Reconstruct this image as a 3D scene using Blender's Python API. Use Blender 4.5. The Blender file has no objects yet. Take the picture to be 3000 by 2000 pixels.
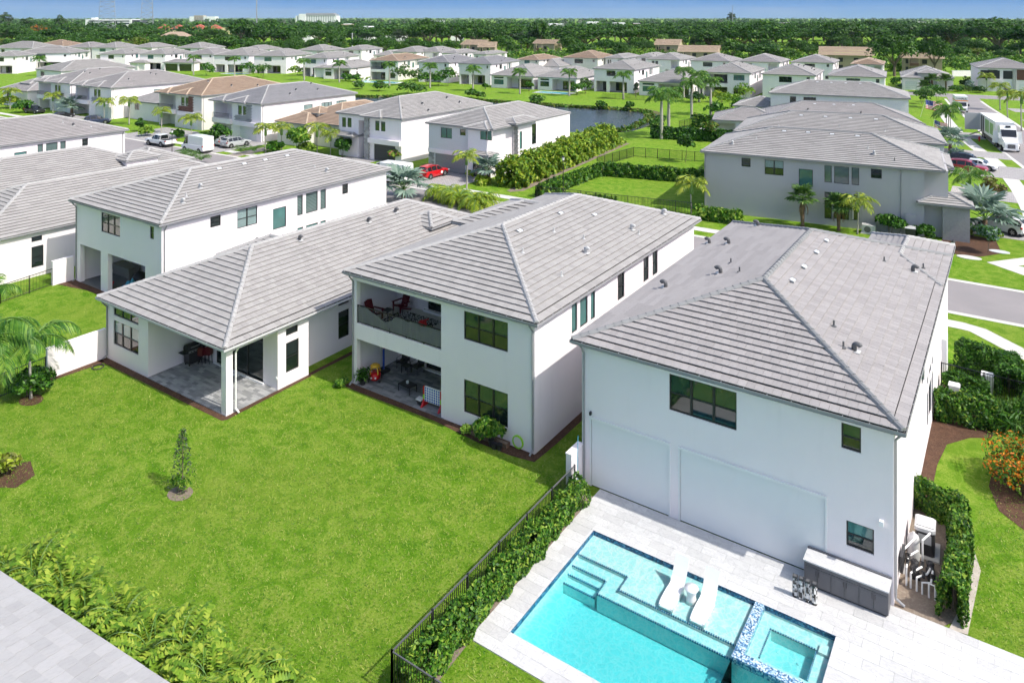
import bpy, bmesh, math, random
import numpy as np
from mathutils import Vector, Matrix

R = math.radians
SC = bpy.context.scene
COL = SC.collection

# ------------------------------------------------------------------ camera, sky, sun, exposure
FPX, CXP, CYP, CAMH = 2176.0, 1500.0, 50.0, 21.0
YAW = math.atan(1476 / 2176.0)
FW = (-math.sin(YAW), math.cos(YAW)); RT = (math.cos(YAW), math.sin(YAW))
cd = bpy.data.cameras.new('camera'); cam = bpy.data.objects.new('camera', cd); COL.objects.link(cam)
cam.location = (0, 0, CAMH); cam.rotation_euler = (R(90), 0, YAW)
cd.sensor_width = 36; cd.lens = 36 * FPX / 3000; cd.shift_y = -950 / 3000.0
cd.clip_start = 0.5; cd.clip_end = 30000
SC.camera = cam
SUN_EL, SUN_AZ = 48.5, 2.2            # elevation; azimuth from +X towards +Y
wd = bpy.data.worlds.new('World'); SC.world = wd; wd.use_nodes = True
nt = wd.node_tree
sky = nt.nodes.new('ShaderNodeTexSky'); sky.sky_type = 'NISHITA'; sky.sun_disc = False
sky.sun_elevation = R(SUN_EL); sky.sun_rotation = R(90 - SUN_AZ)
sky.altitude = 0; sky.air_density = 1.0; sky.dust_density = 2.0; sky.ozone_density = 0.0
nt.links.new(sky.outputs[0], nt.nodes['Background'].inputs[0])
nt.nodes['Background'].inputs[1].default_value = 0.15
sd = bpy.data.lights.new('sun', 'SUN'); sun = bpy.data.objects.new('sun', sd); COL.objects.link(sun)
sd.energy = 3.2; sd.angle = R(0.5); sd.color = (1.0, 0.955, 0.88)
_sv = Vector((math.cos(R(SUN_EL)) * math.cos(R(SUN_AZ)), math.cos(R(SUN_EL)) * math.sin(R(SUN_AZ)), math.sin(R(SUN_EL))))
sun.rotation_euler = _sv.to_track_quat('Z', 'Y').to_euler(); sun.location = (40, 0, 60)
SC.view_settings.view_transform = 'Standard'; SC.view_settings.look = 'None'
SC.view_settings.gamma = 1; SC.view_settings.use_curve_mapping = False
SC.view_settings.exposure = 0.58
SC.render.engine = 'CYCLES'
SC.cycles.use_denoising = True
SC.cycles.max_bounces = 7; SC.cycles.diffuse_bounces = 3; SC.cycles.glossy_bounces = 3
SC.cycles.transparent_max_bounces = 8; SC.cycles.transmission_bounces = 4; SC.cycles.volume_bounces = 0
SC.cycles.caustics_reflective = False; SC.cycles.caustics_refractive = False
SC.cycles.sample_clamp_indirect = 6; SC.cycles.use_adaptive_sampling = True; SC.cycles.adaptive_threshold = 0.035

# ------------------------------------------------------------------ photo pixel -> place
def ray(px, py):
    a = (px - CXP) / FPX
    return Vector((FW[0] + a * RT[0], FW[1] + a * RT[1], -(py - CYP) / FPX))
def G(px, py, h=0.0):
    d = ray(px, py); t = (h - CAMH) / d.z
    return Vector((d.x * t, d.y * t, h))

# ------------------------------------------------------------------ materials
MATS = {}
def _mix(nt, fac, a, b, blend='MIX'):
    n = nt.nodes.new('ShaderNodeMix'); n.data_type = 'RGBA'; n.blend_type = blend
    for s, v in ((n.inputs[0], fac), (n.inputs[6], a), (n.inputs[7], b)):
        if hasattr(v, 'is_linked') or hasattr(v, 'links'):
            nt.links.new(v, s)
        elif isinstance(v, (int, float)):
            s.default_value = v
        else:
            s.default_value = (v[0], v[1], v[2], 1)
    return n.outputs[2]
def _math(nt, op, a, b=None):
    n = nt.nodes.new('ShaderNodeMath'); n.operation = op
    for s, v in ((n.inputs[0], a), (n.inputs[1], b)):
        if v is None: continue
        if hasattr(v, 'links'): nt.links.new(v, s)
        else: s.default_value = v
    return n.outputs[0]
def _noise(nt, scale, detail=3, rough=0.55, vec=None, dist=0.0):
    n = nt.nodes.new('ShaderNodeTexNoise'); n.inputs['Scale'].default_value = scale
    n.inputs['Detail'].default_value = detail; n.inputs['Roughness'].default_value = rough
    n.inputs['Distortion'].default_value = dist
    if vec is not None: nt.links.new(vec, n.inputs['Vector'])
    return n.outputs['Fac']
def _ramp(nt, fac, stops):
    n = nt.nodes.new('ShaderNodeValToRGB'); nt.links.new(fac, n.inputs[0])
    el = n.color_ramp.elements
    while len(el) < len(stops): el.new(0.5)
    for e, (p, c) in zip(el, stops):
        e.position = p; e.color = (c, c, c, 1) if isinstance(c, (int, float)) else (c[0], c[1], c[2], 1)
    return n.outputs[0]
def _coord(nt, kind='Object', scale=None):
    t = nt.nodes.new('ShaderNodeTexCoord').outputs[kind]
    if scale is None: return t
    m = nt.nodes.new('ShaderNodeMapping'); m.inputs['Scale'].default_value = scale
    nt.links.new(t, m.inputs[0]); return m.outputs[0]
def _world(nt, scale=None, rotz=0):
    t = nt.nodes.new('ShaderNodeNewGeometry').outputs['Position']
    if scale is None and not rotz: return t
    m = nt.nodes.new('ShaderNodeMapping')
    if scale: m.inputs['Scale'].default_value = scale
    m.inputs['Rotation'].default_value = (0, 0, rotz)
    nt.links.new(t, m.inputs[0]); return m.outputs[0]
def _rand(nt):
    a = nt.nodes.new('ShaderNodeNewGeometry').outputs['Random Per Island']
    b = nt.nodes.new('ShaderNodeObjectInfo').outputs['Random']
    return _math(nt, 'FRACT', _math(nt, 'ADD', a, b))
def _bump(nt, b, height, strength=0.3, dist=0.02):
    n = nt.nodes.new('ShaderNodeBump'); n.inputs['Strength'].default_value = strength
    n.inputs['Distance'].default_value = dist
    nt.links.new(height, n.inputs['Height']); nt.links.new(n.outputs[0], b.inputs['Normal'])
def newmat(name):
    m = bpy.data.materials.new(name); m.use_nodes = True; MATS[name] = m
    nt = m.node_tree; b = nt.nodes['Principled BSDF']
    return m, nt, b
def simple(name, col, rough=0.6, metal=0.0, var=0.0, nscale=3.0, bump=0.0, bscale=40.0, spec=0.5, emit=None, vary_obj=0.0):
    m, nt, b = newmat(name)
    b.inputs['Roughness'].default_value = rough; b.inputs['Metallic'].default_value = metal
    b.inputs['Specular IOR Level'].default_value = spec
    c = None
    if var:
        f = _noise(nt, nscale, 4, 0.6, _world(nt))
        c = _mix(nt, f, tuple(x * (1 - var) for x in col), tuple(min(1, x * (1 + var)) for x in col))
    if vary_obj:
        r = _rand(nt); src = c if c is not None else col
        v = _math(nt, 'ADD', _math(nt, 'MULTIPLY', r, 2 * vary_obj), 1 - vary_obj)
        vc = nt.nodes.new('ShaderNodeCombineColor')
        for i in range(3): nt.links.new(v, vc.inputs[i])
        c = _mix(nt, 1.0, src, vc.outputs[0], 'MULTIPLY')
    if c is not None: nt.links.new(c, b.inputs['Base Color'])
    else: b.inputs['Base Color'].default_value = (*col, 1)
    if bump:
        _bump(nt, b, _noise(nt, bscale, 4, 0.6, _world(nt)), bump)
    if emit:
        b.inputs['Emission Color'].default_value = (*col, 1); b.inputs['Emission Strength'].default_value = emit
    return m
def roofmat(name, c0, c1, c2):
    m, nt, b = newmat(name)
    r = _rand(nt)
    c = _ramp(nt, r, [(0.0, tuple(x * 0.5 + y * 0.5 for x, y in zip(c0, c1))), (0.5, c1), (1.0, tuple(x * 0.45 + y * 0.55 for x, y in zip(c2, c1)))])
    w = _world(nt)
    big = _noise(nt, 0.5, 4, 0.6, w, 0.4)
    c = _mix(nt, _ramp(nt, big, [(0.45, 0.0), (0.75, 0.22)]), c, tuple(x * 0.78 for x in c1))
    fine = _noise(nt, 14, 3, 0.7, _world(nt, (1, 0.3, 1)))
    c = _mix(nt, _ramp(nt, fine, [(0.45, 0.0), (0.75, 0.25)]), c, (c1[0] * 0.6, c1[1] * 0.6, c1[2] * 0.62))
    nt.links.new(c, b.inputs['Base Color'])
    b.inputs['Roughness'].default_value = 0.85; b.inputs['Specular IOR Level'].default_value = 0.2
    _bump(nt, b, fine, 0.25, 0.01)
    return m
def leafmat(name, c0, c1, c2, trans=0.25, rough=0.5):
    m, nt, b = newmat(name)
    r = _rand(nt)
    c = _ramp(nt, r, [(0.0, c0), (0.55, c1), (1.0, c2)])
    nt.links.new(c, b.inputs['Base Color']); b.inputs['Roughness'].default_value = rough
    b.inputs['Specular IOR Level'].default_value = 0.3
    t = nt.nodes.new('ShaderNodeBsdfTranslucent'); nt.links.new(c, t.inputs[0])
    mx = nt.nodes.new('ShaderNodeMixShader'); mx.inputs[0].default_value = trans
    nt.links.new(b.outputs[0], mx.inputs[1]); nt.links.new(t.outputs[0], mx.inputs[2])
    nt.links.new(mx.outputs[0], nt.nodes['Material Output'].inputs[0])
    return m

def stuccomat(name, col):
    m, nt, b = newmat(name); b.inputs['Roughness'].default_value = 0.88; b.inputs['Specular IOR Level'].default_value = 0.2
    w = _world(nt); a = _noise(nt, 0.7, 5, 0.6, w, 0.3); st = _noise(nt, 2.2, 4, 0.65, _world(nt, (1, 1, 0.10)))
    c = _mix(nt, _ramp(nt, a, [(0.35, 0.0), (0.75, 0.5)]), col, tuple(x * 0.94 for x in col))
    c = _mix(nt, _ramp(nt, st, [(0.56, 0.0), (0.78, 0.35)]), c, tuple(x * 0.84 for x in col))
    c = _mix(nt, _ramp(nt, _noise(nt, 45, 3, 0.7, w), [(0.5, 0.0), (0.75, 0.3)]), c, tuple(x * 0.86 for x in col))
    nt.links.new(c, b.inputs['Base Color']); _bump(nt, b, _noise(nt, 38, 4, 0.65, w), 0.55, 0.012)
stuccomat('stucco', (0.88, 0.815, 0.83))
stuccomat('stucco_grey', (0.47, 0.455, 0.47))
simple('stucco_warm', (0.72, 0.69, 0.64), 0.85, bump=0.3, bscale=55, var=0.03, spec=0.2)
simple('trim_white', (0.8, 0.8, 0.8), 0.6, var=0.02)
simple('siding', (0.66, 0.665, 0.67), 0.7, var=0.04)
simple('soffit', (0.62, 0.62, 0.62), 0.8)
simple('gutter', (0.30, 0.30, 0.31), 0.45, var=0.06)
simple('gutter_sunlit', (0.55, 0.55, 0.56), 0.45, var=0.06)  # same gutter with sunlight painted in as a lighter grey
simple('gutter_inside', (0.09, 0.09, 0.095), 0.7)
simple('gutter_lip', (0.62, 0.63, 0.65), 0.35, metal=0.3)
simple('roof_under', (0.04, 0.04, 0.04), 0.9)
roofmat('tile_grey', (0.28, 0.268, 0.258), (0.355, 0.34, 0.328), (0.41, 0.395, 0.382))
roofmat('tile_pale', (0.33, 0.325, 0.325), (0.41, 0.402, 0.40), (0.46, 0.45, 0.45))
roofmat('tile_pink', (0.275, 0.258, 0.254), (0.34, 0.32, 0.315), (0.395, 0.372, 0.365))
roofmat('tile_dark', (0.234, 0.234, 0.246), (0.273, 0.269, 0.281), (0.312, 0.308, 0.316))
roofmat('tile_tan', (0.28, 0.20, 0.145), (0.34, 0.25, 0.185), (0.40, 0.31, 0.235))
roofmat('cap_grey', (0.33, 0.325, 0.32), (0.40, 0.392, 0.387), (0.45, 0.44, 0.435))
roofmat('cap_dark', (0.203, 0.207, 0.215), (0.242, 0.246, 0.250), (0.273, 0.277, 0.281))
roofmat('cap_tan', (0.429, 0.328, 0.242), (0.484, 0.382, 0.289), (0.530, 0.429, 0.335))
simple('frame_dark', (0.022, 0.021, 0.021), 0.4)
simple('black_metal', (0.018, 0.018, 0.02), 0.35, spec=0.5)
simple('rail_metal', (0.10, 0.10, 0.105), 0.35, spec=0.5)
def glass(name, col, rough=0.03, spec=0.9, stripe=0):
    m, nt, b = newmat(name)
    b.inputs['Roughness'].default_value = rough; b.inputs['Specular IOR Level'].default_value = spec
    b.inputs['IOR'].default_value = 1.6
    w = _world(nt)
    f = _noise(nt, 0.9, 2, 0.5, w)
    c = _mix(nt, f, tuple(x * 0.6 for x in col), tuple(min(1, x * 1.5) for x in col))
    if stripe:
        wv = nt.nodes.new('ShaderNodeTexWave'); wv.bands_direction = 'Z'; wv.inputs['Scale'].default_value = stripe
        nt.links.new(w, wv.inputs['Vector'])
        c = _mix(nt, wv.outputs['Fac'], c, tuple(x * 0.35 for x in col))
    nt.links.new(c, b.inputs['Base Color'])
    return m
glass('glass_dark', (0.012, 0.02, 0.018))
glass('glass_green', (0.02, 0.055, 0.04), spec=1.0)
glass('glass_teal', (0.06, 0.16, 0.15), rough=0.05)
glass('glass_blind', (0.30, 0.42, 0.41), rough=0.06, stripe=6.0)
glass('glass_shutter', (0.13, 0.20, 0.19), rough=0.05, stripe=2.6)
simple('stone_clad', (0.36, 0.355, 0.35), 0.9, var=0.25, nscale=6, bump=0.5, bscale=12, vary_obj=0.25)
simple('brick_dark', (0.17, 0.075, 0.055), 0.9, var=0.3, nscale=8, bump=0.4, bscale=14)
simple('garage_grey', (0.26, 0.26, 0.265), 0.55)
simple('garage_dark', (0.05, 0.05, 0.052), 0.55)
simple('garage_white', (0.72, 0.72, 0.72), 0.55)
simple('vent_dark', (0.11, 0.11, 0.115), 0.5)
simple('vent_light', (0.50, 0.50, 0.50), 0.5)
simple('vent_box', (0.62, 0.64, 0.66), 0.4)
simple('white_gloss', (0.82, 0.82, 0.82), 0.3)
simple('white_matt', (0.78, 0.78, 0.77), 0.7)
simple('screen_fabric', (0.77, 0.775, 0.78), 0.9, bump=0.15, bscale=120, var=0.02)
simple('rubber', (0.015, 0.015, 0.015), 0.8)
simple('rim_metal', (0.45, 0.45, 0.46), 0.3, metal=0.7)
simple('red_plastic', (0.55, 0.012, 0.015), 0.35)
simple('dark_red', (0.11, 0.007, 0.012), 0.45)
simple('yellow_plastic', (0.75, 0.42, 0.04), 0.4)
simple('blue_plastic', (0.05, 0.10, 0.45), 0.4)
simple('lime_plastic', (0.30, 0.62, 0.03), 0.4)
simple('tarp_blue', (0.06, 0.30, 0.42), 0.6, var=0.2)
simple('charcoal', (0.03, 0.03, 0.032), 0.5)
simple('grey_cabinet', (0.125, 0.125, 0.135), 0.5)
simple('wicker', (0.20, 0.19, 0.17), 0.9, var=0.2, nscale=30)
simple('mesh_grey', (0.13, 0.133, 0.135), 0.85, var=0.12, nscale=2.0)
simple('bark', (0.17, 0.13, 0.095), 0.95, var=0.35, nscale=8, bump=0.5, bscale=16)
simple('palm_trunk', (0.36, 0.335, 0.30), 0.9, var=0.2, nscale=5, bump=0.3, bscale=18)
simple('palm_brown', (0.16, 0.105, 0.065), 0.95, var=0.35, nscale=14, bump=0.6, bscale=22)
simple('palm_shaft', (0.12, 0.24, 0.05), 0.5)
leafmat('leaf_palm', (0.035, 0.10, 0.018), (0.065, 0.15, 0.025), (0.13, 0.22, 0.035))
leafmat('leaf_palm_yellow', (0.16, 0.24, 0.02), (0.28, 0.36, 0.035), (0.42, 0.45, 0.06))
leafmat('leaf_silver', (0.12, 0.20, 0.15), (0.20, 0.29, 0.23), (0.30, 0.38, 0.31))
leafmat('leaf_dead', (0.16, 0.09, 0.035), (0.25, 0.15, 0.06), (0.34, 0.22, 0.10))
leafmat('leaf_hedge', (0.015, 0.07, 0.006), (0.045, 0.155, 0.010), (0.13, 0.285, 0.025))
leafmat('leaf_hedge_light', (0.06, 0.16, 0.015), (0.17, 0.31, 0.03), (0.33, 0.43, 0.06))
leafmat('leaf_yellow', (0.12, 0.22, 0.012), (0.27, 0.38, 0.025), (0.42, 0.47, 0.05))
leafmat('leaf_dark', (0.010, 0.042, 0.006), (0.024, 0.08, 0.010), (0.055, 0.14, 0.02))
leafmat('leaf_tree', (0.012, 0.052, 0.006), (0.030, 0.098, 0.009), (0.068, 0.17, 0.016))
leafmat('leaf_tree_light', (0.03, 0.10, 0.007), (0.068, 0.17, 0.012), (0.125, 0.25, 0.022))
leafmat('leaf_tree_grey', (0.05, 0.075, 0.045), (0.075, 0.11, 0.06), (0.11, 0.145, 0.08))
leafmat('leaf_olive', (0.10, 0.12, 0.02), (0.16, 0.19, 0.03), (0.24, 0.26, 0.05))
leafmat('leaf_purple', (0.05, 0.02, 0.02), (0.12, 0.07, 0.04), (0.20, 0.16, 0.06))
leafmat('blade', (0.04, 0.15, 0.004), (0.16, 0.31, 0.012), (0.40, 0.42, 0.11), 0.2)
leafmat('flower_orange', (0.55, 0.12, 0.01), (0.70, 0.22, 0.015), (0.80, 0.35, 0.03))
leafmat('flower_pink', (0.55, 0.14, 0.14), (0.62, 0.25, 0.24), (0.55, 0.12, 0.10))
leafmat('flame_flower', (0.45, 0.10, 0.012), (0.58, 0.17, 0.015), (0.30, 0.16, 0.02))

# ground surfaces
def grassmat():
    m, nt, b = newmat('grass'); w = _world(nt)
    big = _noise(nt, 0.16, 4, 0.55, w, 0.5); mid = _noise(nt, 1.25, 5, 0.62, w, 0.6); f = _noise(nt, 9.0, 5, 0.78, w, 0.3); f2 = _noise(nt, 34.0, 3, 0.75, w)
    c = _ramp(nt, mid, [(0.32, (0.082, 0.218, 0.006)), (0.52, (0.138, 0.290, 0.009)), (0.72, (0.215, 0.345, 0.022))])
    dry = _math(nt, 'MULTIPLY', _ramp(nt, f, [(0.42, 0.0), (0.60, 1.0)]), _ramp(nt, mid, [(0.40, 0.10), (0.60, 1.0)]))
    c = _mix(nt, _math(nt, 'MULTIPLY', dry, 0.55), c, (0.36, 0.385, 0.11))
    c = _mix(nt, _ramp(nt, f2, [(0.56, 0.0), (0.74, 0.35)]), c, (0.32, 0.38, 0.08))
    c = _mix(nt, _ramp(nt, f, [(0.30, 0.85), (0.47, 0.0)]), c, (0.040, 0.125, 0.005))
    c = _mix(nt, _ramp(nt, f2, [(0.30, 0.7), (0.46, 0.0)]), c, (0.035, 0.10, 0.005))
    c = _mix(nt, _ramp(nt, big, [(0.40, 0.0), (0.72, 0.45)]), c, (0.21, 0.29, 0.036))
    nt.links.new(c, b.inputs['Base Color']); b.inputs['Roughness'].default_value = 0.9
    b.inputs['Specular IOR Level'].default_value = 0.1
    _bump(nt, b, _math(nt, 'ADD', f, _math(nt, 'MULTIPLY', f2, 0.7)), 0.9, 0.07)
grassmat()
def pavermat(name, cols, bx, by, rot=0.0, mortar=0.02, dark=0.5):
    m, nt, b = newmat(name); w = _world(nt, None, rot) if rot else _world(nt)
    br = nt.nodes.new('ShaderNodeTexBrick'); nt.links.new(w, br.inputs['Vector'])
    br.inputs['Scale'].default_value = 1.0; br.inputs['Brick Width'].default_value = bx; br.inputs['Row Height'].default_value = by
    br.inputs['Mortar Size'].default_value = mortar; br.inputs['Mortar Smooth'].default_value = 0.3
    br.inputs['Color1'].default_value = (*cols[0], 1); br.inputs['Color2'].default_value = (*cols[1], 1)
    br.inputs['Mortar'].default_value = (*[x * dark for x in cols[0]], 1)
    c = _mix(nt, _ramp(nt, _noise(nt, 0.5, 4, 0.6, w), [(0.3, 0.0), (0.8, 0.35)]), br.outputs['Color'], cols[2])
    nt.links.new(c, b.inputs['Base Color']); b.inputs['Roughness'].default_value = 0.85
    _bump(nt, b, br.outputs['Fac'], -0.3, 0.01)
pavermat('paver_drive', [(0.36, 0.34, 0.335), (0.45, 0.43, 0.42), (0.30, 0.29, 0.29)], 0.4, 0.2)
pavermat('paver_walk', [(0.43, 0.36, 0.31), (0.50, 0.43, 0.37), (0.38, 0.33, 0.29)], 0.3, 0.15)
def stain(name, col, dark, light, s1=0.4, s2=9.0, rough=0.9, bump=0.15):
    m, nt, b = newmat(name); w = _world(nt)
    c = _mix(nt, _ramp(nt, _noise(nt, s1, 5, 0.6, w, 0.3), [(0.3, 0.0), (0.75, 1.0)]), col, dark)
    c = _mix(nt, _ramp(nt, _noise(nt, s2, 3, 0.7, w), [(0.5, 0.0), (0.8, 0.5)]), c, light)
    nt.links.new(c, b.inputs['Base Color']); b.inputs['Roughness'].default_value = rough
    b.inputs['Specular IOR Level'].default_value = 0.2
    if bump: _bump(nt, b, _noise(nt, 60, 3, 0.7, w), bump, 0.01)
stain('asphalt', (0.30, 0.275, 0.275), (0.25, 0.235, 0.235), (0.34, 0.32, 0.315), 0.25, 25)
stain('concrete', (0.62, 0.60, 0.56), (0.54, 0.525, 0.49), (0.68, 0.66, 0.62), 0.5, 12)
stain('mulch', (0.11, 0.058, 0.036), (0.055, 0.03, 0.02), (0.30, 0.19, 0.13), 3.0, 16, bump=1.0)
stain('soil', (0.25, 0.20, 0.155), (0.18, 0.145, 0.115), (0.45, 0.40, 0.33), 1.2, 9, bump=0.5)
stain('gravel_pale', (0.55, 0.50, 0.43), (0.40, 0.35, 0.30), (0.70, 0.66, 0.60), 2.0, 14, bump=0.8)
stain('bank', (0.17, 0.15, 0.07), (0.10, 0.13, 0.04), (0.22, 0.20, 0.10), 1.0, 6, bump=0.5)
m, nt_, b_ = newmat('lake_water')
b_.inputs['Base Color'].default_value = (0.05, 0.06, 0.065, 1); b_.inputs['Roughness'].default_value = 0.16
b_.inputs['Specular IOR Level'].default_value = 0.6
_bump(nt_, b_, _noise(nt_, 1.6, 4, 0.6, _world(nt_, (1, 2.2, 1))), 0.7, 0.12)

# ------------------------------------------------------------------ mesh building
class MB:
    def __init__(s): s.v = []; s.f = []; s.m = []; s.mats = []
    def mi(s, mat):
        if mat not in s.mats: s.mats.append(mat)
        return s.mats.index(mat)
    def face(s, pts, mat):
        n = len(s.v); s.v.extend([tuple(p) for p in pts]); s.f.append(tuple(range(n, n + len(pts)))); s.m.append(s.mi(mat))
    def box(s, x0, x1, y0, y1, z0, z1, mat):
        n = len(s.v)
        s.v.extend([(x0, y0, z0), (x1, y0, z0), (x1, y1, z0), (x0, y1, z0), (x0, y0, z1), (x1, y0, z1), (x1, y1, z1), (x0, y1, z1)])
        i = s.mi(mat)
        for q in ((0, 3, 2, 1), (4, 5, 6, 7), (0, 1, 5, 4), (1, 2, 6, 5), (2, 3, 7, 6), (3, 0, 4, 7)):
            s.f.append(tuple(n + k for k in q)); s.m.append(i)
        return s
    def hexa(s, p, mat):      # 8 points, bottom 4 then top 4
        n = len(s.v); s.v.extend([tuple(q) for q in p]); i = s.mi(mat)
        for q in ((0, 3, 2, 1), (4, 5, 6, 7), (0, 1, 5, 4), (1, 2, 6, 5), (2, 3, 7, 6), (3, 0, 4, 7)):
            s.f.append(tuple(n + k for k in q)); s.m.append(i)
    def bar(s, a, b, w, h, mat, up=(0, 0, 1)):
        a = Vector(a); b = Vector(b); d = (b - a)
        if d.length < 1e-6: return
        d.normalize(); u = Vector(up)
        if abs(d.dot(u)) > 0.95: u = Vector((1, 0, 0))
        sd_ = d.cross(u).normalized(); u = sd_.cross(d).normalized()
        sd_ = sd_ * (w / 2); u = u * (h / 2)
        s.hexa([a - sd_ - u, a + sd_ - u, b + sd_ - u, b - sd_ - u, a - sd_ + u, a + sd_ + u, b + sd_ + u, b - sd_ + u], mat)
    def tube(s, pts, r, mat, n=8, cap=True):
        pts = [Vector(p) for p in pts]; rr = r if isinstance(r, (list, tuple)) else [r] * len(pts)
        base = len(s.v); i = s.mi(mat); prev = None
        for k, p in enumerate(pts):
            d = (pts[min(k + 1, len(pts) - 1)] - pts[max(k - 1, 0)])
            if d.length < 1e-9: d = Vector((0, 0, 1))
            d.normalize()
            if prev is None:
                u = d.cross(Vector((0, 0, 1)))
                if u.length < 1e-3: u = d.cross(Vector((1, 0, 0)))
            else:
                u = prev - d * prev.dot(d)
            u.normalize(); prev = u.copy(); w = d.cross(u)
            for j in range(n):
                a = 2 * math.pi * j / n
                s.v.append(tuple(p + (u * math.cos(a) + w * math.sin(a)) * rr[k]))
        for k in range(len(pts) - 1):
            for j in range(n):
                a = base + k * n + j; b = base + k * n + (j + 1) % n
                s.f.append((a, b, b + n, a + n)); s.m.append(i)
        if cap:
            s.f.append(tuple(base + j for j in range(n))[::-1]); s.m.append(i)
            e = base + (len(pts) - 1) * n
            s.f.append(tuple(e + j for j in range(n))); s.m.append(i)
    def lathe(s, prof, mat, c=(0, 0, 0), n=14):
        base = len(s.v); i = s.mi(mat)
        for r, z in prof:
            for j in range(n):
                a = 2 * math.pi * j / n
                s.v.append((c[0] + r * math.cos(a), c[1] + r * math.sin(a), c[2] + z))
        for k in range(len(prof) - 1):
            for j in range(n):
                a = base + k * n + j; b = base + k * n + (j + 1) % n
                s.f.append((a, b, b + n, a + n)); s.m.append(i)
        s.f.append(tuple(base + (len(prof) - 1) * n + j for j in range(n))); s.m.append(i)
    def prism(s, poly, z0, z1, mat):
        n = len(s.v); k = len(poly); i = s.mi(mat)
        s.v.extend([(p[0], p[1], z0) for p in poly]); s.v.extend([(p[0], p[1], z1) for p in poly])
        s.f.append(tuple(range(n, n + k))[::-1]); s.m.append(i)
        s.f.append(tuple(range(n + k, n + 2 * k))); s.m.append(i)
        for j in range(k):
            a = n + j; b = n + (j + 1) % k
            s.f.append((a, b, b + k, a + k)); s.m.append(i)
    def mesh(s, name, smooth=False):
        me = bpy.data.meshes.new(name); me.from_pydata(s.v, [], s.f)
        for mt in s.mats: me.materials.append(MATS[mt])
        me.polygons.foreach_set('material_index', s.m)
        if smooth: me.polygons.foreach_set('use_smooth', [True] * len(s.f))
        me.update(); return me
    def build(s, name, parent=None, smooth=False, kind=None):
        return link(name, s.mesh(name, smooth), parent, kind)

def link(name, me, parent=None, kind=None):
    o = bpy.data.objects.new(name, me); COL.objects.link(o)
    if parent is not None: o.parent = parent
    if kind: o['kind'] = kind
    return o
def tag(o, label, cat, group=None):
    o['label'] = label; o['category'] = cat
    if group: o['group'] = group
    return o
def thing(name, label, cat, loc=(0, 0, 0), rz=0.0, group=None):
    o = bpy.data.objects.new(name, None); COL.objects.link(o); o.empty_display_size = 0.2
    o.location = loc; o.rotation_euler = (0, 0, rz)
    return tag(o, label, cat, group)
def dup(root, loc, rz=0.0, scale=1.0, label=None, group=None):
    r = root.copy(); COL.objects.link(r); r.location = loc; r.rotation_euler = (0, 0, rz)
    r.scale = (scale, scale, scale) if isinstance(scale, (int, float)) else scale
    if label: r['label'] = label
    if group: r['group'] = group
    for ch in root.children:
        c = ch.copy(); COL.objects.link(c); c.parent = r
        for g in ch.children:
            d = g.copy(); COL.objects.link(d); d.parent = c
    return r
def fast_mesh(name, V, quads, mats, midx=None):
    me = bpy.data.meshes.new(name); V = np.asarray(V, np.float32); Q = np.asarray(quads, np.int32)
    k = Q.shape[1]
    me.vertices.add(len(V)); me.vertices.foreach_set('co', V.ravel())
    me.loops.add(Q.size); me.loops.foreach_set('vertex_index', Q.ravel())
    me.polygons.add(len(Q)); me.polygons.foreach_set('loop_start', np.arange(0, Q.size, k, dtype=np.int32))
    for mt in mats: me.materials.append(MATS[mt])
    if midx is not None: me.polygons.foreach_set('material_index', np.asarray(midx, np.int32))
    me.update(calc_edges=True); me.validate(); return me

# ------------------------------------------------------------------ foliage helpers
def leaf_quads(P, size, rng, up=0.3, aspect=1.7, N=None, jitter=0.9):
    """one pointed leaf (a quad, kite shaped) per point; N = preferred normals"""
    n = len(P); P = np.asarray(P)
    nr = rng.normal(size=(n, 3)) * jitter
    if N is not None: nr = nr + N
    nr[:, 2] += up
    nr /= np.linalg.norm(nr, axis=1, keepdims=True) + 1e-9
    t = rng.normal(size=(n, 3)); t -= nr * (t * nr).sum(1, keepdims=True); t /= np.linalg.norm(t, axis=1, keepdims=True) + 1e-9
    b = np.cross(nr, t)
    s = (size * (0.65 + 0.7 * rng.random(n)))[:, None]
    V = np.stack([P - t * s * aspect / 2, P + b * s / 2 - nr * s * 0.08, P + t * s * aspect / 2, P - b * s / 2 - nr * s * 0.08], 1).reshape(-1, 3)
    Q = np.arange(4 * n).reshape(n, 4)
    return V, Q
def crown_points(rng, n_blob, per, rx, ry, rz, blob, shell=0.75, flat=0.0):
    """points on clumps spread through a crown ellipsoid, plus their outward normals"""
    P = []; N = []
    for k in range(n_blob):
        d = rng.normal(size=3); d /= np.linalg.norm(d)
        if d[2] < -0.35: d[2] *= -0.6
        rr = shell + (1 - shell) * rng.random() if rng.random() < 0.75 else rng.random() * shell
        c = d * rr * np.array([rx, ry, rz]); br = blob * (0.6 + 0.8 * rng.random())
        q = rng.normal(size=(per, 3)); q /= np.linalg.norm(q, axis=1, keepdims=True)
        q[:, 2] = np.where(q[:, 2] < -0.3, -q[:, 2], q[:, 2])
        rad = br * (0.75 + 0.3 * rng.random((per, 1)))
        P.append(c + q * rad * np.array([1, 1, 0.8])); N.append(q)
    return np.concatenate(P), np.concatenate(N)

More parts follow.
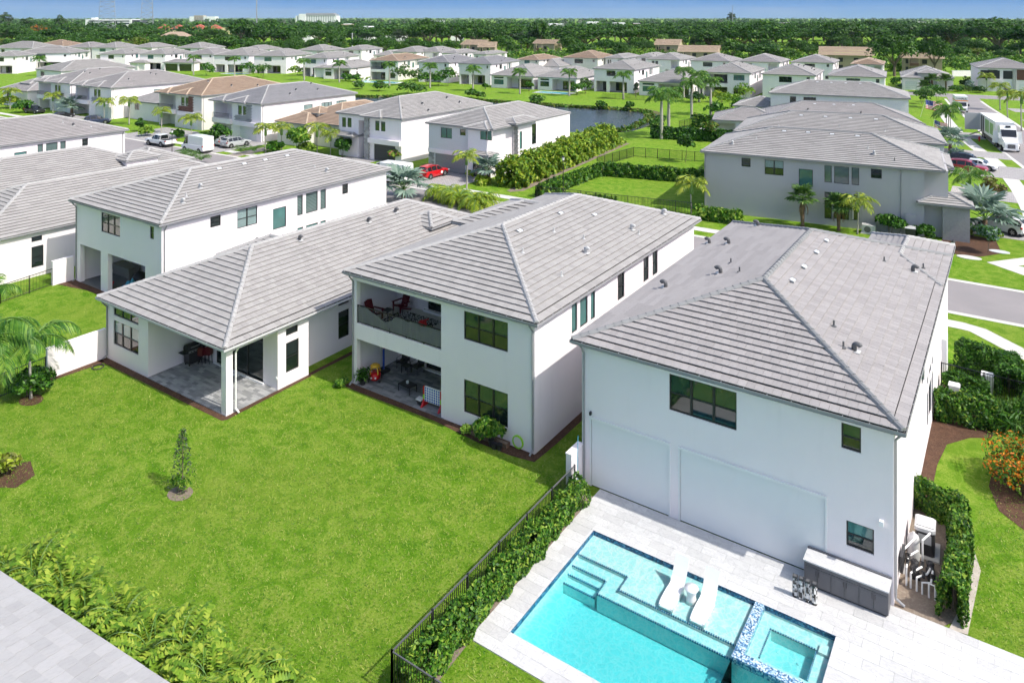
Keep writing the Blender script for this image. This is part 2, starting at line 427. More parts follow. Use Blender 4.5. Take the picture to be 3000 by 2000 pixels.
# ------------------------------------------------------------------ houses
OV = 0.40          # eave overhang to the gutter line
def _tile_mesh(w, l, t, mat):
    b = MB(); b.box(0, w, 0, l, -t, 0, mat); return b.mesh('tile')
def _cap_section(drop):
    return [(-0.15, -0.15 * drop - 0.035), (-0.085, 0.02), (0, 0.055), (0.085, 0.02), (0.15, -0.15 * drop - 0.035)]
def _cap(b, T, ln, drop, mat):
    sec = _cap_section(drop); lo = [T @ Vector((0, y, z + 0.035)) for y, z in sec]; hi = [T @ Vector((ln, y, z + 0.004)) for y, z in sec]
    n = len(b.v); b.v.extend([tuple(p) for p in lo + hi]); i = b.mi(mat)
    for k in range(4): b.f.append((n + k, n + k + 1, n + k + 6, n + k + 5)); b.m.append(i)
    b.f.append((n, n + 1, n + 2, n + 3, n + 4)); b.m.append(i)
TILE_W, TILE_E, TILE_T = 0.34, 0.40, 0.032
_tile_cache = {}

class House:
    def __init__(s, name, label, loc, W, D, rot=0.0, group=None, cat='house'):
        s.root = thing(name, label, cat, (loc[0], loc[1], 0), R(rot), group)
        s.W, s.D = W, D; s.rot = R(rot); s.loc = Vector((loc[0], loc[1], 0))
        s.inv = Matrix.Rotation(-s.rot, 3, 'Z')
    # photo rectangle on a facade plane -> u0,u1,z0,z1
    def _hit(s, px, py, side, c):
        o = s.inv @ (Vector((0, 0, CAMH)) - s.loc); d = s.inv @ ray(px, py)
        if side in 'SN':
            t = (c - o.y) / d.y; return o.x + d.x * t, o.z + d.z * t
        t = (c - o.x) / d.x; return o.y + d.y * t, o.z + d.z * t
    def px(s, side, c, x0, y0, x1, y1):
        u0, z1 = s._hit(x0, y0, side, c); u1, z0 = s._hit(x1, y1, side, c)
        return (min(u0, u1), max(u0, u1), min(z0, z1), max(z0, z1))
    def P(s, side, c, u, d, z):
        return {'S': (u, c + d, z), 'N': (u, c - d, z), 'E': (c - d, u, z), 'W': (c + d, u, z)}[side]
    def pbox(s, b, side, c, u0, u1, d0, d1, z0, z1, mat):
        p = s.P(side, c, u0, d0, z0); q = s.P(side, c, u1, d1, z1)
        b.box(min(p[0], q[0]), max(p[0], q[0]), min(p[1], q[1]), max(p[1], q[1]), min(p[2], q[2]), max(p[2], q[2]), mat)
    def facade(s, b, side, c, u0, u1, z0, z1, holes, mat, reveal=0.13):
        us = sorted({u0, u1, *[max(u0, min(u1, h[i])) for h in holes for i in (0, 1)]})
        zs = sorted({z0, z1, *[max(z0, min(z1, h[i])) for h in holes for i in (2, 3)]})
        for i in range(len(us) - 1):
            for j in range(len(zs) - 1):
                a0, a1, b0, b1 = us[i], us[i + 1], zs[j], zs[j + 1]
                if a1 - a0 < 1e-5 or b1 - b0 < 1e-5: continue
                um, zm = (a0 + a1) / 2, (b0 + b1) / 2
                if any(h[0] < um < h[1] and h[2] < zm < h[3] for h in holes): continue
                b.face([s.P(side, c, a0, 0, b0), s.P(side, c, a1, 0, b0), s.P(side, c, a1, 0, b1), s.P(side, c, a0, 0, b1)], mat)
        for h in holes:
            a0, a1, b0, b1 = h[:4]; r = h[5] if len(h) > 5 else reveal
            if len(h) > 4 and h[4] == 'open':
                m2 = h[6] if len(h) > 6 else mat
                b.face([s.P(side, c, a0, r, b0), s.P(side, c, a1, r, b0), s.P(side, c, a1, r, b1), s.P(side, c, a0, r, b1)], m2) if not (len(h) > 7 and h[7] == 'noback') else None
            for q in (((a0, b0), (a0, b1)), ((a1, b0), (a1, b1)), ((a0, b1), (a1, b1)), ((a0, b0), (a1, b0))):
                if q[0][1] == q[1][1] == b0 and b0 <= z0 + 0.02 and len(h) > 4 and h[4] == 'open': continue
                (ua, za), (ub, zb) = q
                b.face([s.P(side, c, ua, 0, za), s.P(side, c, ub, 0, zb), s.P(side, c, ub, r, zb), s.P(side, c, ua, r, za)], mat)
    def window(s, side, c, u0, u1, z0, z1, kind='sh', n=1, pane='glass_dark', name='window', d=0.05, top=None, frame='frame_dark'):
        b = MB(); t = 0.055; d0, d1 = d, d + 0.07
        s.pbox(b, side, c, u0, u1, d0, d1, z0, z0 + t, frame); s.pbox(b, side, c, u0, u1, d0, d1, z1 - t, z1, frame)
        s.pbox(b, side, c, u0, u0 + t, d0, d1, z0 + t, z1 - t, frame); s.pbox(b, side, c, u1 - t, u1, d0, d1, z0 + t, z1 - t, frame)
        w = (u1 - u0) / n; zm = z0 + (z1 - z0) * 0.48
        for k in range(1, n):
            s.pbox(b, side, c, u0 + k * w - 0.05, u0 + k * w + 0.05, d0 - 0.01, d1, z0 + t, z1 - t, frame)
        if kind == 'sh':
            for k in range(n):
                s.pbox(b, side, c, u0 + k * w + 0.055, u0 + (k + 1) * w - 0.055, d0 - 0.005, d1 - 0.01, zm - 0.025, zm + 0.025, frame)
        o = b.build(name, s.root)
        for k in range(n):
            for (za, zb, up) in (((z0 + t, zm - 0.025, 0), (zm + 0.025, z1 - t, 1)) if kind == 'sh' else ((z0 + t, z1 - t, 0),)):
                q = MB(); pm = pane if not (up and top) else top
                s.pbox(q, side, c, u0 + k * w + t, u0 + (k + 1) * w - t, d + 0.03, d + 0.045, za, zb, pm)
                q.build('pane', o)
        return o
    def mass(s, x0, x1, y0, y1, z0, z1, S=(), E=(), N=(), W=(), mat='stucco', name='wall', far=False):
        b = MB()
        for side, c, a0, a1, hs in (('S', y0, x0, x1, S), ('N', y1, x0, x1, N), ('E', x1, y0, y1, E), ('W', x0, y0, y1, W)):
            hh = []
            for h in hs:
                h = list(h)
                if h[4] == 'open': hh.append(h)
                else: hh.append(h[:4] + ['win', 0.16])
            s.facade(b, side, c, a0, a1, z0, z1, hh, mat)
        b.face([(x0, y0, z1), (x1, y0, z1), (x1, y1, z1), (x0, y1, z1)], mat)
        o = b.build(name, s.root)
        for side, c, hs in (('S', y0, S), ('E', x1, E), ('N', y1, N), ('W', x0, W)):
            for h in hs:
                if h[4] == 'open': continue
                k = h[4]; pane = h[5] if len(h) > 5 else 'glass_dark'; top = h[6] if len(h) > 6 else None
                n = int(k[-1]) if k[-1].isdigit() else 1; kk = k.rstrip('0123456789')
                if kk == 'gar': s.garage(side, c, *h[:4], pane)
                elif kk == 'fw': s.window(side, c, *h[:4], 'fix', 1, pane)
                else: s.window(side, c, *h[:4], kk, n, pane, top=top, name='sliding_door' if kk == 'slide' else ('front_door' if kk == 'door' else 'window'))
        return o
    def garage(s, side, c, u0, u1, z0, z1, mat):
        b = MB(); n = 4; dz = (z1 - z0) / n
        for k in range(n):
            s.pbox(b, side, c, u0, u1, 0.07, 0.11, z0 + k * dz + 0.008, z0 + (k + 1) * dz - 0.008, mat)
        s.pbox(b, side, c, u0, u1, 0.10, 0.13, z0, z1, 'frame_dark')
        return b.build('garage_door', s.root)
    def box(s, name, x0, x1, y0, y1, z0, z1, mat, parent=None):
        b = MB(); b.box(x0, x1, y0, y1, z0, z1, mat); return b.build(name, parent or s.root)
    def recess(s, u0, u1, c, depth, z0, z1, mat='stucco', back=(), floor=None, name='patio_wall', west=(), east_open=False):
        """room behind an opening in the S facade"""
        b = MB(); y1 = c + depth
        s.facade(b, 'S', y1, u0, u1, z0, z1, [list(h[:4]) + ['win', 0.1] for h in back], mat)
        b.face([(u0, c + 0.2, z0), (u0, y1, z0), (u0, y1, z1), (u0, c + 0.2, z1)], mat)
        if not east_open: b.face([(u1, c + 0.2, z0), (u1, y1, z0), (u1, y1, z1), (u1, c + 0.2, z1)], mat)
        b.face([(u0, c + 0.2, z1), (u1, c + 0.2, z1), (u1, y1, z1), (u0, y1, z1)], mat)
        if floor: b.face([(u0, c, z0 + 0.02), (u1, c, z0 + 0.02), (u1, y1, z0 + 0.02), (u0, y1, z0 + 0.02)], floor)
        o = b.build(name, s.root)
        for h in back:
            s.window('S', y1, *h[:4], 'slide', h[5] if len(h) > 5 else 3, h[4], name='sliding_door' if h[2] < z0 + 0.3 else 'window')
        return o
    def spout(s, x, y, z1, out=(0, -1), mat='gutter', z0=0.15):
        b = MB(); ox, oy = out
        gx, gy = x + ox * (OV - 0.06), y + oy * (OV - 0.06)
        wx, wy = x + ox * 0.05, y + oy * 0.05
        b.tube([(gx, gy, z1 - 0.02), (gx, gy, z1 - 0.14), (wx, wy, z1 - 0.5), (wx, wy, z0 + 0.25), (wx, wy, z0 + 0.08), (wx + ox * 0.28, wy + oy * 0.28, z0 - 0.08)], 0.05, mat, 6)
        return b.build('downspout', s.root)
    # -------------------------------------------------------------- hip roof
    def hip(s, x0, x1, y0, y1, z, pitch=0.33, detail=1, tile='tile_grey', cap='cap_grey', gut='gutter', name='roof', cap_s=None, e=None, gutter=True, nobj=300, tall=True):
        """gutter line rectangle at height z"""
        gx0, gx1, gy0, gy1 = x0, x1, y0, y1
        x0 += 0.09; x1 -= 0.09; y0 += 0.09; y1 -= 0.09
        Wd, Dp = x1 - x0, y1 - y0; half = min(Wd, Dp) / 2; zt = z + half * pitch
        if Wd >= Dp: A, B = Vector((x0 + half, (y0 + y1) / 2, zt)), Vector((x1 - half, (y0 + y1) / 2, zt))
        else: A, B = Vector(((x0 + x1) / 2, y0 + half, zt)), Vector(((x0 + x1) / 2, y1 - half, zt))
        c00, c10, c11, c01 = [Vector((a, b_, z)) for a, b_ in ((x0, y0), (x1, y0), (x1, y1), (x0, y1))]
        b = MB(); dn = Vector((0, 0, -0.03))
        if Wd >= Dp: polys = [(c00, c10, B, A), (c10, c11, B), (c11, c01, A, B), (c01, c00, A)]
        else: polys = [(c00, c10, A), (c10, c11, B, A), (c11, c01, B), (c01, c00, A, B)]
        for pl in polys: b.face([p + dn for p in pl], 'roof_under')
        zs = z - 0.16
        b.face([(gx0 + .05, gy0 + .05, zs), (gx1 - .05, gy0 + .05, zs), (gx1 - .05, gy1 - .05, zs), (gx0 + .05, gy1 - .05, zs)], 'soffit')
        for (ax, ay, bx, by) in ((x0, y0, x1, y0), (x1, y0, x1, y1), (x1, y1, x0, y1), (x0, y1, x0, y0)):
            b.face([(ax, ay, zs), (bx, by, zs), (bx, by, z - 0.02), (ax, ay, z - 0.02)], 'trim_white' if gut == 'gutter_w' else gut)
        ro = b.build(name, s.root)
        if gutter:
            g = MB(); w = 0.11; gz0, gz1 = z - 0.11, z + 0.01
            for (a0, a1, b0, b1) in ((gx0, gx1, gy0, gy0 + 0.018), (gx0, gx1, gy1 - 0.018, gy1), (gx0, gx0 + 0.018, gy0 + 0.018, gy1 - 0.018), (gx1 - 0.018, gx1, gy0 + 0.018, gy1 - 0.018)):
                g.box(a0, a1, b0, b1, gz0, gz1, gut)
            for (a0, a1, b0, b1) in ((gx0 + .018, gx1 - .018, gy0 + .018, gy0 + w), (gx0 + .018, gx1 - .018, gy1 - w, gy1 - .018), (gx0 + .018, gx0 + w, gy0 + w, gy1 - w), (gx1 - w, gx1 - .018, gy0 + w, gy1 - w)):
                g.box(a0, a1, b0, b1, gz0 + 0.01, gz0 + 0.05, 'gutter_inside')
            if detail >= 2:      # strap hangers glint along the gutter
                k = gx0 + 0.6
                while k < gx1: g.box(k, k + 0.03, gy0 + 0.01, gy0 + 0.1, gz1 - 0.01, gz1 + 0.012, 'gutter_lip'); k += 0.9
                k = gy0 + 0.6
                while k < gy1: g.box(gx1 - 0.1, gx1 - 0.01, k, k + 0.03, gz1 - 0.01, gz1 + 0.012, 'gutter_lip'); k += 0.9
            g.build('gutter', ro)
        # courses
        e = e or (TILE_E if detail else 0.5); eh = e / math.sqrt(1 + pitch * pitch)
        rng = random.Random(int(abs(x0 * 37 + y0 * 11 + s.loc.x * 5)) + 7)
        tb = MB(); cand = []
        lo = [0.092, 0.03] if detail else [0.095, 0.02]
        for (p0, U, Nn, L, vis) in ((c00, Vector((1, 0, 0)), Vector((0, 1, 0)), Wd, 1), (c10, Vector((0, 1, 0)), Vector((-1, 0, 0)), Dp, 1),
                                    (c11, Vector((-1, 0, 0)), Vector((0, -1, 0)), Wd, 1 if detail == 3 else 0), (c01, Vector((0, -1, 0)), Vector((1, 0, 0)), Dp, 0)):
            def pt(u, q, dz): return p0 + U * u + Nn * q + Vector((0, 0, q * pitch + dz))
            sl = (Nn + Vector((0, 0, pitch))).normalized(); nr = U.cross(sl).normalized()
            if nr.z < 0: nr = -nr
            k = 0; q0 = -0.05
            while q0 < half - 0.04:
                q1 = min(k * eh + eh, half)
                ql = max(q0, 0.0)
                if detail < 2 or not vis:
                    cut = L if detail == 0 else (1.7 if not vis else 1.02)
                    u = ql - (rng.random() * cut if cut < L else 0)
                    while u < L - ql:
                        a0, a1 = max(u, ql), min(u + cut, L - ql); b0, b1 = max(u, q1), min(u + cut, L - q1)
                        if a1 - a0 > 0.02:
                            if b1 < b0: b0 = b1 = (b0 + b1) / 2
                            dd = rng.random() * 0.006
                            A0, A1, B1, B0 = pt(a0, q0, lo[0] + dd), pt(a1, q0, lo[0] + dd), pt(b1, q1, lo[1]), pt(b0, q1, lo[1])
                            C0, C1 = pt(a0, q0, lo[0] + dd - 0.032), pt(a1, q0, lo[0] + dd - 0.032)
                            n = len(tb.v); tb.v.extend([tuple(v) for v in (A0, A1, B1, B0, C0, C1)]); i = tb.mi(tile)
                            tb.f.append((n, n + 1, n + 2, n + 3)); tb.m.append(i)
                            tb.f.append((n + 4, n + 5, n + 1, n)); tb.m.append(i)
                        u += cut
                else:
                    u = ql - (TILE_W * (0.5 if k % 2 else 0.02)) - rng.random() * 0.03
                    while u < L - ql:
                        w = TILE_W
                        a0, a1 = max(u, ql), min(u + w, L - ql); b0, b1 = max(u, q1), min(u + w, L - q1)
                        if a1 - a0 > 0.015:
                            whole = (a0 == u and b0 == u and a1 == u + w and b1 == u + w)
                            dd = rng.random() * 0.008
                            if whole and q1 - max(q0, k * eh) > eh * 0.98 - 0.06:
                                o_ = pt(u + 0.002, q0, lo[0] + dd)
                                up_ = (pt(u, q1, lo[1]) - pt(u, q0, lo[0] + dd)).normalized()
                                cand.append((o_, U.copy(), up_, U.cross(up_) if U.cross(up_).z > 0 else -U.cross(up_)))
                            else:
                                if b1 < b0: b0 = b1 = (b0 + b1) / 2
                                g_ = 0.002
                                A0, A1, B1, B0 = pt(a0 + g_, q0, lo[0] + dd), pt(a1 - g_, q0, lo[0] + dd), pt(b1 - g_, q1, lo[1]), pt(b0 + g_, q1, lo[1])
                                dnv = Vector((0, 0, -TILE_T))
                                tb.hexa([A0 + dnv, A1 + dnv, B1 + dnv, B0 + dnv, A0, A1, B1, B0], tile)
                        u += w
                k += 1; q0 = k * eh
        if detail >= 2:
            ln = e + 0.02
            camv = s.inv @ (Vector((0, 0, CAMH)) - s.loc)
            def score(c):
                v = c[0] - camv; wv = Matrix.Rotation(s.rot, 3, 'Z') @ c[0] + s.loc
                Z = wv.x * FW[0] + wv.y * FW[1]; X = wv.x * RT[0] + wv.y * RT[1]
                inside = Z > 1 and 0 < CXP + FPX * X / Z < 3000 and CYP + FPX * (CAMH - wv.z) / Z < 2000
                return -c[3].dot(v.normalized()) / v.length_squared * (1 if inside else 0.01)
            cand.sort(key=score, reverse=True)
            key = tile
            if key not in _tile_cache: _tile_cache[key] = _tile_mesh(TILE_W - 0.009, ln, TILE_T, tile)
            for c in cand[:nobj]:
                o = link('tile', _tile_cache[key], ro)
                m3 = Matrix((c[1], c[2], c[3])).transposed().to_4x4(); m3.translation = c[0]; o.matrix_basis = m3
            for c in cand[nobj:]:
                a = c[0]; b1 = a + c[1] * (TILE_W - 0.009); d_ = c[2] * ln; t_ = -c[3] * TILE_T
                tb.hexa([a + t_, b1 + t_, b1 + d_ + t_, a + d_ + t_, a, b1, b1 + d_, a + d_], tile)
        to = tb.build('roof_tiles', ro); to['kind'] = 'stuff'
        # hip and ridge caps
        lines = []
        for c_, e_ in ((c00, A), (c10, A if Wd < Dp else B), (c11, B), (c01, B if Wd < Dp else A)): lines.append((c_, e_, 'hip'))
        if (B - A).length > 0.3: lines.append((A, B, 'ridge'))
        cb = MB()
        for (p, q, kd) in lines:
            L = (q - p).length; dvec = (q - p).normalized()
            side = dvec.cross(Vector((0, 0, 1))).normalized(); nz = side.cross(dvec).normalized()
            if nz.z < 0: nz = -nz; side = -side
            drop = pitch * (0.72 if kd == 'hip' else 1.0)
            step = 0.40 if detail else L
            n = max(1, int(round(L / step))); ln = L / n
            cm = cap_s if (cap_s and kd == 'hip') else cap
            if detail >= 2:
                key = (cm, kd, round(ln, 3), round(drop, 3))
                if key not in _tile_cache:
                    t_ = MB(); _cap(t_, Matrix.Identity(4), ln + 0.04, drop, cm); _tile_cache[key] = t_.mesh('ridge_cap')
            for k in range(n):
                o0 = p + dvec * (k * ln) + Vector((0, 0, 0.09))
                m4 = Matrix((dvec, side, nz)).transposed().to_4x4(); m4.translation = o0
                if detail >= 2 and (p.y + q.y) / 2 < (y0 + y1) / 2 + 0.1:
                    o = link('ridge_cap', _tile_cache[key], ro); o.matrix_basis = m4
                else: _cap(cb, m4, ln + 0.04, drop, cm)
        if cb.v:
            co = cb.build('ridge_caps', ro); co['kind'] = 'stuff'
        s.roofs = getattr(s, 'roofs', []); s.roofs.append((gx0, gx1, gy0, gy1, z, pitch, ro))
        return ro
    def roof_z(s, x, y, k=0):
        gx0, gx1, gy0, gy1, z, p, ro = s.roofs[k]
        return z + p * max(0, min(x - gx0, gx1 - x, y - gy0, gy1 - y) - 0.09) + 0.06
    def on_roof(s, px, py, k=0):
        """photo pixel -> point on the roof (local)"""
        o = s.inv @ (Vector((0, 0, CAMH)) - s.loc); d = s.inv @ ray(px, py); t = (s.roofs[k][4] - CAMH) / d.z
        lo_, hi_ = t * 0.7, t * 1.05
        for _ in range(60):
            m_ = (lo_ + hi_) / 2; q = o + d * m_
            if q.z > s.roof_z(q.x, q.y, k): lo_ = m_
            else: hi_ = m_
        return o + d * lo_
    def vents(s, items, k=0):
        for (kind, px, py) in items:
            q = s.on_roof(px, py, k) if py is not None else Vector((px[0], px[1], s.roof_z(px[0], px[1], k)))
            s.vent(kind, q, k)
    def vent(s, kind, q, k=0):
        ro = s.roofs[k][6]; p = s.roofs[k][5]
        o = link({'goose': 'roof_vent', 'pipe': 'vent_pipe', 'box': 'ridge_vent'}[kind.split('_')[0]], VENTS[kind], ro)
        gx0, gx1, gy0, gy1 = s.roofs[k][:4]
        ds = {'S': q.y - gy0, 'N': gy1 - q.y, 'E': gx1 - q.x, 'W': q.x - gx0}
        sd_ = min(ds, key=ds.get); az = {'S': 0, 'E': 90, 'N': 180, 'W': 270}[sd_]
        o.location = q; o.scale = (0.8, 0.8, 0.8); o.rotation_euler = (math.atan(p) if kind.startswith('box') else 0, 0, R(az))

VENTS = {}
def _mkvents():
    for nm, mat in (('goose_d', 'vent_dark'), ('goose_l', 'vent_light')):
        b = MB(); b.box(-0.2, 0.2, -0.2, 0.25, -0.03, 0.05, 'vent_light')
        pts = []
        for k in range(9):
            a = math.pi * k / 8
            pts.append((0, 0.10 - 0.16 * (1 - math.cos(a)) , 0.26 + 0.14 * math.sin(a)))
        b.tube([(0, 0.10, 0.0)] + pts[:8], [0.13] * 9, mat, 8)
        VENTS[nm] = b.mesh('roof_vent', True)
    for nm, mat in (('pipe_d', 'vent_dark'), ('pipe_l', 'vent_light')):
        b = MB(); b.lathe([(0.15, -0.02), (0.13, 0.03), (0.05, 0.06), (0.05, 0.32)], mat, n=10); VENTS[nm] = b.mesh('vent_pipe')
    b = MB(); b.box(-0.36, 0.36, -0.16, 0.16, 0, 0.035, 'vent_light'); b.box(-0.24, 0.24, -0.12, 0.12, 0.035, 0.075, 'vent_box')
    b.box(-0.36, -0.27, -0.16, 0.16, 0.035, 0.06, 'vent_dark'); b.box(0.27, 0.36, -0.16, 0.16, 0.035, 0.06, 'vent_dark')
    VENTS['box_'] = b.mesh('ridge_vent')
_mkvents()

def far_house(name, label, xl, yl, xr, h, rot, D, style='A', tile='tile_grey', cap='cap_grey', group=None, detail=0, pitch=None, wall='stucco', gut='gutter', W=None, seed=0):
    """house whose left near gutter corner is seen at (xl, yl) and right near gutter corner at column xr"""
    p = G(xl, yl, h); r = R(rot); U = Vector((math.cos(r), math.sin(r), 0)); Nn = Vector((-math.sin(r), math.cos(r), 0))
    a = (xr - CXP) / FPX
    f2 = Vector((FW[0], FW[1], 0)); r2 = Vector((RT[0], RT[1], 0))
    if W is None: W = -(p.dot(r2) - a * p.dot(f2)) / (U.dot(r2) - a * U.dot(f2))
    o = p + U * OV + Nn * OV; Ww = W - 2 * OV
    H_ = House(name, label, (o.x, o.y), Ww, D, rot, group)
    dress(H_, style, h, tile, cap, detail, pitch, wall, gut, seed)
    return H_
def dress(H_, style, h, tile, cap, detail, pitch, wall, gut, seed=0):
    Ww, D = H_.W, H_.D; rg = random.Random(seed * 7 + int(Ww * 100))
    k = Ww / 12.1; zt = h - 0.12
    pg = ['glass_dark', 'glass_green', 'glass_dark', 'glass_teal']
    two = h > 5
    Ew = []
    if two:
        Ew = [(3.8, 4.7, 5.2, 6.0, 'sh1'), (6.2, 8.0, 4.58, 6.0, 'sh2', rg.choice(['glass_blind', 'glass_dark', 'glass_teal'])), (9.5, 10.8, 3.7, 5.4, 'fw1', 'glass_teal'),
              (11.9, 12.5, 4.3, 6.0, 'fw1', 'glass_shutter'), (12.9, 14.2, 4.3, 6.0, 'fw1', 'glass_shutter'), (14.5, 15.1, 4.3, 6.0, 'fw1', 'glass_shutter')]
        if D < 16: Ew = [w for w in Ew if w[1] < D - 0.5]
    if style == 'A':      # wide window above, covered patio with two bays below
        S = [(3.85 * k, 6.57 * k, 4.5, 6.0, 'sh3', rg.choice(pg)), (10.55 * k, 11.1 * k, 5.1, 6.0, 'sh1'),
             (0.65 * k, 3.8 * k, 0, 3.0, 'open', 0.3, wall, 'noback'), (4.8 * k, 10.0 * k, 0, 3.0, 'open', 0.3, wall, 'noback')]
        H_.mass(0, Ww, 0, D, 0, zt, S, Ew, mat=wall)
        H_.recess(0.3 * k, 10.3 * k, 0, 3.6, 0, 3.0, wall, [(1.2 * k, 3.4 * k, 0.1, 2.5, 'glass_dark', 2), (5.2 * k, 9.4 * k, 0.1, 2.5, 'glass_dark', 4)], 'paver_drive')
    elif style == 'B':    # balcony over patio, stacked windows
        S = [(8.05 * k, 10.8 * k, 4.5, 5.95, 'sh3', rg.choice(pg)), (8.05 * k, 10.8 * k, 0.75, 2.46, 'sh3', rg.choice(pg)),
             (0.3 * k, 6.55 * k, 3.55, 5.95, 'open', 0.3, wall, 'noback'), (0.3 * k, 6.55 * k, 0, 2.65, 'open', 0.3, wall, 'noback')]
        H_.mass(0, Ww, 0, D, 0, zt, S, Ew, mat=wall)
        H_.recess(0.3 * k, 6.6 * k, 0, 3.6, 3.5, 5.95, wall, [(2.2 * k, 5.6 * k, 3.6, 5.7, 'glass_dark', 3)], 'concrete', name='balcony_wall')
        H_.recess(0.3 * k, 6.6 * k, 0, 3.6, 0, 2.65, wall, [(2.2 * k, 5.6 * k, 0.1, 2.4, 'glass_dark', 3)], 'paver_drive')
        b = MB(); b.bar((0.3 * k, 0.1, 4.55), (6.55 * k, 0.1, 4.55), 0.05, 0.05, 'black_metal')
        for j in range(26): b.box(0.3 * k + 6.25 * k * j / 25 - 0.012, 0.3 * k + 6.25 * k * j / 25 + 0.012, 0.088, 0.112, 3.55, 4.55, 'black_metal')
        b.build('balcony_railing', H_.root)
    elif style == 'L':    # single storey with corner patio
        S = [(0.8 * k, 3.6 * k, 1.05, 2.5, 'sh3', rg.choice(pg)), (0.8 * k, 3.6 * k, 2.82, 3.3, 'fix3', 'glass_green'),
             (4.6 * k, Ww - 0.5, 0, zt - 0.35, 'open', 0.3, wall, 'noback')]
        H_.mass(0, Ww, 0, D, 0, zt, S, [(3.9, 4.8, 0.75, 2.45, 'sh1'), (3.9, 4.7, 2.83, 3.25, 'fw1')], mat=wall)
        H_.recess(4.6 * k, Ww - 0.3, 0, 3.3, 0, zt - 0.35, wall, [(6.4 * k, 11.0 * k, 0.1, 2.5, 'glass_dark', 4)], 'paver_drive')
    elif style == 'F':    # street front: garage, balcony, stone
        S = [(1.0 * k, 6.0 * k, 0.02, 2.5, 'gar', 'garage_dark' if seed % 3 == 0 else ('garage_white' if seed % 3 == 1 else 'garage_grey')), (1.6 * k, 2.6 * k, 4.2, 5.8, 'sh1'), (3.0 * k, 4.0 * k, 4.2, 5.8, 'sh1'),
             (6.8 * k, 8.2 * k, 0, 3.0, 'open', 1.6, wall), (8.8 * k, 11.4 * k, 3.5, 5.9, 'open', 1.8, wall), (9.0 * k, 11.2 * k, 0.8, 2.5, 'sh2')]
        H_.mass(0, Ww, 0, D, 0, zt, S, Ew, mat=wall)
    elif style == 'P':    # plain two storey back
        S = [(3.9 * k, 6.9 * k, 4.5, 5.95, 'sh3', rg.choice(pg)), (10.3 * k, 11.0 * k, 5.1, 6.0, 'sh1'), (2.0 * k, 9.0 * k, 0, 2.9, 'open', 2.6, wall), (9.9 * k, 10.9 * k, 1.3, 2.3, 'sh1')]
        H_.mass(0, Ww, 0, D, 0, zt, S, Ew, mat=wall)
    else:
        H_.mass(0, Ww, 0, D, 0, zt, [(2.0 * k, 4.0 * k, zt - 1.7, zt - 0.4, 'sh2')], [(D * 0.3, D * 0.3 + 1.2, zt - 1.7, zt - 0.4, 'sh1'), (D * 0.6, D * 0.6 + 0.8, zt - 1.7, zt - 0.4, 'sh1')], mat=wall)
    H_.hip(-OV, Ww + OV, -OV, D + OV, h, pitch or (0.33 if two else 0.40), detail, tile, cap, gut)
    if detail == 0:
        rr = random.Random(seed + 3)
        for j in range(rr.choice([2, 3, 4])):
            x = Ww * (0.6 + 0.35 * rr.random()); y = D * (0.25 + 0.5 * rr.random())
            H_.vent(rr.choice(['goose_d', 'pipe_d', 'pipe_d']), Vector((x, y, H_.roof_z(x, y))))

# ------------------------------------------------------------------ ground, water, roads
def sheet(name, poly, z, mat, kind='structure', parent=None):
    b = MB(); b.face([(p[0], p[1], z) for p in poly], mat); return b.build(name, parent, kind=kind if parent is None else None)
def ribbon_mesh(b, pts, w, z, mat, z1=None):
    pts = [Vector((p[0], p[1])) for p in pts]; L = []; Rr = []
    for i, p in enumerate(pts):
        d = (pts[min(i + 1, len(pts) - 1)] - pts[max(i - 1, 0)]).normalized(); n = Vector((-d.y, d.x))
        L.append(p + n * w / 2); Rr.append(p - n * w / 2)
    for i in range(len(pts) - 1):
        b.face([(Rr[i].x, Rr[i].y, z), (Rr[i + 1].x, Rr[i + 1].y, z), (L[i + 1].x, L[i + 1].y, z), (L[i].x, L[i].y, z)], mat)
    return L, Rr
def smooth_line(pts, n=6):
    out = []; P = [Vector((p[0], p[1])) for p in pts]; P = [P[0] * 2 - P[1]] + P + [P[-1] * 2 - P[-2]]
    for i in range(1, len(P) - 2):
        for k in range(n):
            t = k / n; a, b, c, d = P[i - 1], P[i], P[i + 1], P[i + 2]
            out.append(0.5 * ((2 * b) + (-a + c) * t + (2 * a - 5 * b + 4 * c - d) * t * t + (-a + 3 * b - 3 * c + d) * t ** 3))
    out.append(P[-2]); return out

LAKE = [(-250, 128), (-245, 140)] + [(v.x, v.y) for v in (G(1000, 277), G(1161, 281), G(1400, 292), G(1621, 306), G(1723, 312), G(1830, 318), G(1900, 326), G(1918, 342), G(1890, 360), G(1850, 376), G(1800, 384))] + [(-67, 120), (-90, 119), (-130, 118), (-200, 119)]
LAKE = smooth_line(LAKE + LAKE[:1], 4)[:-1]
_cen = sum(LAKE, Vector((0, 0))) / len(LAKE)
def _offset(poly, d):
    out = []; n = len(poly)
    area = sum(poly[i].x * poly[(i + 1) % n].y - poly[(i + 1) % n].x * poly[i].y for i in range(n))
    sg = 1 if area > 0 else -1
    for i in range(n):
        t = (poly[(i + 1) % n] - poly[i - 1]).normalized(); out.append(poly[i] + Vector((t.y, -t.x)) * d * sg)
    return out
LAKE_OUT = _offset(LAKE, 1.8)
POOL = (-14.28, -5.05, 20.95, 27.0)
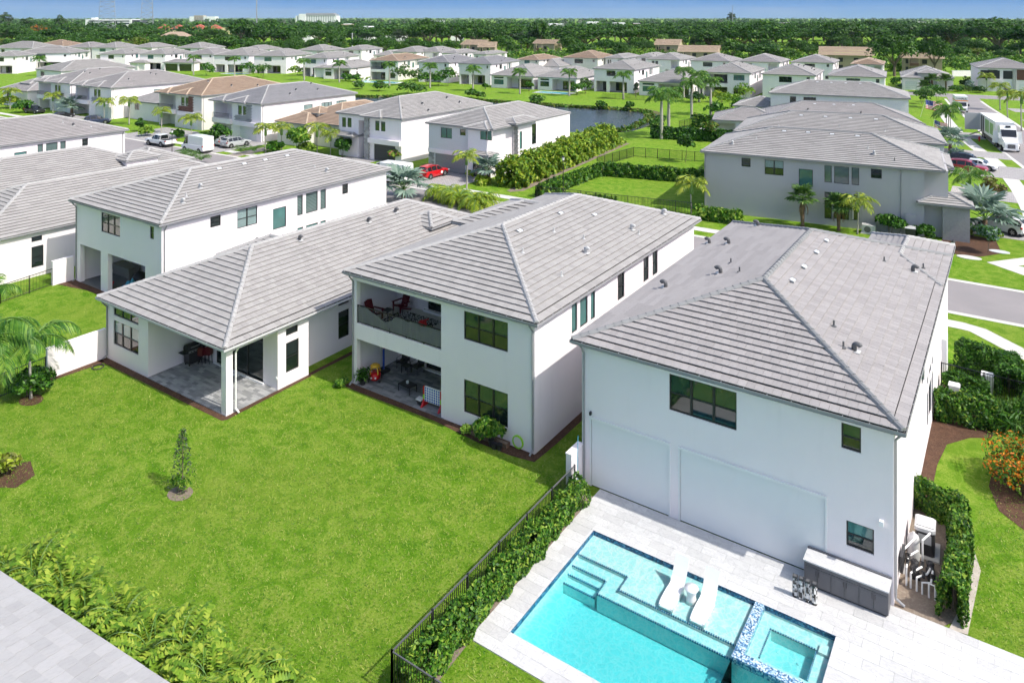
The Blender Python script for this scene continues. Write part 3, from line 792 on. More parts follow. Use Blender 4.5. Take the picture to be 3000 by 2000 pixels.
def make_ground():
    bm = bmesh.new()
    def loop(pts):
        vs = [bm.verts.new((p[0], p[1], 0)) for p in pts]
        for i in range(len(vs)): bm.edges.new((vs[i], vs[(i + 1) % len(vs)]))
    S_ = 9000
    loop([(-S_, -600), (S_, -600), (S_, S_), (-S_, S_)]); loop(LAKE_OUT)
    x0, x1, y0, y1 = POOL; e = 0.05
    loop([(x0 - e, y0 - e), (x1 + e, y0 - e), (x1 + e, y1 + e), (x0 - e, y1 + e)])
    bmesh.ops.triangle_fill(bm, edges=bm.edges[:], use_beauty=True, normal=(0, 0, 1))
    me = bpy.data.meshes.new('ground'); bm.to_mesh(me); bm.free(); me.materials.append(MATS['grass'])
    o = link('ground', me, kind='structure'); o['label'] = 'bright green lawn and open ground of the neighbourhood'
    b = MB()
    for i in range(len(LAKE)):
        j = (i + 1) % len(LAKE); a, c, d, f = LAKE_OUT[i], LAKE_OUT[j], LAKE[j], LAKE[i]
        b.face([(a.x, a.y, 0), (c.x, c.y, 0), (d.x, d.y, -0.55), (f.x, f.y, -0.55)], 'bank')
    o = b.build('lake_bank', kind='structure'); o['label'] = 'sloping bank round the lake'
    o = sheet('lake', [(p.x, p.y) for p in _offset(LAKE, 0.9)], -0.32, 'lake_water'); o['label'] = 'dark rippled lake behind the white houses'
make_ground()

def road(name, pts, w, z, mat, label=None):
    b = MB(); ribbon_mesh(b, pts, w, z, mat); o = b.build(name, kind='structure')
    if label: o['label'] = label
    return o
ST1 = [(-330, 66), (-200, 65.2), (-100, 65.1), (4, 65.1), (30, 65.1)]
road('road', ST1, 7.0, 0.006, 'asphalt', 'pale grey street between the two rows of houses')
for yy in (61.3, 68.9):
    b = MB()
    ribbon_mesh(b, [(-330, yy + 0.9), (-200, yy + .1), (-100, yy), (1.0, yy)] + ([(30, yy)] if yy < 65 else []), 0.55, 0.012, 'concrete')
    b.build('kerb', kind='structure')
LK = [(2.2, 69.0), (4.2, 74), (4.6, 90), (3.6, 108), (0.94, 124.5), (-1.65, 137.7), (-4.6, 155), (-8.6, 180), (-13.0, 205), (-15.5, 226)]
RC = smooth_line([(x + 4.0, y + 0.6) for x, y in LK], 5)
road('road', [(6.2, 64)] + RC, 7.2, 0.010, 'asphalt', 'side street with the parked trucks')
b = MB(); ribbon_mesh(b, smooth_line([(x + 0.2, y) for x, y in LK[:-1]] + [(-15.0, 220)], 5), 0.55, 0.016, 'concrete'); b.build('kerb', kind='structure')
b = MB(); ribbon_mesh(b, smooth_line([(x + 7.8, y + 1.2) for x, y in LK[:-1]] + [(-7.2, 219)], 5), 0.55, 0.016, 'concrete'); b.build('kerb', kind='structure')
road('road', [(-150, 216), (-90, 223), (-40, 229), (0, 230.5), (80, 231)], 9.5, 0.007, 'asphalt', 'cross street at the top of the side street')
b = MB(); ribbon_mesh(b, [(-150, 221), (-90, 228), (-40, 234), (0, 235.6), (80, 236)], 0.5, 0.013, 'concrete'); b.build('kerb', kind='structure')
SW = smooth_line([(2.0, 84), (1.6, 93.7), (0.45, 108), (-2.2, 126.6), (-6.0, 143.6), (-9.5, 162), (-13.2, 186), (-17.5, 212)], 5)
road('sidewalk', SW, 1.75, 0.022, 'concrete', 'white concrete pavement along the side street')
road('sidewalk', [(-250, 59.0), (-60, 59.0), (-3.0, 59.0), (-2.1, 58.75), (0.6, 56.0), (3.5, 53.0)], 1.35, 0.016, 'concrete', 'white concrete pavement beside the darkest roofed house')
road('sidewalk', [(-250, 71.6), (-150, 71.3), (-46, 71.3), (-18, 71.3)], 1.3, 0.018, 'concrete')
sheet('path', [(-2.07, 75.46), (3.2, 82.0), (3.4, 79.8), (0.16, 75.8), (3.6, 75.2), (3.6, 70.8)], 0.014, 'concrete')
# driveways (pavers, darker)
for k, poly in enumerate([
    [(-65.2, 69.2), (-57.2, 69.2), (-57.0, 79.2), (-65.2, 79.2)],
    [(-83.5, 69.2), (-77, 69.2), (-77, 79.5), (-83.5, 79.5)],
    [(-108.5, 69.2), (-102.3, 69.2), (-102.3, 79.5), (-108.5, 79.5)],
    [(-132, 69.2), (-119, 69.2), (-121, 80), (-134, 80)],
    [(-170, 69.2), (-159, 69.2), (-159, 79), (-170, 79)],
    [(-5.5, 84.6), (4.6, 84.6), (4.6, 91.2), (-5.5, 91.2)],
    [(-6.5, 101.3), (3.8, 101.3), (3.4, 107.2), (-6.5, 107.2)],
    [(-9, 115.9), (2.3, 115.9), (1.0, 125), (-9, 125)],
    [(-11, 131.2), (-0.4, 131.2), (-1.4, 137.2), (-11, 137.2)],
    [(-14, 150.5), (-4.2, 150.5), (-5.4, 158), (-15, 158)],
    [(-29.6, 55), (-23.5, 55), (-23.5, 61.5), (-29.6, 61.5)], [(-14.5, 54.6), (-8.5, 54.6), (-8.5, 61.5), (-14.5, 61.5)],
    [(-45, 52), (-39, 52), (-39, 61.5), (-45, 61.5)],
    [(2, 178), (16, 180), (15, 186), (1, 184)], [(4, 160), (22, 163), (21, 170), (3, 167)], [(0, 198), (14, 200), (13, 207), (-2, 205)]]):
    sheet('driveway', poly, 0.020 + 0.0003 * k, 'paver_drive')
sheet('path', [(-99.5, 69.2), (-96.8, 69.2), (-98.2, 79.5), (-100.6, 79.5)], 0.0245, 'paver_walk')
# front garden planting beds and service yard surfaces
def bed(poly, mat='mulch', z=0.014): return sheet('planting_bed', poly, z, mat)
bed([(-46.4, 23.4), (-34.2, 23.5), (-34.05, 23.7), (-34.1, 29.4), (-34.5, 29.4), (-34.5, 27.2), (-34.45, 23.95), (-46.4, 23.95)])
bed([(-46.75, 20.5), (-46.1, 20.6), (-45.8, 23.3), (-46.75, 23.9)])
bed([(-34.5, 29.3), (-34.2, 29.3), (-34.1, 44), (-34.6, 44)])
bed([(-31.7, 29.65), (-30.5, 29.6), (-25, 29.7), (-22, 29.4), (-20, 29.4), (-18.8, 29.6), (-18.7, 31.5), (-18.65, 48), (-19.2, 48), (-19.1, 30.2), (-31.7, 30.2)])
bed([(-62.3, 28.2), (-59, 28.9), (-50, 28.9), (-49.5, 29.6), (-62.3, 29.7)])
bed([(-3.75, 35), (-3.1, 36), (-3.05, 40), (-2.8, 42.2), (-1.9, 43.5), (-1.0, 44.1), (-0.75, 45.4), (-1.3, 46.5), (-1.2, 49), (-3.75, 49)])
bed([(-3.7, 29.3), (-2.1, 29.5), (-1.75, 30), (-1.6, 35.3), (-3.7, 36)], 'soil', 0.018)
bed([(-1.9, 29.5), (-1.35, 29.6), (-1.1, 33.3), (-1.45, 34.8), (-1.7, 34.6), (-1.6, 31)], 'gravel_pale', 0.021)
bed([(-1.0, 39.5), (-0.6, 37.8), (0.6, 36.6), (2.5, 36.3), (2.5, 44.5), (0.2, 44.2), (-0.8, 42.3)])
bed([(-15.95, 17.0), (-15.05, 17.0), (-15.2, 19.9), (-15.32, 28.9), (-15.95, 28.9)], 'soil')
bed([(-39.6, 14.4), (-38.2, 14.2), (-36.9, 15.0), (-37.2, 15.9), (-38.6, 16.3)])
bed([(v.x + 0.75 * math.cos(a), v.y + 0.55 * math.sin(a)) for v in [G(91, 1172)] for a in [k * math.pi / 7 for k in range(14)]])
bed([(v.x + 0.6 * math.cos(a), v.y + 0.5 * math.sin(a)) for v in [G(528, 1445)] for a in [k * math.pi / 7 for k in range(14)]], 'soil')
bed([(-50.2, 73.6), (-49.2, 75), (-53.0, 113), (-54.6, 113.5), (-51.0, 74.0)], 'soil')
bed([(-6.2, 76.2), (-2.6, 76.8), (-1.0, 79), (-1.6, 83.6), (-5.4, 84.2)])
bed([(-28.4, 73.9), (-5.2, 76.4), (-5.4, 78.9), (-28.4, 78.4)], 'grass', 0.004)
bed([(v.x + 0.5 * math.cos(a), v.y + 0.5 * math.sin(a)) for v in [G(2892, 741)] for a in [k * math.pi / 7 for k in range(14)]], 'mulch', 0.02)
for px, py, rx, ry, mt in ((2839, 755, 0.95, 0.55, 'concrete'), (2928, 738, 0.8, 0.5, 'vent_box')):
    v = G(px, py); b = MB(); b.prism([(v.x + rx * math.cos(k * math.pi / 8), v.y + ry * math.sin(k * math.pi / 8)) for k in range(16)], 0.0, 0.05, mt)
    tag(b.build('utility_cover'), 'pale concrete utility cover set in the corner lawn' if mt == 'concrete' else 'greenish utility cover in the corner lawn by the clipped round tree', 'cover')

# ------------------------------------------------------------------ the near houses
def zz(o, pts):       # zoom crop coordinates -> photo pixels
    return [(o[0] + x / o[2], o[1] + y / o[2]) for x, y in pts]
Z4 = (0, 300, 2.352); Z5 = (1000, 300, 2.352); Z6 = (2000, 300, 2.352); ZC = (2300, 900, 2.6129); ZM = (950, 750, 2.6137)
def vent_list(o, items): return [(k, o[0] + x / o[2], o[1] + y / o[2]) for k, x, y in items]

LLE = [(3.83, 4.72, 5.2, 6.03, 'sh1', 'glass_dark'), (6.16, 8.0, 4.58, 6.03, 'sh2', 'glass_blind', 'glass_blind'), (9.5, 10.82, 3.7, 5.4, 'fw1', 'glass_teal'),
       (11.96, 12.55, 4.3, 6.0, 'fw1', 'glass_shutter'), (12.88, 14.18, 4.28, 6.0, 'fw1', 'glass_shutter'), (14.47, 15.1, 4.28, 6.0, 'fw1', 'glass_shutter'),
       (11.98, 12.6, 2.8, 3.28, 'fw1', 'glass_teal'), (12.9, 14.2, 2.8, 3.28, 'fw1', 'glass_teal'), (14.47, 15.1, 2.8, 3.28, 'fw1', 'glass_teal'),
       (11.98, 12.6, 0.75, 2.5, 'fw1', 'glass_dark'), (12.9, 14.2, 0.75, 2.5, 'fw1', 'glass_dark'), (14.47, 15.1, 0.75, 2.5, 'fw1', 'glass_dark'),
       (17.0, 17.7, 5.1, 6.0, 'sh1', 'glass_dark')]

# R: two storey house with the pool
Rh = House('house', 'two-storey white house with rolled-down screens and the pool terrace behind it', (-16.22, 29.55), 12.62, 22.4)
u = 16.22
Rh.mass(0, 12.62, 0, 22.45, 0, 6.33, S=[(-12.06 + u, -9.22 + u, 4.5, 6.02, 'sh3', 'glass_dark', 'glass_green'), (-5.34 + u, -4.67 + u, 5.09, 6.03, 'sh1', 'glass_dark', 'glass_green'),
        (-5.17 + u, -4.24 + u, 1.56, 2.49, 'sh1', 'glass_dark', 'glass_teal'),
        (-15.75 + u, -12.08 + u, 0.0, 3.0, 'open', 0.10, 'stucco', 'noback'), (-11.58 + u, -5.9 + u, 0.0, 3.0, 'open', 0.10, 'stucco', 'noback')], E=LLE)
for a0, a1 in ((-15.75, -12.08), (-11.58, -5.9)):
    a0 += u; a1 += u
    b = MB(); b.box(a0, a1, 0.025, 0.04, 0.06, 2.99, 'screen_fabric'); sc_ = b.build('roller_screen', Rh.root)
    b = MB(); b.box(a0, a1, 0.015, 0.05, 0.05, 0.10, 'trim_white'); b.box(a0, a1, 0.05, 0.10, 0.0, 0.045, 'black_metal'); b.build('bottom_rail', sc_)
    b = MB(); t = 0.07
    b.box(a0 - t, a0, -0.02, 0.1, 0, 3.0, 'trim_white'); b.box(a1, a1 + t, -0.02, 0.1, 0, 3.0, 'trim_white'); b.box(a0 - t, a1 + t, -0.05, 0.1, 3.0, 3.11, 'trim_white')
    b.build('screen_frame', Rh.root)
Rh.hip(-0.43, 13.06, -0.4, 22.85, 6.45, 0.315, 2, 'tile_pink', 'cap_dark', cap_s='cap_dark')
Rh.hip(8.2, 13.05, 16.4, 25.4, 6.44, 0.315, 1, 'tile_pink', 'cap_grey', gutter=True, name='front_roof')
Rh.mass(8.6, 12.64, 16.8, 25.0, 0, 6.33, name='front_wall')
Rh.vents(vent_list(Z6, [('goose_d', 510, 852), ('goose_d', 175, 972), ('goose_d', 308, 975), ('goose_d', 250, 1178), ('goose_d', 1598, 1168), ('pipe_d', 332, 1106), ('pipe_d', 392, 1168), ('pipe_d', 1389, 1094), ('pipe_d', 1658, 1140),
    ('box_', 990, 952), ('box_', 922, 1032), ('box_', 836, 1132), ('box_', 756, 1226)]) + vent_list(ZC, [('goose_d', 545, 340), ('pipe_d', 374, 145), ('pipe_d', 447, 308)]) + [('goose_d', 1946, 842)])
Rh.spout(0.12, 0, 6.4); Rh.spout(12.62, 0.12, 6.4, (1, 0))
b = MB(); b.box(u - 4.06, u - 3.92, -0.16, 0.0, 2.78, 2.96, 'white_gloss'); b.build('wall_light', Rh.root)
b = MB(); b.box(0.42, 0.50, -0.12, 0, 3.2, 3.34, 'charcoal'); b.build('camera', Rh.root)
Rh.box('meter_box', 12.62, 12.9, 20.2, 21.2, 0.3, 2.3, 'trim_white')

# M: two storey with balcony
Mh = House('house', 'two-storey white house with mesh-screened balcony above a toy-filled patio', (-31.5, 30.12), 12.38, 21.4)
u = 31.5
ME = [Mh.px('E', 12.38, *(zz(Z5, [(a, b_)])[0] + zz(Z5, [(c, d)])[0])) + ('sh1', 'glass_teal') for a, b_, c, d in ((2030, 1108, 2086, 1240),)]
ME = [(3.6, 4.2, 4.5, 6.0, 'fw1', 'glass_teal'), (4.5, 5.35, 4.5, 6.0, 'fw1', 'glass_teal'), (5.7, 6.2, 4.5, 6.0, 'fw1', 'glass_teal'), (9.0, 9.9, 4.5, 6.0, 'sh1', 'glass_dark'),
      (12.6, 13.4, 4.5, 6.0, 'sh1', 'glass_dark'), (14.0, 14.8, 4.5, 6.0, 'sh1', 'glass_dark'), (12.6, 13.4, 0.8, 2.5, 'sh1', 'glass_dark'), (9.0, 9.9, 0.8, 2.5, 'sh1', 'glass_dark')]
Mh.mass(0, 12.38, 0, 21.3, 0, 6.33, S=[(-23.42 + u, -20.68 + u, 4.5, 5.96, 'sh3', 'glass_dark', 'glass_green'), (-23.42 + u, -20.68 + u, 0.78, 2.47, 'sh3', 'glass_dark', 'glass_green'),
        (0.34, 6.58, 3.55, 5.95, 'open', 0.3, 'stucco', 'noback'), (0.34, 6.58, 0, 2.65, 'open', 0.3, 'stucco', 'noback')], E=ME)
Mh.recess(0.12, 6.8, 0, 3.65, 3.45, 6.0, 'stucco', [(2.55, 6.6, 3.62, 5.75, 'glass_dark', 3)], 'concrete', name='balcony_wall')
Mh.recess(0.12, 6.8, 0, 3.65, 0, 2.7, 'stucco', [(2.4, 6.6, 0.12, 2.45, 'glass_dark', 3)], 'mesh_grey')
Mh.box('door_threshold', 2.3, 6.7, 3.5, 3.64, 3.47, 3.62, 'trim_white'); Mh.box('door_threshold', 2.3, 6.7, 3.5, 3.64, 0.02, 0.12, 'trim_white')
Mh.hip(-0.42, 12.80, -0.42, 21.75, 6.45, 0.33, 2, 'tile_grey', 'cap_grey')
Mh.hip(-1.8, 11.0, 11.2, 18.8, 6.42, 0.33, 1, 'tile_grey', 'cap_grey', name='side_roof'); Mh.mass(-1.4, 3.0, 11.6, 18.4, 0, 6.3, name='side_wall')
Mh.vents(vent_list(Z5, [('goose_l', 1690, 1040), ('goose_l', 2005, 880), ('goose_l', 2222, 772), ('pipe_l', 1465, 892), ('pipe_l', 1670, 940), ('pipe_l', 2050, 908), ('pipe_l', 1250, 1035), ('pipe_l', 1517, 1195),
    ('box_', 1228, 885), ('box_', 1510, 763), ('box_', 1745, 775)]))
Mh.spout(0.1, 0, 6.4); Mh.spout(12.3, 0, 6.4)
# balcony railing with mesh screen
b = MB(); y = 0.07
for z in (3.62, 4.55): b.bar((0.36, y, z), (6.56, y, z), 0.05, 0.05, 'black_metal')
for k in range(6): b.bar((0.38 + k * 1.236, y, 3.45), (0.38 + k * 1.236, y, 4.57), 0.05, 0.05, 'black_metal')
for k in range(52): b.box(0.40 + k * 0.118, 0.415 + k * 0.118, y + 0.02, y + 0.035, 3.64, 4.53, 'black_metal')
rl = b.build('balcony_railing', Mh.root)
b = MB(); n = 40; rg = random.Random(4)
for k in range(n):
    x0, x1 = 0.4 + 6.14 * k / n, 0.4 + 6.14 * (k + 1) / n
    def top(x):
        t_ = (x - 2.45) / 0.7
        return 4.52 - (0.42 * math.exp(-t_ * t_) if x < 3.3 else 0) - 0.03 * math.sin(x * 5)
    def dy(x): return -0.03 + 0.02 * math.sin(x * 7) + 0.015 * math.sin(x * 19)
    b.face([(x0, y + dy(x0), 3.66), (x1, y + dy(x1), 3.66), (x1, y + dy(x1) * 1.4, top(x1)), (x0, y + dy(x0) * 1.4, top(x0))], 'mesh_grey')
b.build('privacy_mesh', rl, smooth=True)

# L: single storey with open corner patio
Lh = House('house', 'single-storey white house with open corner patio, a black grill and red stools', (-46.4, 23.88), 12.04, 26.5)
u = 46.4; zt = 3.6
b = MB()
Lh.facade(b, 'S', 0, 0, 4.62, 0, zt, [(0.8, 3.58, 1.05, 2.53, 'w', 0.16), (0.8, 3.58, 2.82, 3.33, 'w', 0.16)], 'stucco')
b.face([(4.62, 0, 0), (4.62, 3.3, 0), (4.62, 3.3, zt), (4.62, 0, zt)], 'stucco')
Lh.facade(b, 'S', 3.3, 4.62, 12.04, 0, zt, [(4.9, 5.9, 0.9, 2.3, 'w', 0.1), (6.3, 10.75, 0.08, 2.75, 'w', 0.12)], 'stucco')
Lh.facade(b, 'E', 12.04, 3.3, 5.5, 0, zt, [(3.87, 4.78, 0.74, 2.44, 'w', 0.16), (3.87, 4.72, 2.83, 3.25, 'w', 0.16)], 'stucco')
Lh.facade(b, 'N', 5.5, 11.2, 12.04, 0, zt, [], 'stucco')
Lh.facade(b, 'E', 11.2, 5.5, 26.5, 0, zt, [(8.6, 9.5, 0.74, 2.44, 'w', 0.16), (8.6, 9.5, 2.83, 3.2, 'w', 0.16)], 'stucco')
Lh.facade(b, 'W', 0, 0, 26.5, 0, zt, [], 'stucco'); Lh.facade(b, 'N', 26.5, 0, 11.2, 0, zt, [], 'stucco')
b.face([(4.62, 0.0, zt - 0.02), (12.04, 0.0, zt - 0.02), (12.04, 3.3, zt - 0.02), (4.62, 3.3, zt - 0.02)], 'soffit')
b.build('wall', Lh.root)
b = MB(); b.box(4.62, 11.62, 0.04, 0.36, zt - 0.32, zt - 0.03, 'stucco'); b.box(11.68, 12.0, 0.4, 3.3, zt - 0.32, zt - 0.03, 'stucco'); b.build('beam', Lh.root)
b = MB(); b.box(11.62, 12.04, 0.0, 0.4, 0, zt - 0.03, 'stucco'); b.build('column', Lh.root)
Lh.window('S', 0, 0.8, 3.58, 1.05, 2.53, 'sh', 3, 'glass_dark', top='glass_blind'); Lh.window('S', 0, 0.8, 3.58, 2.82, 3.33, 'fix', 3, 'glass_green')
Lh.window('S', 3.3, 4.9, 5.9, 0.9, 2.3, 'sh', 1, 'glass_dark'); Lh.window('S', 3.3, 6.3, 10.75, 0.08, 2.75, 'slide', 3, 'glass_dark', 'sliding_door')
Lh.window('E', 12.04, 3.87, 4.78, 0.74, 2.44, 'sh', 1, 'glass_dark'); Lh.window('E', 12.04, 3.87, 4.72, 2.83, 3.25, 'fix', 1, 'glass_dark')
Lh.window('E', 11.2, 8.6, 9.5, 0.74, 2.44, 'sh', 1, 'glass_dark'); Lh.window('E', 11.2, 8.6, 9.5, 2.83, 3.2, 'fix', 1, 'glass_dark')
Lh.box('door_threshold', 6.2, 10.9, 3.16, 3.29, 0.03, 0.13, 'trim_white')
Lh.hip(-0.5, 12.5, -0.45, 27.0, 3.75, 0.405, 2, 'tile_grey', 'cap_grey', gut='gutter_sunlit')
Lh.hip(6.8, 10.1, 18.9, 22.2, 5.10, 0.42, 1, 'tile_grey', 'cap_grey', gutter=True, name='dormer_roof'); Lh.mass(7.2, 9.7, 19.3, 21.8, 4.0, 5.0, name='dormer_wall', mat='stucco')
Lh.hip(-1.6, 6.5, 8.5, 14.0, 3.73, 0.46, 1, 'tile_grey', 'cap_grey', name='side_roof')
Lh.vents([('goose_d', 1081, 652), ('goose_d', 1161, 623), ('goose_d', 755, 712), ('goose_d', 880, 705)])
Lh.spout(0.12, 0, 3.7); Lh.spout(12.04, 0.55, 3.7, (1, 0), 'trim_white')
b = MB(); b.tube([(12.0, 3.3 - 0.02 - 0.02, 0.7), (12.0, 3.2, 0.7)], 0.08, 'trim_white', 10); b.build('wall_outlet', Lh.root)

# LL: two storey to the left
LLh = House('house', 'two-storey white house with blue tarp and clutter on its shaded rear patio', (-62.0, 29.5), 12.1, 22.6)
LLh.mass(0, 12.1, 0, 22.6, 0, 6.33, S=[(3.86, 6.58, 4.53, 6.03, 'sh3', 'glass_dark', 'glass_green'), (10.6, 11.12, 5.12, 6.02, 'sh1', 'glass_green'),
         (0.65, 3.8, 0, 3.02, 'open', 0.35, 'stucco', 'noback'), (4.82, 10.0, 0, 3.02, 'open', 0.35, 'stucco', 'noback')], E=LLE)
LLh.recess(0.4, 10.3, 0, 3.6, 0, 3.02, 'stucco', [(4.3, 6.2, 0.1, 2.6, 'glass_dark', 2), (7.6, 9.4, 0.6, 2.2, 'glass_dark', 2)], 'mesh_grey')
LLh.hip(-0.42, 12.52, -0.42, 23.0, 6.45, 0.33, 1, 'tile_grey', 'cap_grey')
LLh.vents(vent_list(Z4, [('goose_l', 1260, 695), ('goose_l', 2253, 482), ('goose_l', 1380, 593), ('pipe_l', 1283, 648), ('pipe_l', 2168, 448), ('box_', 1510, 457), ('box_', 1683, 424), ('box_', 1828, 397), ('box_', 1978, 369)]))
LLh.spout(0.1, 0, 6.4); LLh.spout(12.1, 0.2, 6.4, (1, 0))

# FL, Q, P further left
def single(name, label, x, y, D, tile='tile_grey', cap='cap_grey', detail=1, group=None):
    h_ = House(name, label, (x, y), 12.04, D, 0, group)
    dress(h_, 'L', 3.75, tile, cap, detail, 0.405, 'stucco', 'gutter'); return h_
FLh = single('house', 'single-storey white house at the left edge beside the black picket fence', -77.7, 23.9, 26.5)
FLh.hip(6.8, 12.2, 20.5, 26.5, 3.9, 0.42, 1, name='dormer_roof')
Qh = single('house', 'low grey-roofed house with a square roof turret beyond the left fence', -93.0, 28.0, 20.6)
Qh.hip(8.2, 11.5, 16.0, 20.2, 5.0, 0.42, 1, name='turret_roof'); Qh.mass(8.5, 11.2, 16.3, 19.9, 3.6, 4.9, name='turret_wall')
Qh.hip(2.0, 10.1, 18.0, 25.4, 3.72, 0.40, 1, name='front_roof'); Qh.mass(2.4, 9.7, 20.0, 25.0, 0, 3.6, name='front_wall')
Ph = House('house', 'two-storey white house at the left edge with shuttered windows in its long wall', (-107.6, 29.0), 12.4, 22.3)
Ph.mass(0, 12.4, 0, 22.3, 0, 6.33, E=LLE); Ph.hip(-0.4, 12.8, -0.4, 22.7, 6.45, 0.33, 1, 'tile_pink', 'cap_grey')
Ph.vents(vent_list(Z4, [('goose_d', 505, 162), ('pipe_l', 432, 140), ('pipe_l', 627, 170)]))
Ph.spout(12.4, 22.0, 6.4, (1, 0))

# BL: the roof corner below the camera
BLh = House('house', 'pale grey tiled roof corner filling the bottom left corner', (-39.0, -6.39), 30.0, 13.0, 5.3)
BLh.mass(0, 30.0, 0, 13.0, 0, 6.3); BLh.hip(-0.4, 30.4, -0.4, 13.4, 6.4, 0.33, 3, 'tile_pale', 'cap_grey', e=0.40)

# ------------------------------------------------------------------ grey house and its neighbours on the side street
GHh = House('house', 'grey two-storey house with a long side wall and palms beside it', (-28.0, 78.5), 22.9, 12.4, 6.5)
def pxs(h_, side, c, o, rects): return [h_.px(side, c, *(zz(o, [(a, b_)])[0] + zz(o, [(c_, d)])[0])) for a, b_, c_, d in rects]
gw = pxs(GHh, 'S', 0, Z6, [(405, 382, 468, 447), (565, 395, 695, 507), (800, 457, 897, 583), (977, 433, 1027, 555), (1044, 438, 1146, 567), (1164, 448, 1216, 573), (1297, 457, 1372, 528),
     (977, 615, 1027, 658), (1044, 623, 1146, 670), (1164, 635, 1216, 678), (977, 675, 1027, 805), (1044, 683, 1146, 812), (1164, 692, 1216, 815)])
kinds = [('sh1', 'glass_dark'), ('sh2', 'glass_dark', 'glass_blind'), ('fw1', 'glass_teal'), ('fw1', 'glass_shutter'), ('fw1', 'glass_shutter'), ('fw1', 'glass_shutter'), ('sh1', 'glass_dark')] + [('fw1', 'glass_green')] * 3 + [('fw1', 'glass_dark')] * 3
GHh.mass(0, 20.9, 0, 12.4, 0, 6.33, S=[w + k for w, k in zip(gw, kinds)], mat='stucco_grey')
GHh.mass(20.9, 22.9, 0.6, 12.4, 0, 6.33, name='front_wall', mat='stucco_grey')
GHh.hip(-0.4, 22.7, -0.4, 12.8, 6.45, 0.33, 1, 'tile_grey', 'cap_dark')
GHh.hip(20.2, 25.0, -0.7, 3.6, 3.35, 0.36, 1, 'tile_grey', 'cap_dark', name='porch_roof'); GHh.mass(22.4, 24.6, -0.3, 1.2, 0, 3.25, name='stone_pier', mat='stone_clad')
GHh.hip(21.0, 23.6, 4.0, 12.2, 6.0, 0.33, 1, 'tile_grey', 'cap_dark', name='front_roof')
GHh.vents(vent_list(Z6, [('box_', 700, 198), ('box_', 865, 208), ('box_', 1030, 220), ('box_', 1205, 232), ('goose_l', 345, 288), ('goose_l', 1320, 358), ('pipe_l', 508, 252), ('pipe_l', 1278, 318), ('pipe_d', 1460, 400)]))
GHh.spout(0.1, 0, 6.4); GHh.spout(18.9, 0, 6.4)
b = MB(); b.box(19.3, 20.2, -0.25, 0, 0.7, 2.0, 'stucco_grey'); b.box(14.6, 14.75, -0.1, 0, 0.9, 3.4, 'vent_light'); b.build('meter_box', GHh.root)
GH2 = House('house', 'second grey-roofed house up the side street, right behind the long grey wall', (-29.5, 94.4), 23.0, 12.4, 9)
GH2.mass(0, 23.0, 0, 12.4, 0, 6.33); GH2.hip(-0.4, 23.4, -0.4, 12.8, 6.45, 0.33, 1, 'tile_grey', 'cap_dark')
for k in range(4):
    x = 7.4 + 2.9 * k; GH2.vent('box_', Vector((x, 5.0, GH2.roof_z(x, 5.0))))
for x, y in ((5, 1.5), (12, 2.5), (17, 2.0)): GH2.vent('pipe_l', Vector((x, y, GH2.roof_z(x, y))))
GH3 = House('house', 'low grey-tiled house flying a striped flag above the side street', (-34.6, 125.5), 23.5, 12.6, 16)
GH3.mass(0, 23.5, 0, 12.6, 0, 4.1, S=[(21.0, 22.4, 1.9, 2.9, 'sh1')]); GH3.hip(-0.4, 23.9, -0.4, 13.0, 4.2, 0.36, 1, 'tile_pink', 'cap_dark')
GH3.hip(-8.5, 3.4, 2.2, 12.0, 3.3, 0.36, 1, 'tile_pink', 'cap_dark', name='patio_roof')
GH3.mass(-8.1, 3.0, 2.6, 11.6, 0, 3.2, S=[(-7.6, -4.6, 0, 2.8, 'open', 2.0, 'stucco')], name='patio_wall')
for k in range(3): GH3.vent('box_', Vector((8.2 + 3 * k, 5.3, GH3.roof_z(8.2 + 3 * k, 5.3))))
GH3.vent('goose_d', Vector((7, 3, GH3.roof_z(7, 3)))); GH3.vent('goose_d', Vector((15, 2.5, GH3.roof_z(15, 2.5))))
GH4 = House('house', 'white two-storey house, third roof up the side street, with a long plain wall', (-39.0, 146.0), 23.4, 12.4, 8)
GH4.mass(0, 23.4, 0, 12.4, 0, 6.33, S=[(3.5, 4.6, 4.7, 5.9, 'sh1'), (5.9, 8.1, 4.6, 5.9, 'sh2'), (14.8, 15.5, 4.9, 5.3, 'fw1'), (16.5, 17.6, 4.9, 5.3, 'fw1')]); GH4.hip(-0.4, 23.8, -0.4, 12.8, 6.45, 0.33, 1, 'tile_grey', 'cap_grey')
GH4.hip(-7.5, 2.0, 2.0, 11.5, 3.4, 0.34, 1, 'tile_grey', 'cap_grey', name='patio_roof'); GH4.mass(-7.1, 1.6, 2.4, 11.1, 0, 3.3, S=[(-4.5, -2.0, 0, 2.3, 'open', 1.5, 'stucco')], name='patio_wall')
for k in range(4): GH4.vent('box_', Vector((8.0 + 2.5 * k, 5.3, GH4.roof_z(8.0 + 2.5 * k, 5.3))))

# ------------------------------------------------------------------ street fronts across the road
fh = House('house', 'white two-storey house with banded siding above the red car', (-67.0, 78.3), 11.1, 19.6)
fw_ = pxs(fh, 'S', 0, Z5, [(685, 172, 762, 252), (818, 184, 856, 231)])
b = MB()
fh.mass(0, 7.2, 0, 19.6, 0, 6.3, S=[fw_[0] + ('fix2', 'glass_teal'), fw_[1] + ('sh1', 'glass_dark'), (1.15, 6.4, 0.02, 2.35, 'gar', 'garage_grey')], mat='siding')
for k in range(5):
    z0, z1 = 3.0 + k * 0.62, 3.57 + k * 0.62; cuts = [(w_[0] - 0.06, w_[1] + 0.06) for w_ in fw_ if w_[2] - 0.06 < z1 and w_[3] + 0.06 > z0]; x = 0.02
    for a_, c_ in cuts + [(7.18, 7.18)]:
        if a_ - x > 0.02: b.box(x, a_, -0.03, 0.0, z0, z1, 'siding')
        x = c_
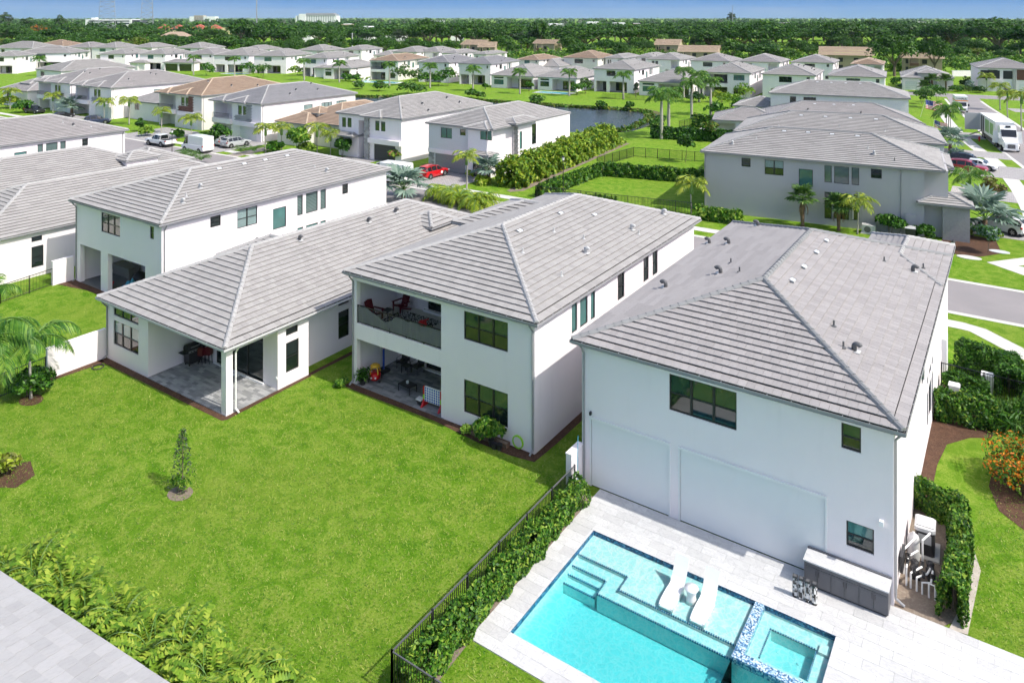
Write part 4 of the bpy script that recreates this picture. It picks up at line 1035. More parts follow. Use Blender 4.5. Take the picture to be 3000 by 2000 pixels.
b.box(-0.02, 7.22, -0.12, 0.0, 2.45, 2.98, 'stucco'); b.build('siding_boards', fh.root)
b = MB()
for j in range(8):
    for i in range(2): b.box(0.06 + i * 0.45 + (j % 2) * 0.1, 0.46 + i * 0.45 + (j % 2) * 0.1, -0.08 - 0.02 * ((i + j) % 2), 0, 0.02 + j * 0.3, 0.29 + j * 0.3, 'stone_clad')
b.build('stone_cladding', fh.root)
fb = fh.mass(7.2, 10.3, -0.5, 5.4, 0, 6.25, S=[fh.px('S', -0.5, *(zz(Z5, [(957, 188)])[0] + zz(Z5, [(1037, 265)])[0])) + ('fix2', 'glass_teal'), (8.0, 9.6, 0.05, 2.3, 'sh2', 'glass_dark')], name='bay_wall')
fh.mass(7.2, 11.15, 5.4, 19.6, 0, 6.3, E=[(5.9, 6.5, 3.0, 5.4, 'fw1', 'glass_teal'), (9.0, 10.1, 3.2, 6.0, 'fw1', 'glass_dark')], name='side_wall')
b = MB()
for j in range(22):
    for i in range(2): b.box(10.6 + i * 0.33 + (j % 2) * 0.08, 10.9 + i * 0.33 + (j % 2) * 0.08, 5.28 - 0.02 * ((i + j) % 2), 5.42, 0.02 + j * 0.28, 0.27 + j * 0.28, 'stone_clad')
b.build('stone_pier', fh.root)
fh.hip(-0.4, 11.2, -0.4, 20.0, 6.45, 0.33, 1, 'tile_grey', 'cap_grey'); fh.hip(6.6, 10.75, -0.95, 6.5, 6.38, 0.33, 1, 'tile_grey', 'cap_grey', name='bay_roof')
fh.hip(8.5, 12.0, 3.8, 10.0, 6.7, 0.33, 1, 'tile_grey', 'cap_grey', name='entry_roof'); fh.hip(6.8, 11.3, -1.6, 0.9, 3.2, 0.3, 1, 'tile_grey', 'cap_grey', name='porch_roof')
b = MB(); b.box(10.6, 10.9, -1.2, -0.9, 0, 3.1, 'trim_white'); b.build('porch_post', fh.root)

eh_ = House('house', 'white two-storey house with dark garage door and stone pier, left of the red car', (-85.4, 78.9), 12.8, 21.6)
Z2 = (1000, 0, 2.352)
ew = pxs(eh_, 'S', 0, Z2, [(5, 808, 32, 878), (42, 812, 70, 880), (233, 832, 262, 903), (273, 838, 303, 908)])
eh_.mass(0, 12.8, 0, 21.6, 0, 6.3, S=[w + ('sh1', 'glass_green') for w in ew] + [(7.4, 11.6, 0.02, 2.4, 'gar', 'garage_dark'), (4.2, 5.6, 0.0, 5.6, 'open', 1.4, 'stucco_grey')],
         E=[(9.3, 10.3, 4.6, 5.6, 'fw1', 'glass_blind'), (10.5, 11.5, 4.6, 5.6, 'fw1', 'glass_blind'), (14.0, 15.0, 4.8, 5.4, 'fw1', 'glass_dark'), (15.3, 16.3, 4.8, 5.4, 'fw1', 'glass_dark')])
b = MB()
for j in range(22):
    for i in range(2): b.box(5.62 + i * 0.42 + (j % 2) * 0.1, 6.02 + i * 0.42 + (j % 2) * 0.1, -0.3 - 0.02 * ((i + j) % 2), 0, 0.02 + j * 0.28, 0.27 + j * 0.28, 'stone_clad')
b.build('stone_pier', eh_.root)
eh_.box('ledge', 6.6, 12.9, -0.55, 0.0, 2.55, 3.25, 'stucco'); eh_.hip(-0.4, 13.2, -0.4, 22.0, 6.45, 0.33, 1, 'tile_grey', 'cap_grey')
eh_.hip(-0.3, 4.4, -1.5, 1.0, 3.3, 0.3, 1, 'tile_grey', 'cap_grey', name='porch_roof'); eh_.hip(5.2, 9.5, -0.9, 6, 6.4, 0.33, 1, 'tile_grey', 'cap_grey', name='front_roof')
eh_.vents(vent_list(Z2, [('goose_d', 558, 722), ('goose_d', 728, 680), ('goose_d', 815, 712), ('goose_d', 600, 768), ('pipe_d', 422, 748)]))

def street_front(name, label, x, y, W, D, tile, cap, wall, brick, seed):
    h_ = House(name, label, (x, y), W, D); k = W / 13.0
    h_.mass(0, W, 0, D, 0, 6.3, S=[(6.9 * k, 7.9 * k, 4.2, 5.8, 'sh1', 'glass_green'), (8.2 * k, 9.2 * k, 4.2, 5.8, 'sh1', 'glass_green'), (7.2 * k, 11.8 * k, 0.02, 2.4, 'gar', 'garage_white'),
         (0.4, 5.2 * k, 3.3, 6.0, 'open', 2.4, wall), (0.4, 5.0 * k, 0.0, 2.6, 'open', 2.0, wall)],
         E=[(9.0, 11.0, 4.2, 5.4, 'fw2', 'glass_blind'), (13.0, 15.6, 4.2, 5.4, 'fix3', 'glass_blind'), (16.6, 19.2, 4.2, 5.4, 'fix3', 'glass_blind')], mat=wall)
    h_.box('balcony_front', 0.2, 5.4 * k, -0.5, -0.02, 2.5, 3.35, 'stucco'); h_.box('ledge', 6.3 * k, W - 0.2, -0.45, -0.02, 2.45, 3.15, 'stucco')
    b = MB()
    for q in range(20): b.box(0.3 + q * 0.24 * k, 0.33 + q * 0.24 * k, -0.45, -0.42, 3.35, 4.2, 'black_metal')
    b.bar((0.3, -0.43, 4.22), (0.3 + 4.8 * k, -0.43, 4.22), 0.05, 0.05, 'black_metal'); b.build('balcony_railing', h_.root)
    h_.window('S', 2.4, 2.0, 3.6, 3.4, 5.7, 'slide', 2, 'glass_teal', 'sliding_door')
    b = MB()
    for j in range(12):
        for i in range(3): b.box(5.9 * k + i * 1.5 * k + (j % 2) * 0.3, 5.9 * k + (i + 1) * 1.5 * k - 0.03 + (j % 2) * 0.3, -0.05, -0.002, 3.2 + j * 0.24, 3.42 + j * 0.24, brick) if not (0.7 * k < i * 1.5 * k + 1 < 3.9 * k and 3 < j < 12) else None
    b.build('cladding', h_.root)
    h_.hip(-0.4, W + 0.4, -0.4, D + 0.4, 6.45, 0.33, 1, tile, cap); h_.hip(4.6 * k, 9.5 * k, -0.8, 5.5, 6.42, 0.33, 1, tile, cap, name='front_roof')
    h_.hip(-0.4, 3.8 * k, -0.9, 4.0, 6.40, 0.33, 1, tile, cap, name='corner_roof')
    rr = random.Random(seed)
    for j in range(4):
        xx, yy = W * (0.55 + 0.4 * rr.random()), D * (0.2 + 0.6 * rr.random()); h_.vent('goose_d', Vector((xx, yy, h_.roof_z(xx, yy))))
    h_.spout(W, 0.3, 6.4, (1, 0)); return h_
street_front('house', 'two-storey house with grey cladding and balcony beside the grey parked cars', -117.6, 79.2, 13.2, 21.4, 'tile_dark', 'cap_grey', 'stucco', 'stone_clad', 1)
street_front('house', 'tan-roofed two-storey house with dark brick and a furnished balcony', -138.5, 81.4, 14.0, 21.0, 'tile_tan', 'cap_tan', 'stucco_warm', 'brick_dark', 2)
street_front('house', 'two-storey grey-roofed house with recessed balcony, left of the tan street front', -168.4, 80.0, 14.8, 21.6, 'tile_pink', 'cap_grey', 'stucco', 'stone_clad', 3)
a1_ = street_front('house', 'two-storey house with tall paired windows at the left end of the street fronts', -185.4, 80.0, 14.6, 21.6, 'tile_pink', 'cap_grey', 'stucco', 'stone_clad', 4)
dh = House('house', 'small tan-roofed single-storey house with a roof turret across the street', (-101.2, 82.5), 12.2, 17.5)
dress(dh, 'X', 3.75, 'tile_tan', 'cap_tan', 1, 0.40, 'stucco_warm', 'gutter'); dh.hip(1.5, 6.0, 1.0, 5.5, 5.0, 0.4, 1, 'tile_tan', 'cap_tan', name='turret_roof'); dh.mass(1.9, 5.6, 1.4, 5.1, 3.6, 4.9, mat='stucco_warm', name='turret_wall')
dh.hip(-0.9, 7.0, -2.5, 4.0, 3.72, 0.4, 1, 'tile_tan', 'cap_tan', name='front_roof'); dh.mass(-0.5, 6.6, -2.1, 3.0, 0, 3.6, mat='stucco_warm', name='front_wall')
a3_ = House('house', 'single-storey white house with layered hip roofs between two-storey street fronts', (-152.0, 83.0), 10.5, 17)
dress(a3_, 'X', 3.75, 'tile_grey', 'cap_grey', 1, 0.40, 'stucco', 'gutter'); a3_.hip(2.0, 7.5, 4.0, 9.5, 5.2, 0.4, 1, name='turret_roof'); a3_.mass(2.4, 7.1, 4.4, 9.1, 3.6, 5.1, mat='stone_clad', name='turret_wall')
a4_ = House('house', 'single-storey house with a small dormer at the far left edge of the street', (-201.5, 79.0), 13.0, 20)
dress(a4_, 'X', 3.9, 'tile_pink', 'cap_grey', 1, 0.40, 'stucco', 'gutter'); a4_.hip(4, 9, 2, 7, 5.2, 0.4, 1, 'tile_pink', name='turret_roof'); a4_.mass(4.4, 8.6, 2.4, 6.6, 3.6, 5.1, name='turret_wall')
a5_ = House('house', 'two-storey white house at the left edge beyond the street fronts', (-226.0, 97.0), 14, 20); dress(a5_, 'X', 6.45, 'tile_grey', 'cap_grey', 1, 0.33, 'stucco', 'gutter')

# ------------------------------------------------------------------ houses beyond the lake
FARS = [  # label, xl, yl, xr, h, rot, D, style, tile
 ('two-storey lake house with wide dark window and two-bay patio behind two royal palms', 1735, 201, 1860, 6.45, 4, 21, 'A', 'tile_grey'),
 ('single-storey lake house at the right end of the lake, behind the palm group', 1867, 238, 2027, 3.75, 4, 20, 'L', 'tile_grey'),
 ('single-storey lake house with a fenced turquoise pool', 1570, 225.4, 1691, 3.75, 5, 20, 'L', 'tile_grey'),
 ('single-storey lake house left of the fenced turquoise pool', 1434, 220, 1564, 3.75, 6, 20, 'L', 'tile_grey'),
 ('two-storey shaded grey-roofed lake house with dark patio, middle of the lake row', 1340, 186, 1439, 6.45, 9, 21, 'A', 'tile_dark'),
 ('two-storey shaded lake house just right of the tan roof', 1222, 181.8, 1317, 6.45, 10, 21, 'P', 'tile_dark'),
 ('tan-roofed two-storey lake house with screened balcony and white terrace', 1080, 177.6, 1168, 6.45, 13, 21, 'B', 'tile_tan'),
 ('single-storey lake house just left of the tan roof', 943, 199, 1028, 3.75, 16, 20, 'L', 'tile_grey'),
 ('two-storey lake house with single-storey wing, second left of the tan roof', 883, 170.2, 959, 6.45, 16, 22, 'A', 'tile_grey'),
 ('two-storey lake house with blue pool, third left of the tan roof', 740, 164.4, 840, 6.45, 22, 20, 'A', 'tile_grey'),
 ('two-storey lake house with outdoor seating and pool, fourth left of the tan roof', 622, 162.3, 730, 6.45, 22, 20, 'A', 'tile_grey'),
 ('two-storey lake house with a dark screened porch in front', 540, 158.5, 627, 6.45, 24, 18, 'P', 'tile_pink'),
 ('two-storey lake house with covered patio left of the screened porch', 404, 158.5, 485, 6.45, 25, 18, 'A', 'tile_grey'),
 ('two-storey lake house with small square window at the left of the lake row', 289, 158.5, 368, 6.45, 26, 18, 'A', 'tile_grey'),
 ('sunlit two-storey white house with palms at the far left of the lake', 40, 157.4, 209, 6.45, 40, 16, 'A', 'tile_grey'),
 ('sunlit two-storey white house cut by the left edge near the lake', -40, 166, 52, 6.45, 42, 14, 'A', 'tile_grey'),
 ('two-storey house with open balcony and bright wide window up the hill of the lake end', 2052, 210.5, 2200, 6.45, 5, 20, 'B', 'tile_grey'),
 ('two-storey house with triple window, second of three right of the lake end', 2228.5, 217, 2391, 6.45, 6, 20, 'P', 'tile_grey'),
 ('two-storey house, third of three right of the lake end, with tan roof behind', 2422, 222.2, 2597, 6.45, 7, 20, 'P', 'tile_pink')]
for i, (lb, xl, yl, xr, h, rot, D, st, tl) in enumerate(FARS):
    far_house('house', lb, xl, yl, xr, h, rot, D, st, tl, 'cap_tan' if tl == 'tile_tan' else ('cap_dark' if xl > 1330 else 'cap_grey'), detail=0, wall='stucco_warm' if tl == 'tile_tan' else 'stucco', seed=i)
BACK = [
 (-30, 141, 95, 20, 'tile_grey', 6.4), (91, 135, 185, 22, 'tile_tan', 6.4), (189, 139.4, 264, 24, 'tile_pink', 6.4), (265, 140, 340, 20, 'tile_grey', 6.4), (380, 139.6, 446, 20, 'tile_grey', 6.4), (513, 141, 590, 18, 'tile_grey', 6.4),
 (870, 148, 949, 15, 'tile_grey', 6.4), (1000, 146, 1060, 12, 'tile_grey', 6.4), (1091, 162.5, 1149, 10, 'tile_grey', 3.75), (1148, 152, 1221, 8, 'tile_grey', 6.4), (1219, 151.5, 1287, 8, 'tile_grey', 6.4), (1291, 156, 1340, 6, 'tile_grey', 6.4),
 (1385, 159, 1425, 6, 'tile_grey', 6.4), (1512, 175, 1580, 5, 'tile_tan', 6.0), (1554, 193, 1640, 5, 'tile_grey', 3.75), (1647, 169, 1753, 4, 'tile_tan', 6.4), (1769, 170, 1827, 3, 'tile_grey', 6.4), (1859, 167, 1915, 3, 'tile_grey', 6.4),
 (1893, 173.5, 1993, 3, 'tile_grey', 6.4), (2020, 177.6, 2138, 4, 'tile_pink', 6.4), (2159, 180, 2287, 4, 'tile_pink', 6.4), (2314, 182, 2444, 5, 'tile_pink', 6.4), (2490, 188, 2590, 6, 'tile_tan', 6.4), (700, 146, 760, 18, 'tile_grey', 6.4), (1760, 205, 1800, 4, 'tile_grey', 3.75)]
BN = ['grey-roofed house at the left edge of the farthest row', 'tan-roofed house in the far left row below the dark trees', 'far house with three upstairs windows facing the street, right of the far tan roof', 'far grey roof right of the house with three upstairs windows',
 'far grey roof above the lake row, left of the screened porch', 'far pyramid-like grey roof above the screened porch house', 'far two-storey house with dark balcony, right of the dense green shrubs', 'far grey pyramid roof above the single-storey lake wing', 'far low grey roof just behind the tan lake house',
 'far grey roof with small gable behind the tan lake house', 'far grey roof with a row of small windows', 'far grey roof with single vent, right of the row of small windows', 'far grey roof in front of the beige apartment block', 'far orange-tan roof between the lake houses and green hedge',
 'low grey roof in front of the brick-fronted tan house', 'tan-roofed house with brick upper wall and corner balcony beyond the lake', 'far grey roof right of the tan roof with brick wall', 'far hip roof behind the lake house with two-bay patio', 'far house with open upstairs loggia right of the lake row',
 'far pink-grey roof with open loggia, first of three in front of the big trees', 'far pink-grey roof, second of three in front of the big trees', 'far pink-grey roof with raised porch gable, third of three in front of the big trees', 'tan roof peeping out behind the third house right of the lake end', 'far grey roof peeping between lake houses on the left', 'low grey roof behind the lake house with two-bay patio']
for i, ((xl, yl, xr, rot, tl, h), lb) in enumerate(zip(BACK, BN)):
    far_house('house', lb, xl, yl, xr, h, rot, 17, 'F' if h > 5 and i % 2 == 0 else ('P' if h > 5 else 'X'), tl, 'cap_tan' if tl == 'tile_tan' else 'cap_grey', detail=0, wall='stucco_warm' if tl == 'tile_tan' else 'stucco', seed=i + 40)
# modern single storey and two storey houses at the top right
n4 = far_house('house', 'modern single-storey white house with slatted garage door at the top right', 2640, 224.6, 2798, 3.6, 8, 18, 'X', 'tile_grey', seed=70)
n4.hip(3.5, 9.0, -2.2, 5, 4.9, 0.38, 0, name='entry_roof'); n4.mass(3.9, 8.6, -1.8, 4.6, 0, 4.8, S=[(5.4, 7.2, 0, 3.8, 'door', 'glass_dark')], name='entry_wall', mat='stone_clad')
n4.hip(-0.6, 4.8, -3.4, 4, 3.55, 0.36, 0, name='garage_roof'); n4.mass(-0.2, 4.4, -3.0, 3.6, 0, 3.45, S=[(0.6, 3.6, 0.02, 2.5, 'gar', 'garage_white')], name='garage_wall')
n5 = far_house('house', 'two-storey house with white balcony and dark cladding at the top right corner', 2861, 198.6, 3040, 6.6, 8, 18, 'Z', 'tile_pink', seed=71, W=15.0)
kx = n5.W / 14.2
n5.box('balcony_front', 0.1, 5.6, -0.6, -0.02, 2.7, 3.5, 'stucco')
for a, c in ((0.6, 5.2), (6.0, 8.2)): n5.box('loggia_opening', a, c, -0.04, 0.02, 3.6, 5.9, 'frame_dark')
n5.box('cladding_panel', 9.2, n5.W, -0.06, 0, 3.4, 6.3, 'brick_dark'); n5.box('garage_door', 9.8, 14.0, -0.05, 0.0, 0.05, 2.4, 'garage_white'); n5.box('stone_pier', 8.3, 9.0, -0.3, 0, 0, 6.4, 'stone_clad')
# lake house extras: single storey porches and wings
def porch(h_, x0, x1, d, z, mat='glass_dark', tile='tile_grey'):
    h_.hip(x0 - 0.4, x1 + 0.4, -d - 0.4, 1.5, z, 0.36, 0, tile, 'cap_grey', name='porch_roof')
    h_.mass(x0, x1, -d, 0, 0, z - 0.12, S=[(x0 + 0.5, (x0 + x1) / 2 - 0.25, 0, z - 0.5, 'open', 0.4, mat), ((x0 + x1) / 2 + 0.25, x1 - 0.5, 0, z - 0.5, 'open', 0.4, mat)], name='porch_wall')
HS = [o for o in bpy.data.objects if o.get('category') == 'house']
def by_label(t): return next(o for o in HS if t in o['label'])
class _Wrap(House):
    def __init__(s, o, W):
        s.root = o; s.loc = Vector(o.location); s.rot = o.rotation_euler.z; s.inv = Matrix.Rotation(-s.rot, 3, 'Z'); s.W = W
porch(_Wrap(by_label('dark screened porch in front'), 12), -6.5, 6.0, 4.5, 3.3, 'glass_dark', 'tile_pink')
porch(_Wrap(by_label('covered patio left of the screened porch'), 12), -2.0, 4.5, 3.0, 3.2, 'stucco')
porch(_Wrap(by_label('small square window at the left'), 12), -2.0, 5.0, 3.0, 3.2, 'stucco')
porch(_Wrap(by_label('with single-storey wing'), 12), 6.5, 16.0, 3.0, 3.3, 'stucco')

# ------------------------------------------------------------------ pool terrace
simple('plaster', (0.80, 0.82, 0.80), 0.6, var=0.04, nscale=3)
def mosaic(name, cols, s):
    m, nt, b = newmat(name); w = _world(nt)
    vo = nt.nodes.new('ShaderNodeTexVoronoi'); vo.distance = 'CHEBYCHEV'; vo.inputs['Scale'].default_value = s; vo.inputs['Randomness'].default_value = 0.35
    nt.links.new(w, vo.inputs['Vector'])
    sp = nt.nodes.new('ShaderNodeSeparateColor'); nt.links.new(vo.outputs['Color'], sp.inputs[0])
    n = len(cols); c = _ramp(nt, sp.outputs[0], [(i / n, cols[i]) for i in range(n)])
    nt.nodes[-1].color_ramp.interpolation = 'CONSTANT'
    nt.links.new(c, b.inputs['Base Color']); b.inputs['Roughness'].default_value = 0.15
    vd = _ramp(nt, vo.outputs['Distance'], [(0.35, 0.0), (0.5, 1.0)])
    _bump(nt, b, vd, -0.3, 0.01)
mosaic('mosaic_blue', [(0.02, 0.09, 0.22), (0.04, 0.17, 0.36), (0.015, 0.05, 0.12), (0.10, 0.30, 0.50)], 20)
mosaic('mosaic_mix', [(0.06, 0.17, 0.34), (0.16, 0.33, 0.50), (0.52, 0.63, 0.70), (0.30, 0.46, 0.60), (0.04, 0.10, 0.2), (0.66, 0.73, 0.77)], 24)
mosaic('mosaic_bw', [(0.02, 0.02, 0.02), (0.6, 0.6, 0.6), (0.05, 0.05, 0.05), (0.75, 0.74, 0.72), (0.3, 0.3, 0.3)], 15)
def deckmat():
    m, nt, b = newmat('marble'); w = _world(nt)
    r = _rand(nt)
    c = _ramp(nt, r, [(0.0, (0.53, 0.525, 0.52)), (0.5, (0.595, 0.59, 0.585)), (1.0, (0.63, 0.625, 0.62))])
    v = _noise(nt, 1.7, 6, 0.65, _world(nt, (1, 2.2, 1), 0.5), 1.6)
    c = _mix(nt, _ramp(nt, v, [(0.46, 0.0), (0.5, 0.45), (0.54, 0.0)]), c, (0.34, 0.34, 0.355))
    nt.links.new(c, b.inputs['Base Color']); b.inputs['Roughness'].default_value = 0.55; b.inputs['Specular IOR Level'].default_value = 0.3
deckmat()
def watermat():
    m = bpy.data.materials.new('pool_water'); m.use_nodes = True; MATS['pool_water'] = m; nt = m.node_tree
    for n in list(nt.nodes): nt.nodes.remove(n)
    out = nt.nodes.new('ShaderNodeOutputMaterial'); w = _world(nt)
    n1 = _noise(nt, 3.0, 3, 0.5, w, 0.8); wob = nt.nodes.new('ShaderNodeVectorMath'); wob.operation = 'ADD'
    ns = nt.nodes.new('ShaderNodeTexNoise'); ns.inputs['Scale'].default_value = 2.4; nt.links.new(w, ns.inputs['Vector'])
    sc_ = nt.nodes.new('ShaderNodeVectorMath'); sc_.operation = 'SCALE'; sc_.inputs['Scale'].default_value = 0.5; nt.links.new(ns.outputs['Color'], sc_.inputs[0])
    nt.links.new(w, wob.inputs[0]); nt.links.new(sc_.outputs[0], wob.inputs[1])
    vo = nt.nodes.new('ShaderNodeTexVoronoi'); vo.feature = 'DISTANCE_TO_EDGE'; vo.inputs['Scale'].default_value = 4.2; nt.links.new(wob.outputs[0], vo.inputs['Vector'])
    pat = _ramp(nt, vo.outputs['Distance'], [(0.0, 1.0), (0.07, 0.45), (0.22, 0.0)])  # bright caustic net of sunlight, painted into the water's transparent tint
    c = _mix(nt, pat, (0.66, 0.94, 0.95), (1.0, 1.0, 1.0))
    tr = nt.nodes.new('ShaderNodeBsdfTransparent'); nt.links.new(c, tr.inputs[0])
    gl = nt.nodes.new('ShaderNodeBsdfGlossy'); gl.inputs['Roughness'].default_value = 0.04
    bp = nt.nodes.new('ShaderNodeBump'); bp.inputs['Strength'].default_value = 0.35; bp.inputs['Distance'].default_value = 0.03
    nt.links.new(n1, bp.inputs['Height']); nt.links.new(bp.outputs[0], gl.inputs['Normal'])
    fr = nt.nodes.new('ShaderNodeFresnel'); fr.inputs[0].default_value = 1.33; nt.links.new(bp.outputs[0], fr.inputs['Normal'])
    mx = nt.nodes.new('ShaderNodeMixShader'); nt.links.new(fr.outputs[0], mx.inputs[0]); nt.links.new(tr.outputs[0], mx.inputs[1]); nt.links.new(gl.outputs[0], mx.inputs[2])
    nt.links.new(mx.outputs[0], out.inputs['Surface'])
    va = nt.nodes.new('ShaderNodeVolumeAbsorption'); va.inputs['Color'].default_value = (0.0, 0.86, 0.90, 1); va.inputs['Density'].default_value = 0.64
    nt.links.new(va.outputs[0], out.inputs['Volume'])
watermat()

ZD = 0.035
deck = bpy.data.objects.new('pool_deck', None); COL.objects.link(deck); deck['kind'] = 'structure'; deck['label'] = 'white marble terrace round the pool'
b = MB(); X0, X1, Y0, Y1 = -15.3, 3.0, 19.97, 29.55; px0, px1, py0, py1 = POOL
for (a, c, d, e) in ((X0, px0, Y0, Y1), (px1, X1, Y0, Y1), (px0, px1, py1, Y1), (px0, px1, Y0, py0)):
    b.box(a, c, d, e, -0.02, 0.005, 'concrete')
b.build('slab', deck)
def tile_region(x0, x1, y0, y1, w, h, parent, name, mat, z0, z1, rng, stagger=True, along='x', gap=0.006, limit=None):
    made = []
    nrow = max(1, round((y1 - y0) / h)); hh = (y1 - y0) / nrow
    for j in range(nrow):
        x = x0 - (w * (0.5 if (stagger and j % 2) else 0.0))
        while x < x1 - 0.01:
            a, c = max(x, x0), min(x + w, x1)
            if c - a > 0.03: made.append((a + gap / 2, c - gap / 2, y0 + j * hh + gap / 2, y0 + (j + 1) * hh - gap / 2))
            x += w
    cache = {}
    for k, (a, c, d, e) in enumerate(made):
        key = (round(c - a, 3), round(e - d, 3))
        if key not in cache:
            t = MB(); t.box(0, c - a, 0, e - d, z0, z1, mat); cache[key] = t.mesh(name)
        o = link(name, cache[key], parent); o.location = (a, d, rng.uniform(-0.0015, 0.0015))
    return made
rg = random.Random(11)
for reg in ((X0, px0, Y0, Y1 - 2.55), (px0, px1, Y0, py0), (X0, X1, py1, Y1 - 0.02), (px1, X1, 21.5, py1)):
    tile_region(*reg, 0.92, 0.46, deck, 'deck_tile', 'marble', 0.006, ZD, rg)

pool = thing('pool', 'turquoise swimming pool with steps, tanning ledge and mosaic spa', 'pool', (px0, py0, 0))
def wpart(mb, name, parent=pool):
    o = mb.build(name, parent); o.location = (-px0, -py0, 0); return o
zl = -0.06
b = MB(); d = -0.95
b.box(px0, px1, py0, py1, d - 0.1, d, 'plaster')
b.box(px0 - 0.04, px0, py0, py1, d, -0.16, 'plaster'); b.box(px1, px1 + 0.04, py0, py1, d, -0.16, 'plaster')
b.box(px0, px1, py0 - 0.04, py0, d, -0.16, 'plaster'); b.box(px0, px1, py1, py1 + 0.04, d, -0.16, 'plaster')
wpart(b, 'basin')
b = MB()
b.box(px0 - 0.04, px0, py0, py1, -0.16, 0.03, 'mosaic_blue'); b.box(px1, px1 + 0.04, py0, py1, -0.16, 0.03, 'mosaic_blue')
b.box(px0, px1, py0 - 0.04, py0, -0.16, 0.03, 'mosaic_blue'); b.box(px0, px1, py1, py1 + 0.04, -0.16, 0.03, 'mosaic_blue')
wpart(b, 'waterline_tiles')
def ledge(name, poly, z, edge):
    b = MB(); b.prism(poly, d, z, 'plaster'); o = wpart(b, name)
    b = MB()
    for (p, q) in edge:
        v = Vector((q[0] - p[0], q[1] - p[1])); n = Vector((v.y, -v.x)).normalized()
        L = v.length; k = 0.0; v.normalize()
        while k < L - 0.02:      # single mosaic tiles with gaps along the nosing
            e_ = min(k + 0.055, L); a_ = Vector(p) + v * k; c_ = Vector(p) + v * e_
            b.hexa([(a_.x + n.x * 0.012, a_.y + n.y * 0.012, z - 0.05), (c_.x + n.x * 0.012, c_.y + n.y * 0.012, z - 0.05), (c_.x - n.x * 0.04, c_.y - n.y * 0.04, z - 0.05), (a_.x - n.x * 0.04, a_.y - n.y * 0.04, z - 0.05),
                    (a_.x + n.x * 0.012, a_.y + n.y * 0.012, z + 0.006), (c_.x + n.x * 0.012, c_.y + n.y * 0.012, z + 0.006), (c_.x - n.x * 0.04, c_.y - n.y * 0.04, z + 0.006), (a_.x - n.x * 0.04, a_.y - n.y * 0.04, z + 0.006)], 'mosaic_blue')
            k += 0.085
    e2 = b.build('nosing_tiles', o); return o
sx = -7.74
ledge('sun_shelf', [(px0, 27), (px0, 25.72), (-12.17, 25.72), (-12.17, 24.95), (sx, 24.95), (sx, 27)], -0.17, [((px0, 25.72), (-12.17, 25.72)), ((-12.17, 25.72), (-12.17, 24.95)), ((-12.17, 24.95), (sx, 24.95))])
ledge('step', [(px0, 25.721), (px0, 25.22), (-12.82, 25.22), (-12.82, 24.48), (sx, 24.48), (sx, 24.951), (-12.171, 24.951), (-12.171, 25.721)], -0.30, [((px0, 25.22), (-12.82, 25.22)), ((-12.82, 25.22), (-12.82, 24.48)), ((-12.82, 24.48), (sx, 24.48))])
ledge('step', [(px0, 25.221), (px0, 24.88), (-12.90, 24.88), (-12.90, 25.221)], -0.43, [((px0, 24.88), (-12.90, 24.88))])
ledge('step', [(px0, 24.881), (px0, 24.55), (-12.95, 24.55), (-12.95, 24.881)], -0.56, [((px0, 24.55), (-12.95, 24.55))])
# spa
b = MB(); b.box(sx, sx + 0.32, 24.25, 27.0, -0.2, 0.02, 'mosaic_mix'); b.box(sx + 0.32, px1, 24.25, 24.57, -0.2, 0.02, 'mosaic_mix'); b.box(sx + 0.01, sx + 0.32, 24.26, 27.0, d, -0.2, 'plaster'); b.box(sx + 0.32, px1, 24.26, 24.57, d, -0.2, 'plaster'); wpart(b, 'spa_wall')
b = MB(); ix0, ix1, iy0, iy1 = -7.02, -5.55, 24.95, 26.35
for (a, c, e, f) in ((sx + 0.32, ix0, 24.57, 27.0), (ix1, px1, 24.57, 27.0), (ix0, ix1, iy1, 27.0), (ix0, ix1, 24.57, iy0)): b.box(a, c, e, f, d, -0.22, 'plaster')
b.box(ix0, ix1, iy0, iy1, d, -0.60, 'plaster'); b.box(-5.45, -5.12, 26.2, 26.6, -0.22, -0.12, 'plaster'); sb = wpart(b, 'spa_bench')
b = MB()
for (a, c, e, f) in ((ix0 - 0.05, ix0, iy0, iy1), (ix0 - 0.05, ix1, iy1, iy1 + 0.05), (ix1, ix1 + 0.05, iy0, iy1)):
    k = 0.0; L = max(c - a, f - e)
    while k < L:
        if c - a > f - e: b.box(a + k, min(a + k + 0.055, c), e, f, -0.25, -0.212, 'mosaic_blue')
        else: b.box(a, c, e + k, min(e + k + 0.055, f), -0.25, -0.212, 'mosaic_blue')
        k += 0.085
o = b.build('nosing_tiles', sb)
for x, y in ((-6.6, 25.3), (-6.0, 25.9), (-6.7, 26.0)):
    b = MB(); b.lathe([(0.07, -0.6), (0.07, -0.585), (0.05, -0.57)], 'white_gloss', (x, y, 0), 10); b.build('spa_drain', sb)
b = MB(); b.box(px0 - 0.01, sx + 0.005, py0 - 0.01, py1 + 0.01, d - 0.02, zl, 'pool_water'); b.box(sx + 0.005, px1 + 0.01, py0 - 0.01, 24.255, d - 0.02, zl, 'pool_water')
o = b.build('water', kind='structure'); o['label'] = 'clear turquoise water filling the pool'
b = MB(); b.box(sx + 0.30, px1 + 0.01, 24.55, py1 + 0.01, d - 0.02, -0.04, 'pool_water'); o = b.build('water', kind='structure'); o['label'] = 'clear water filling the square spa'

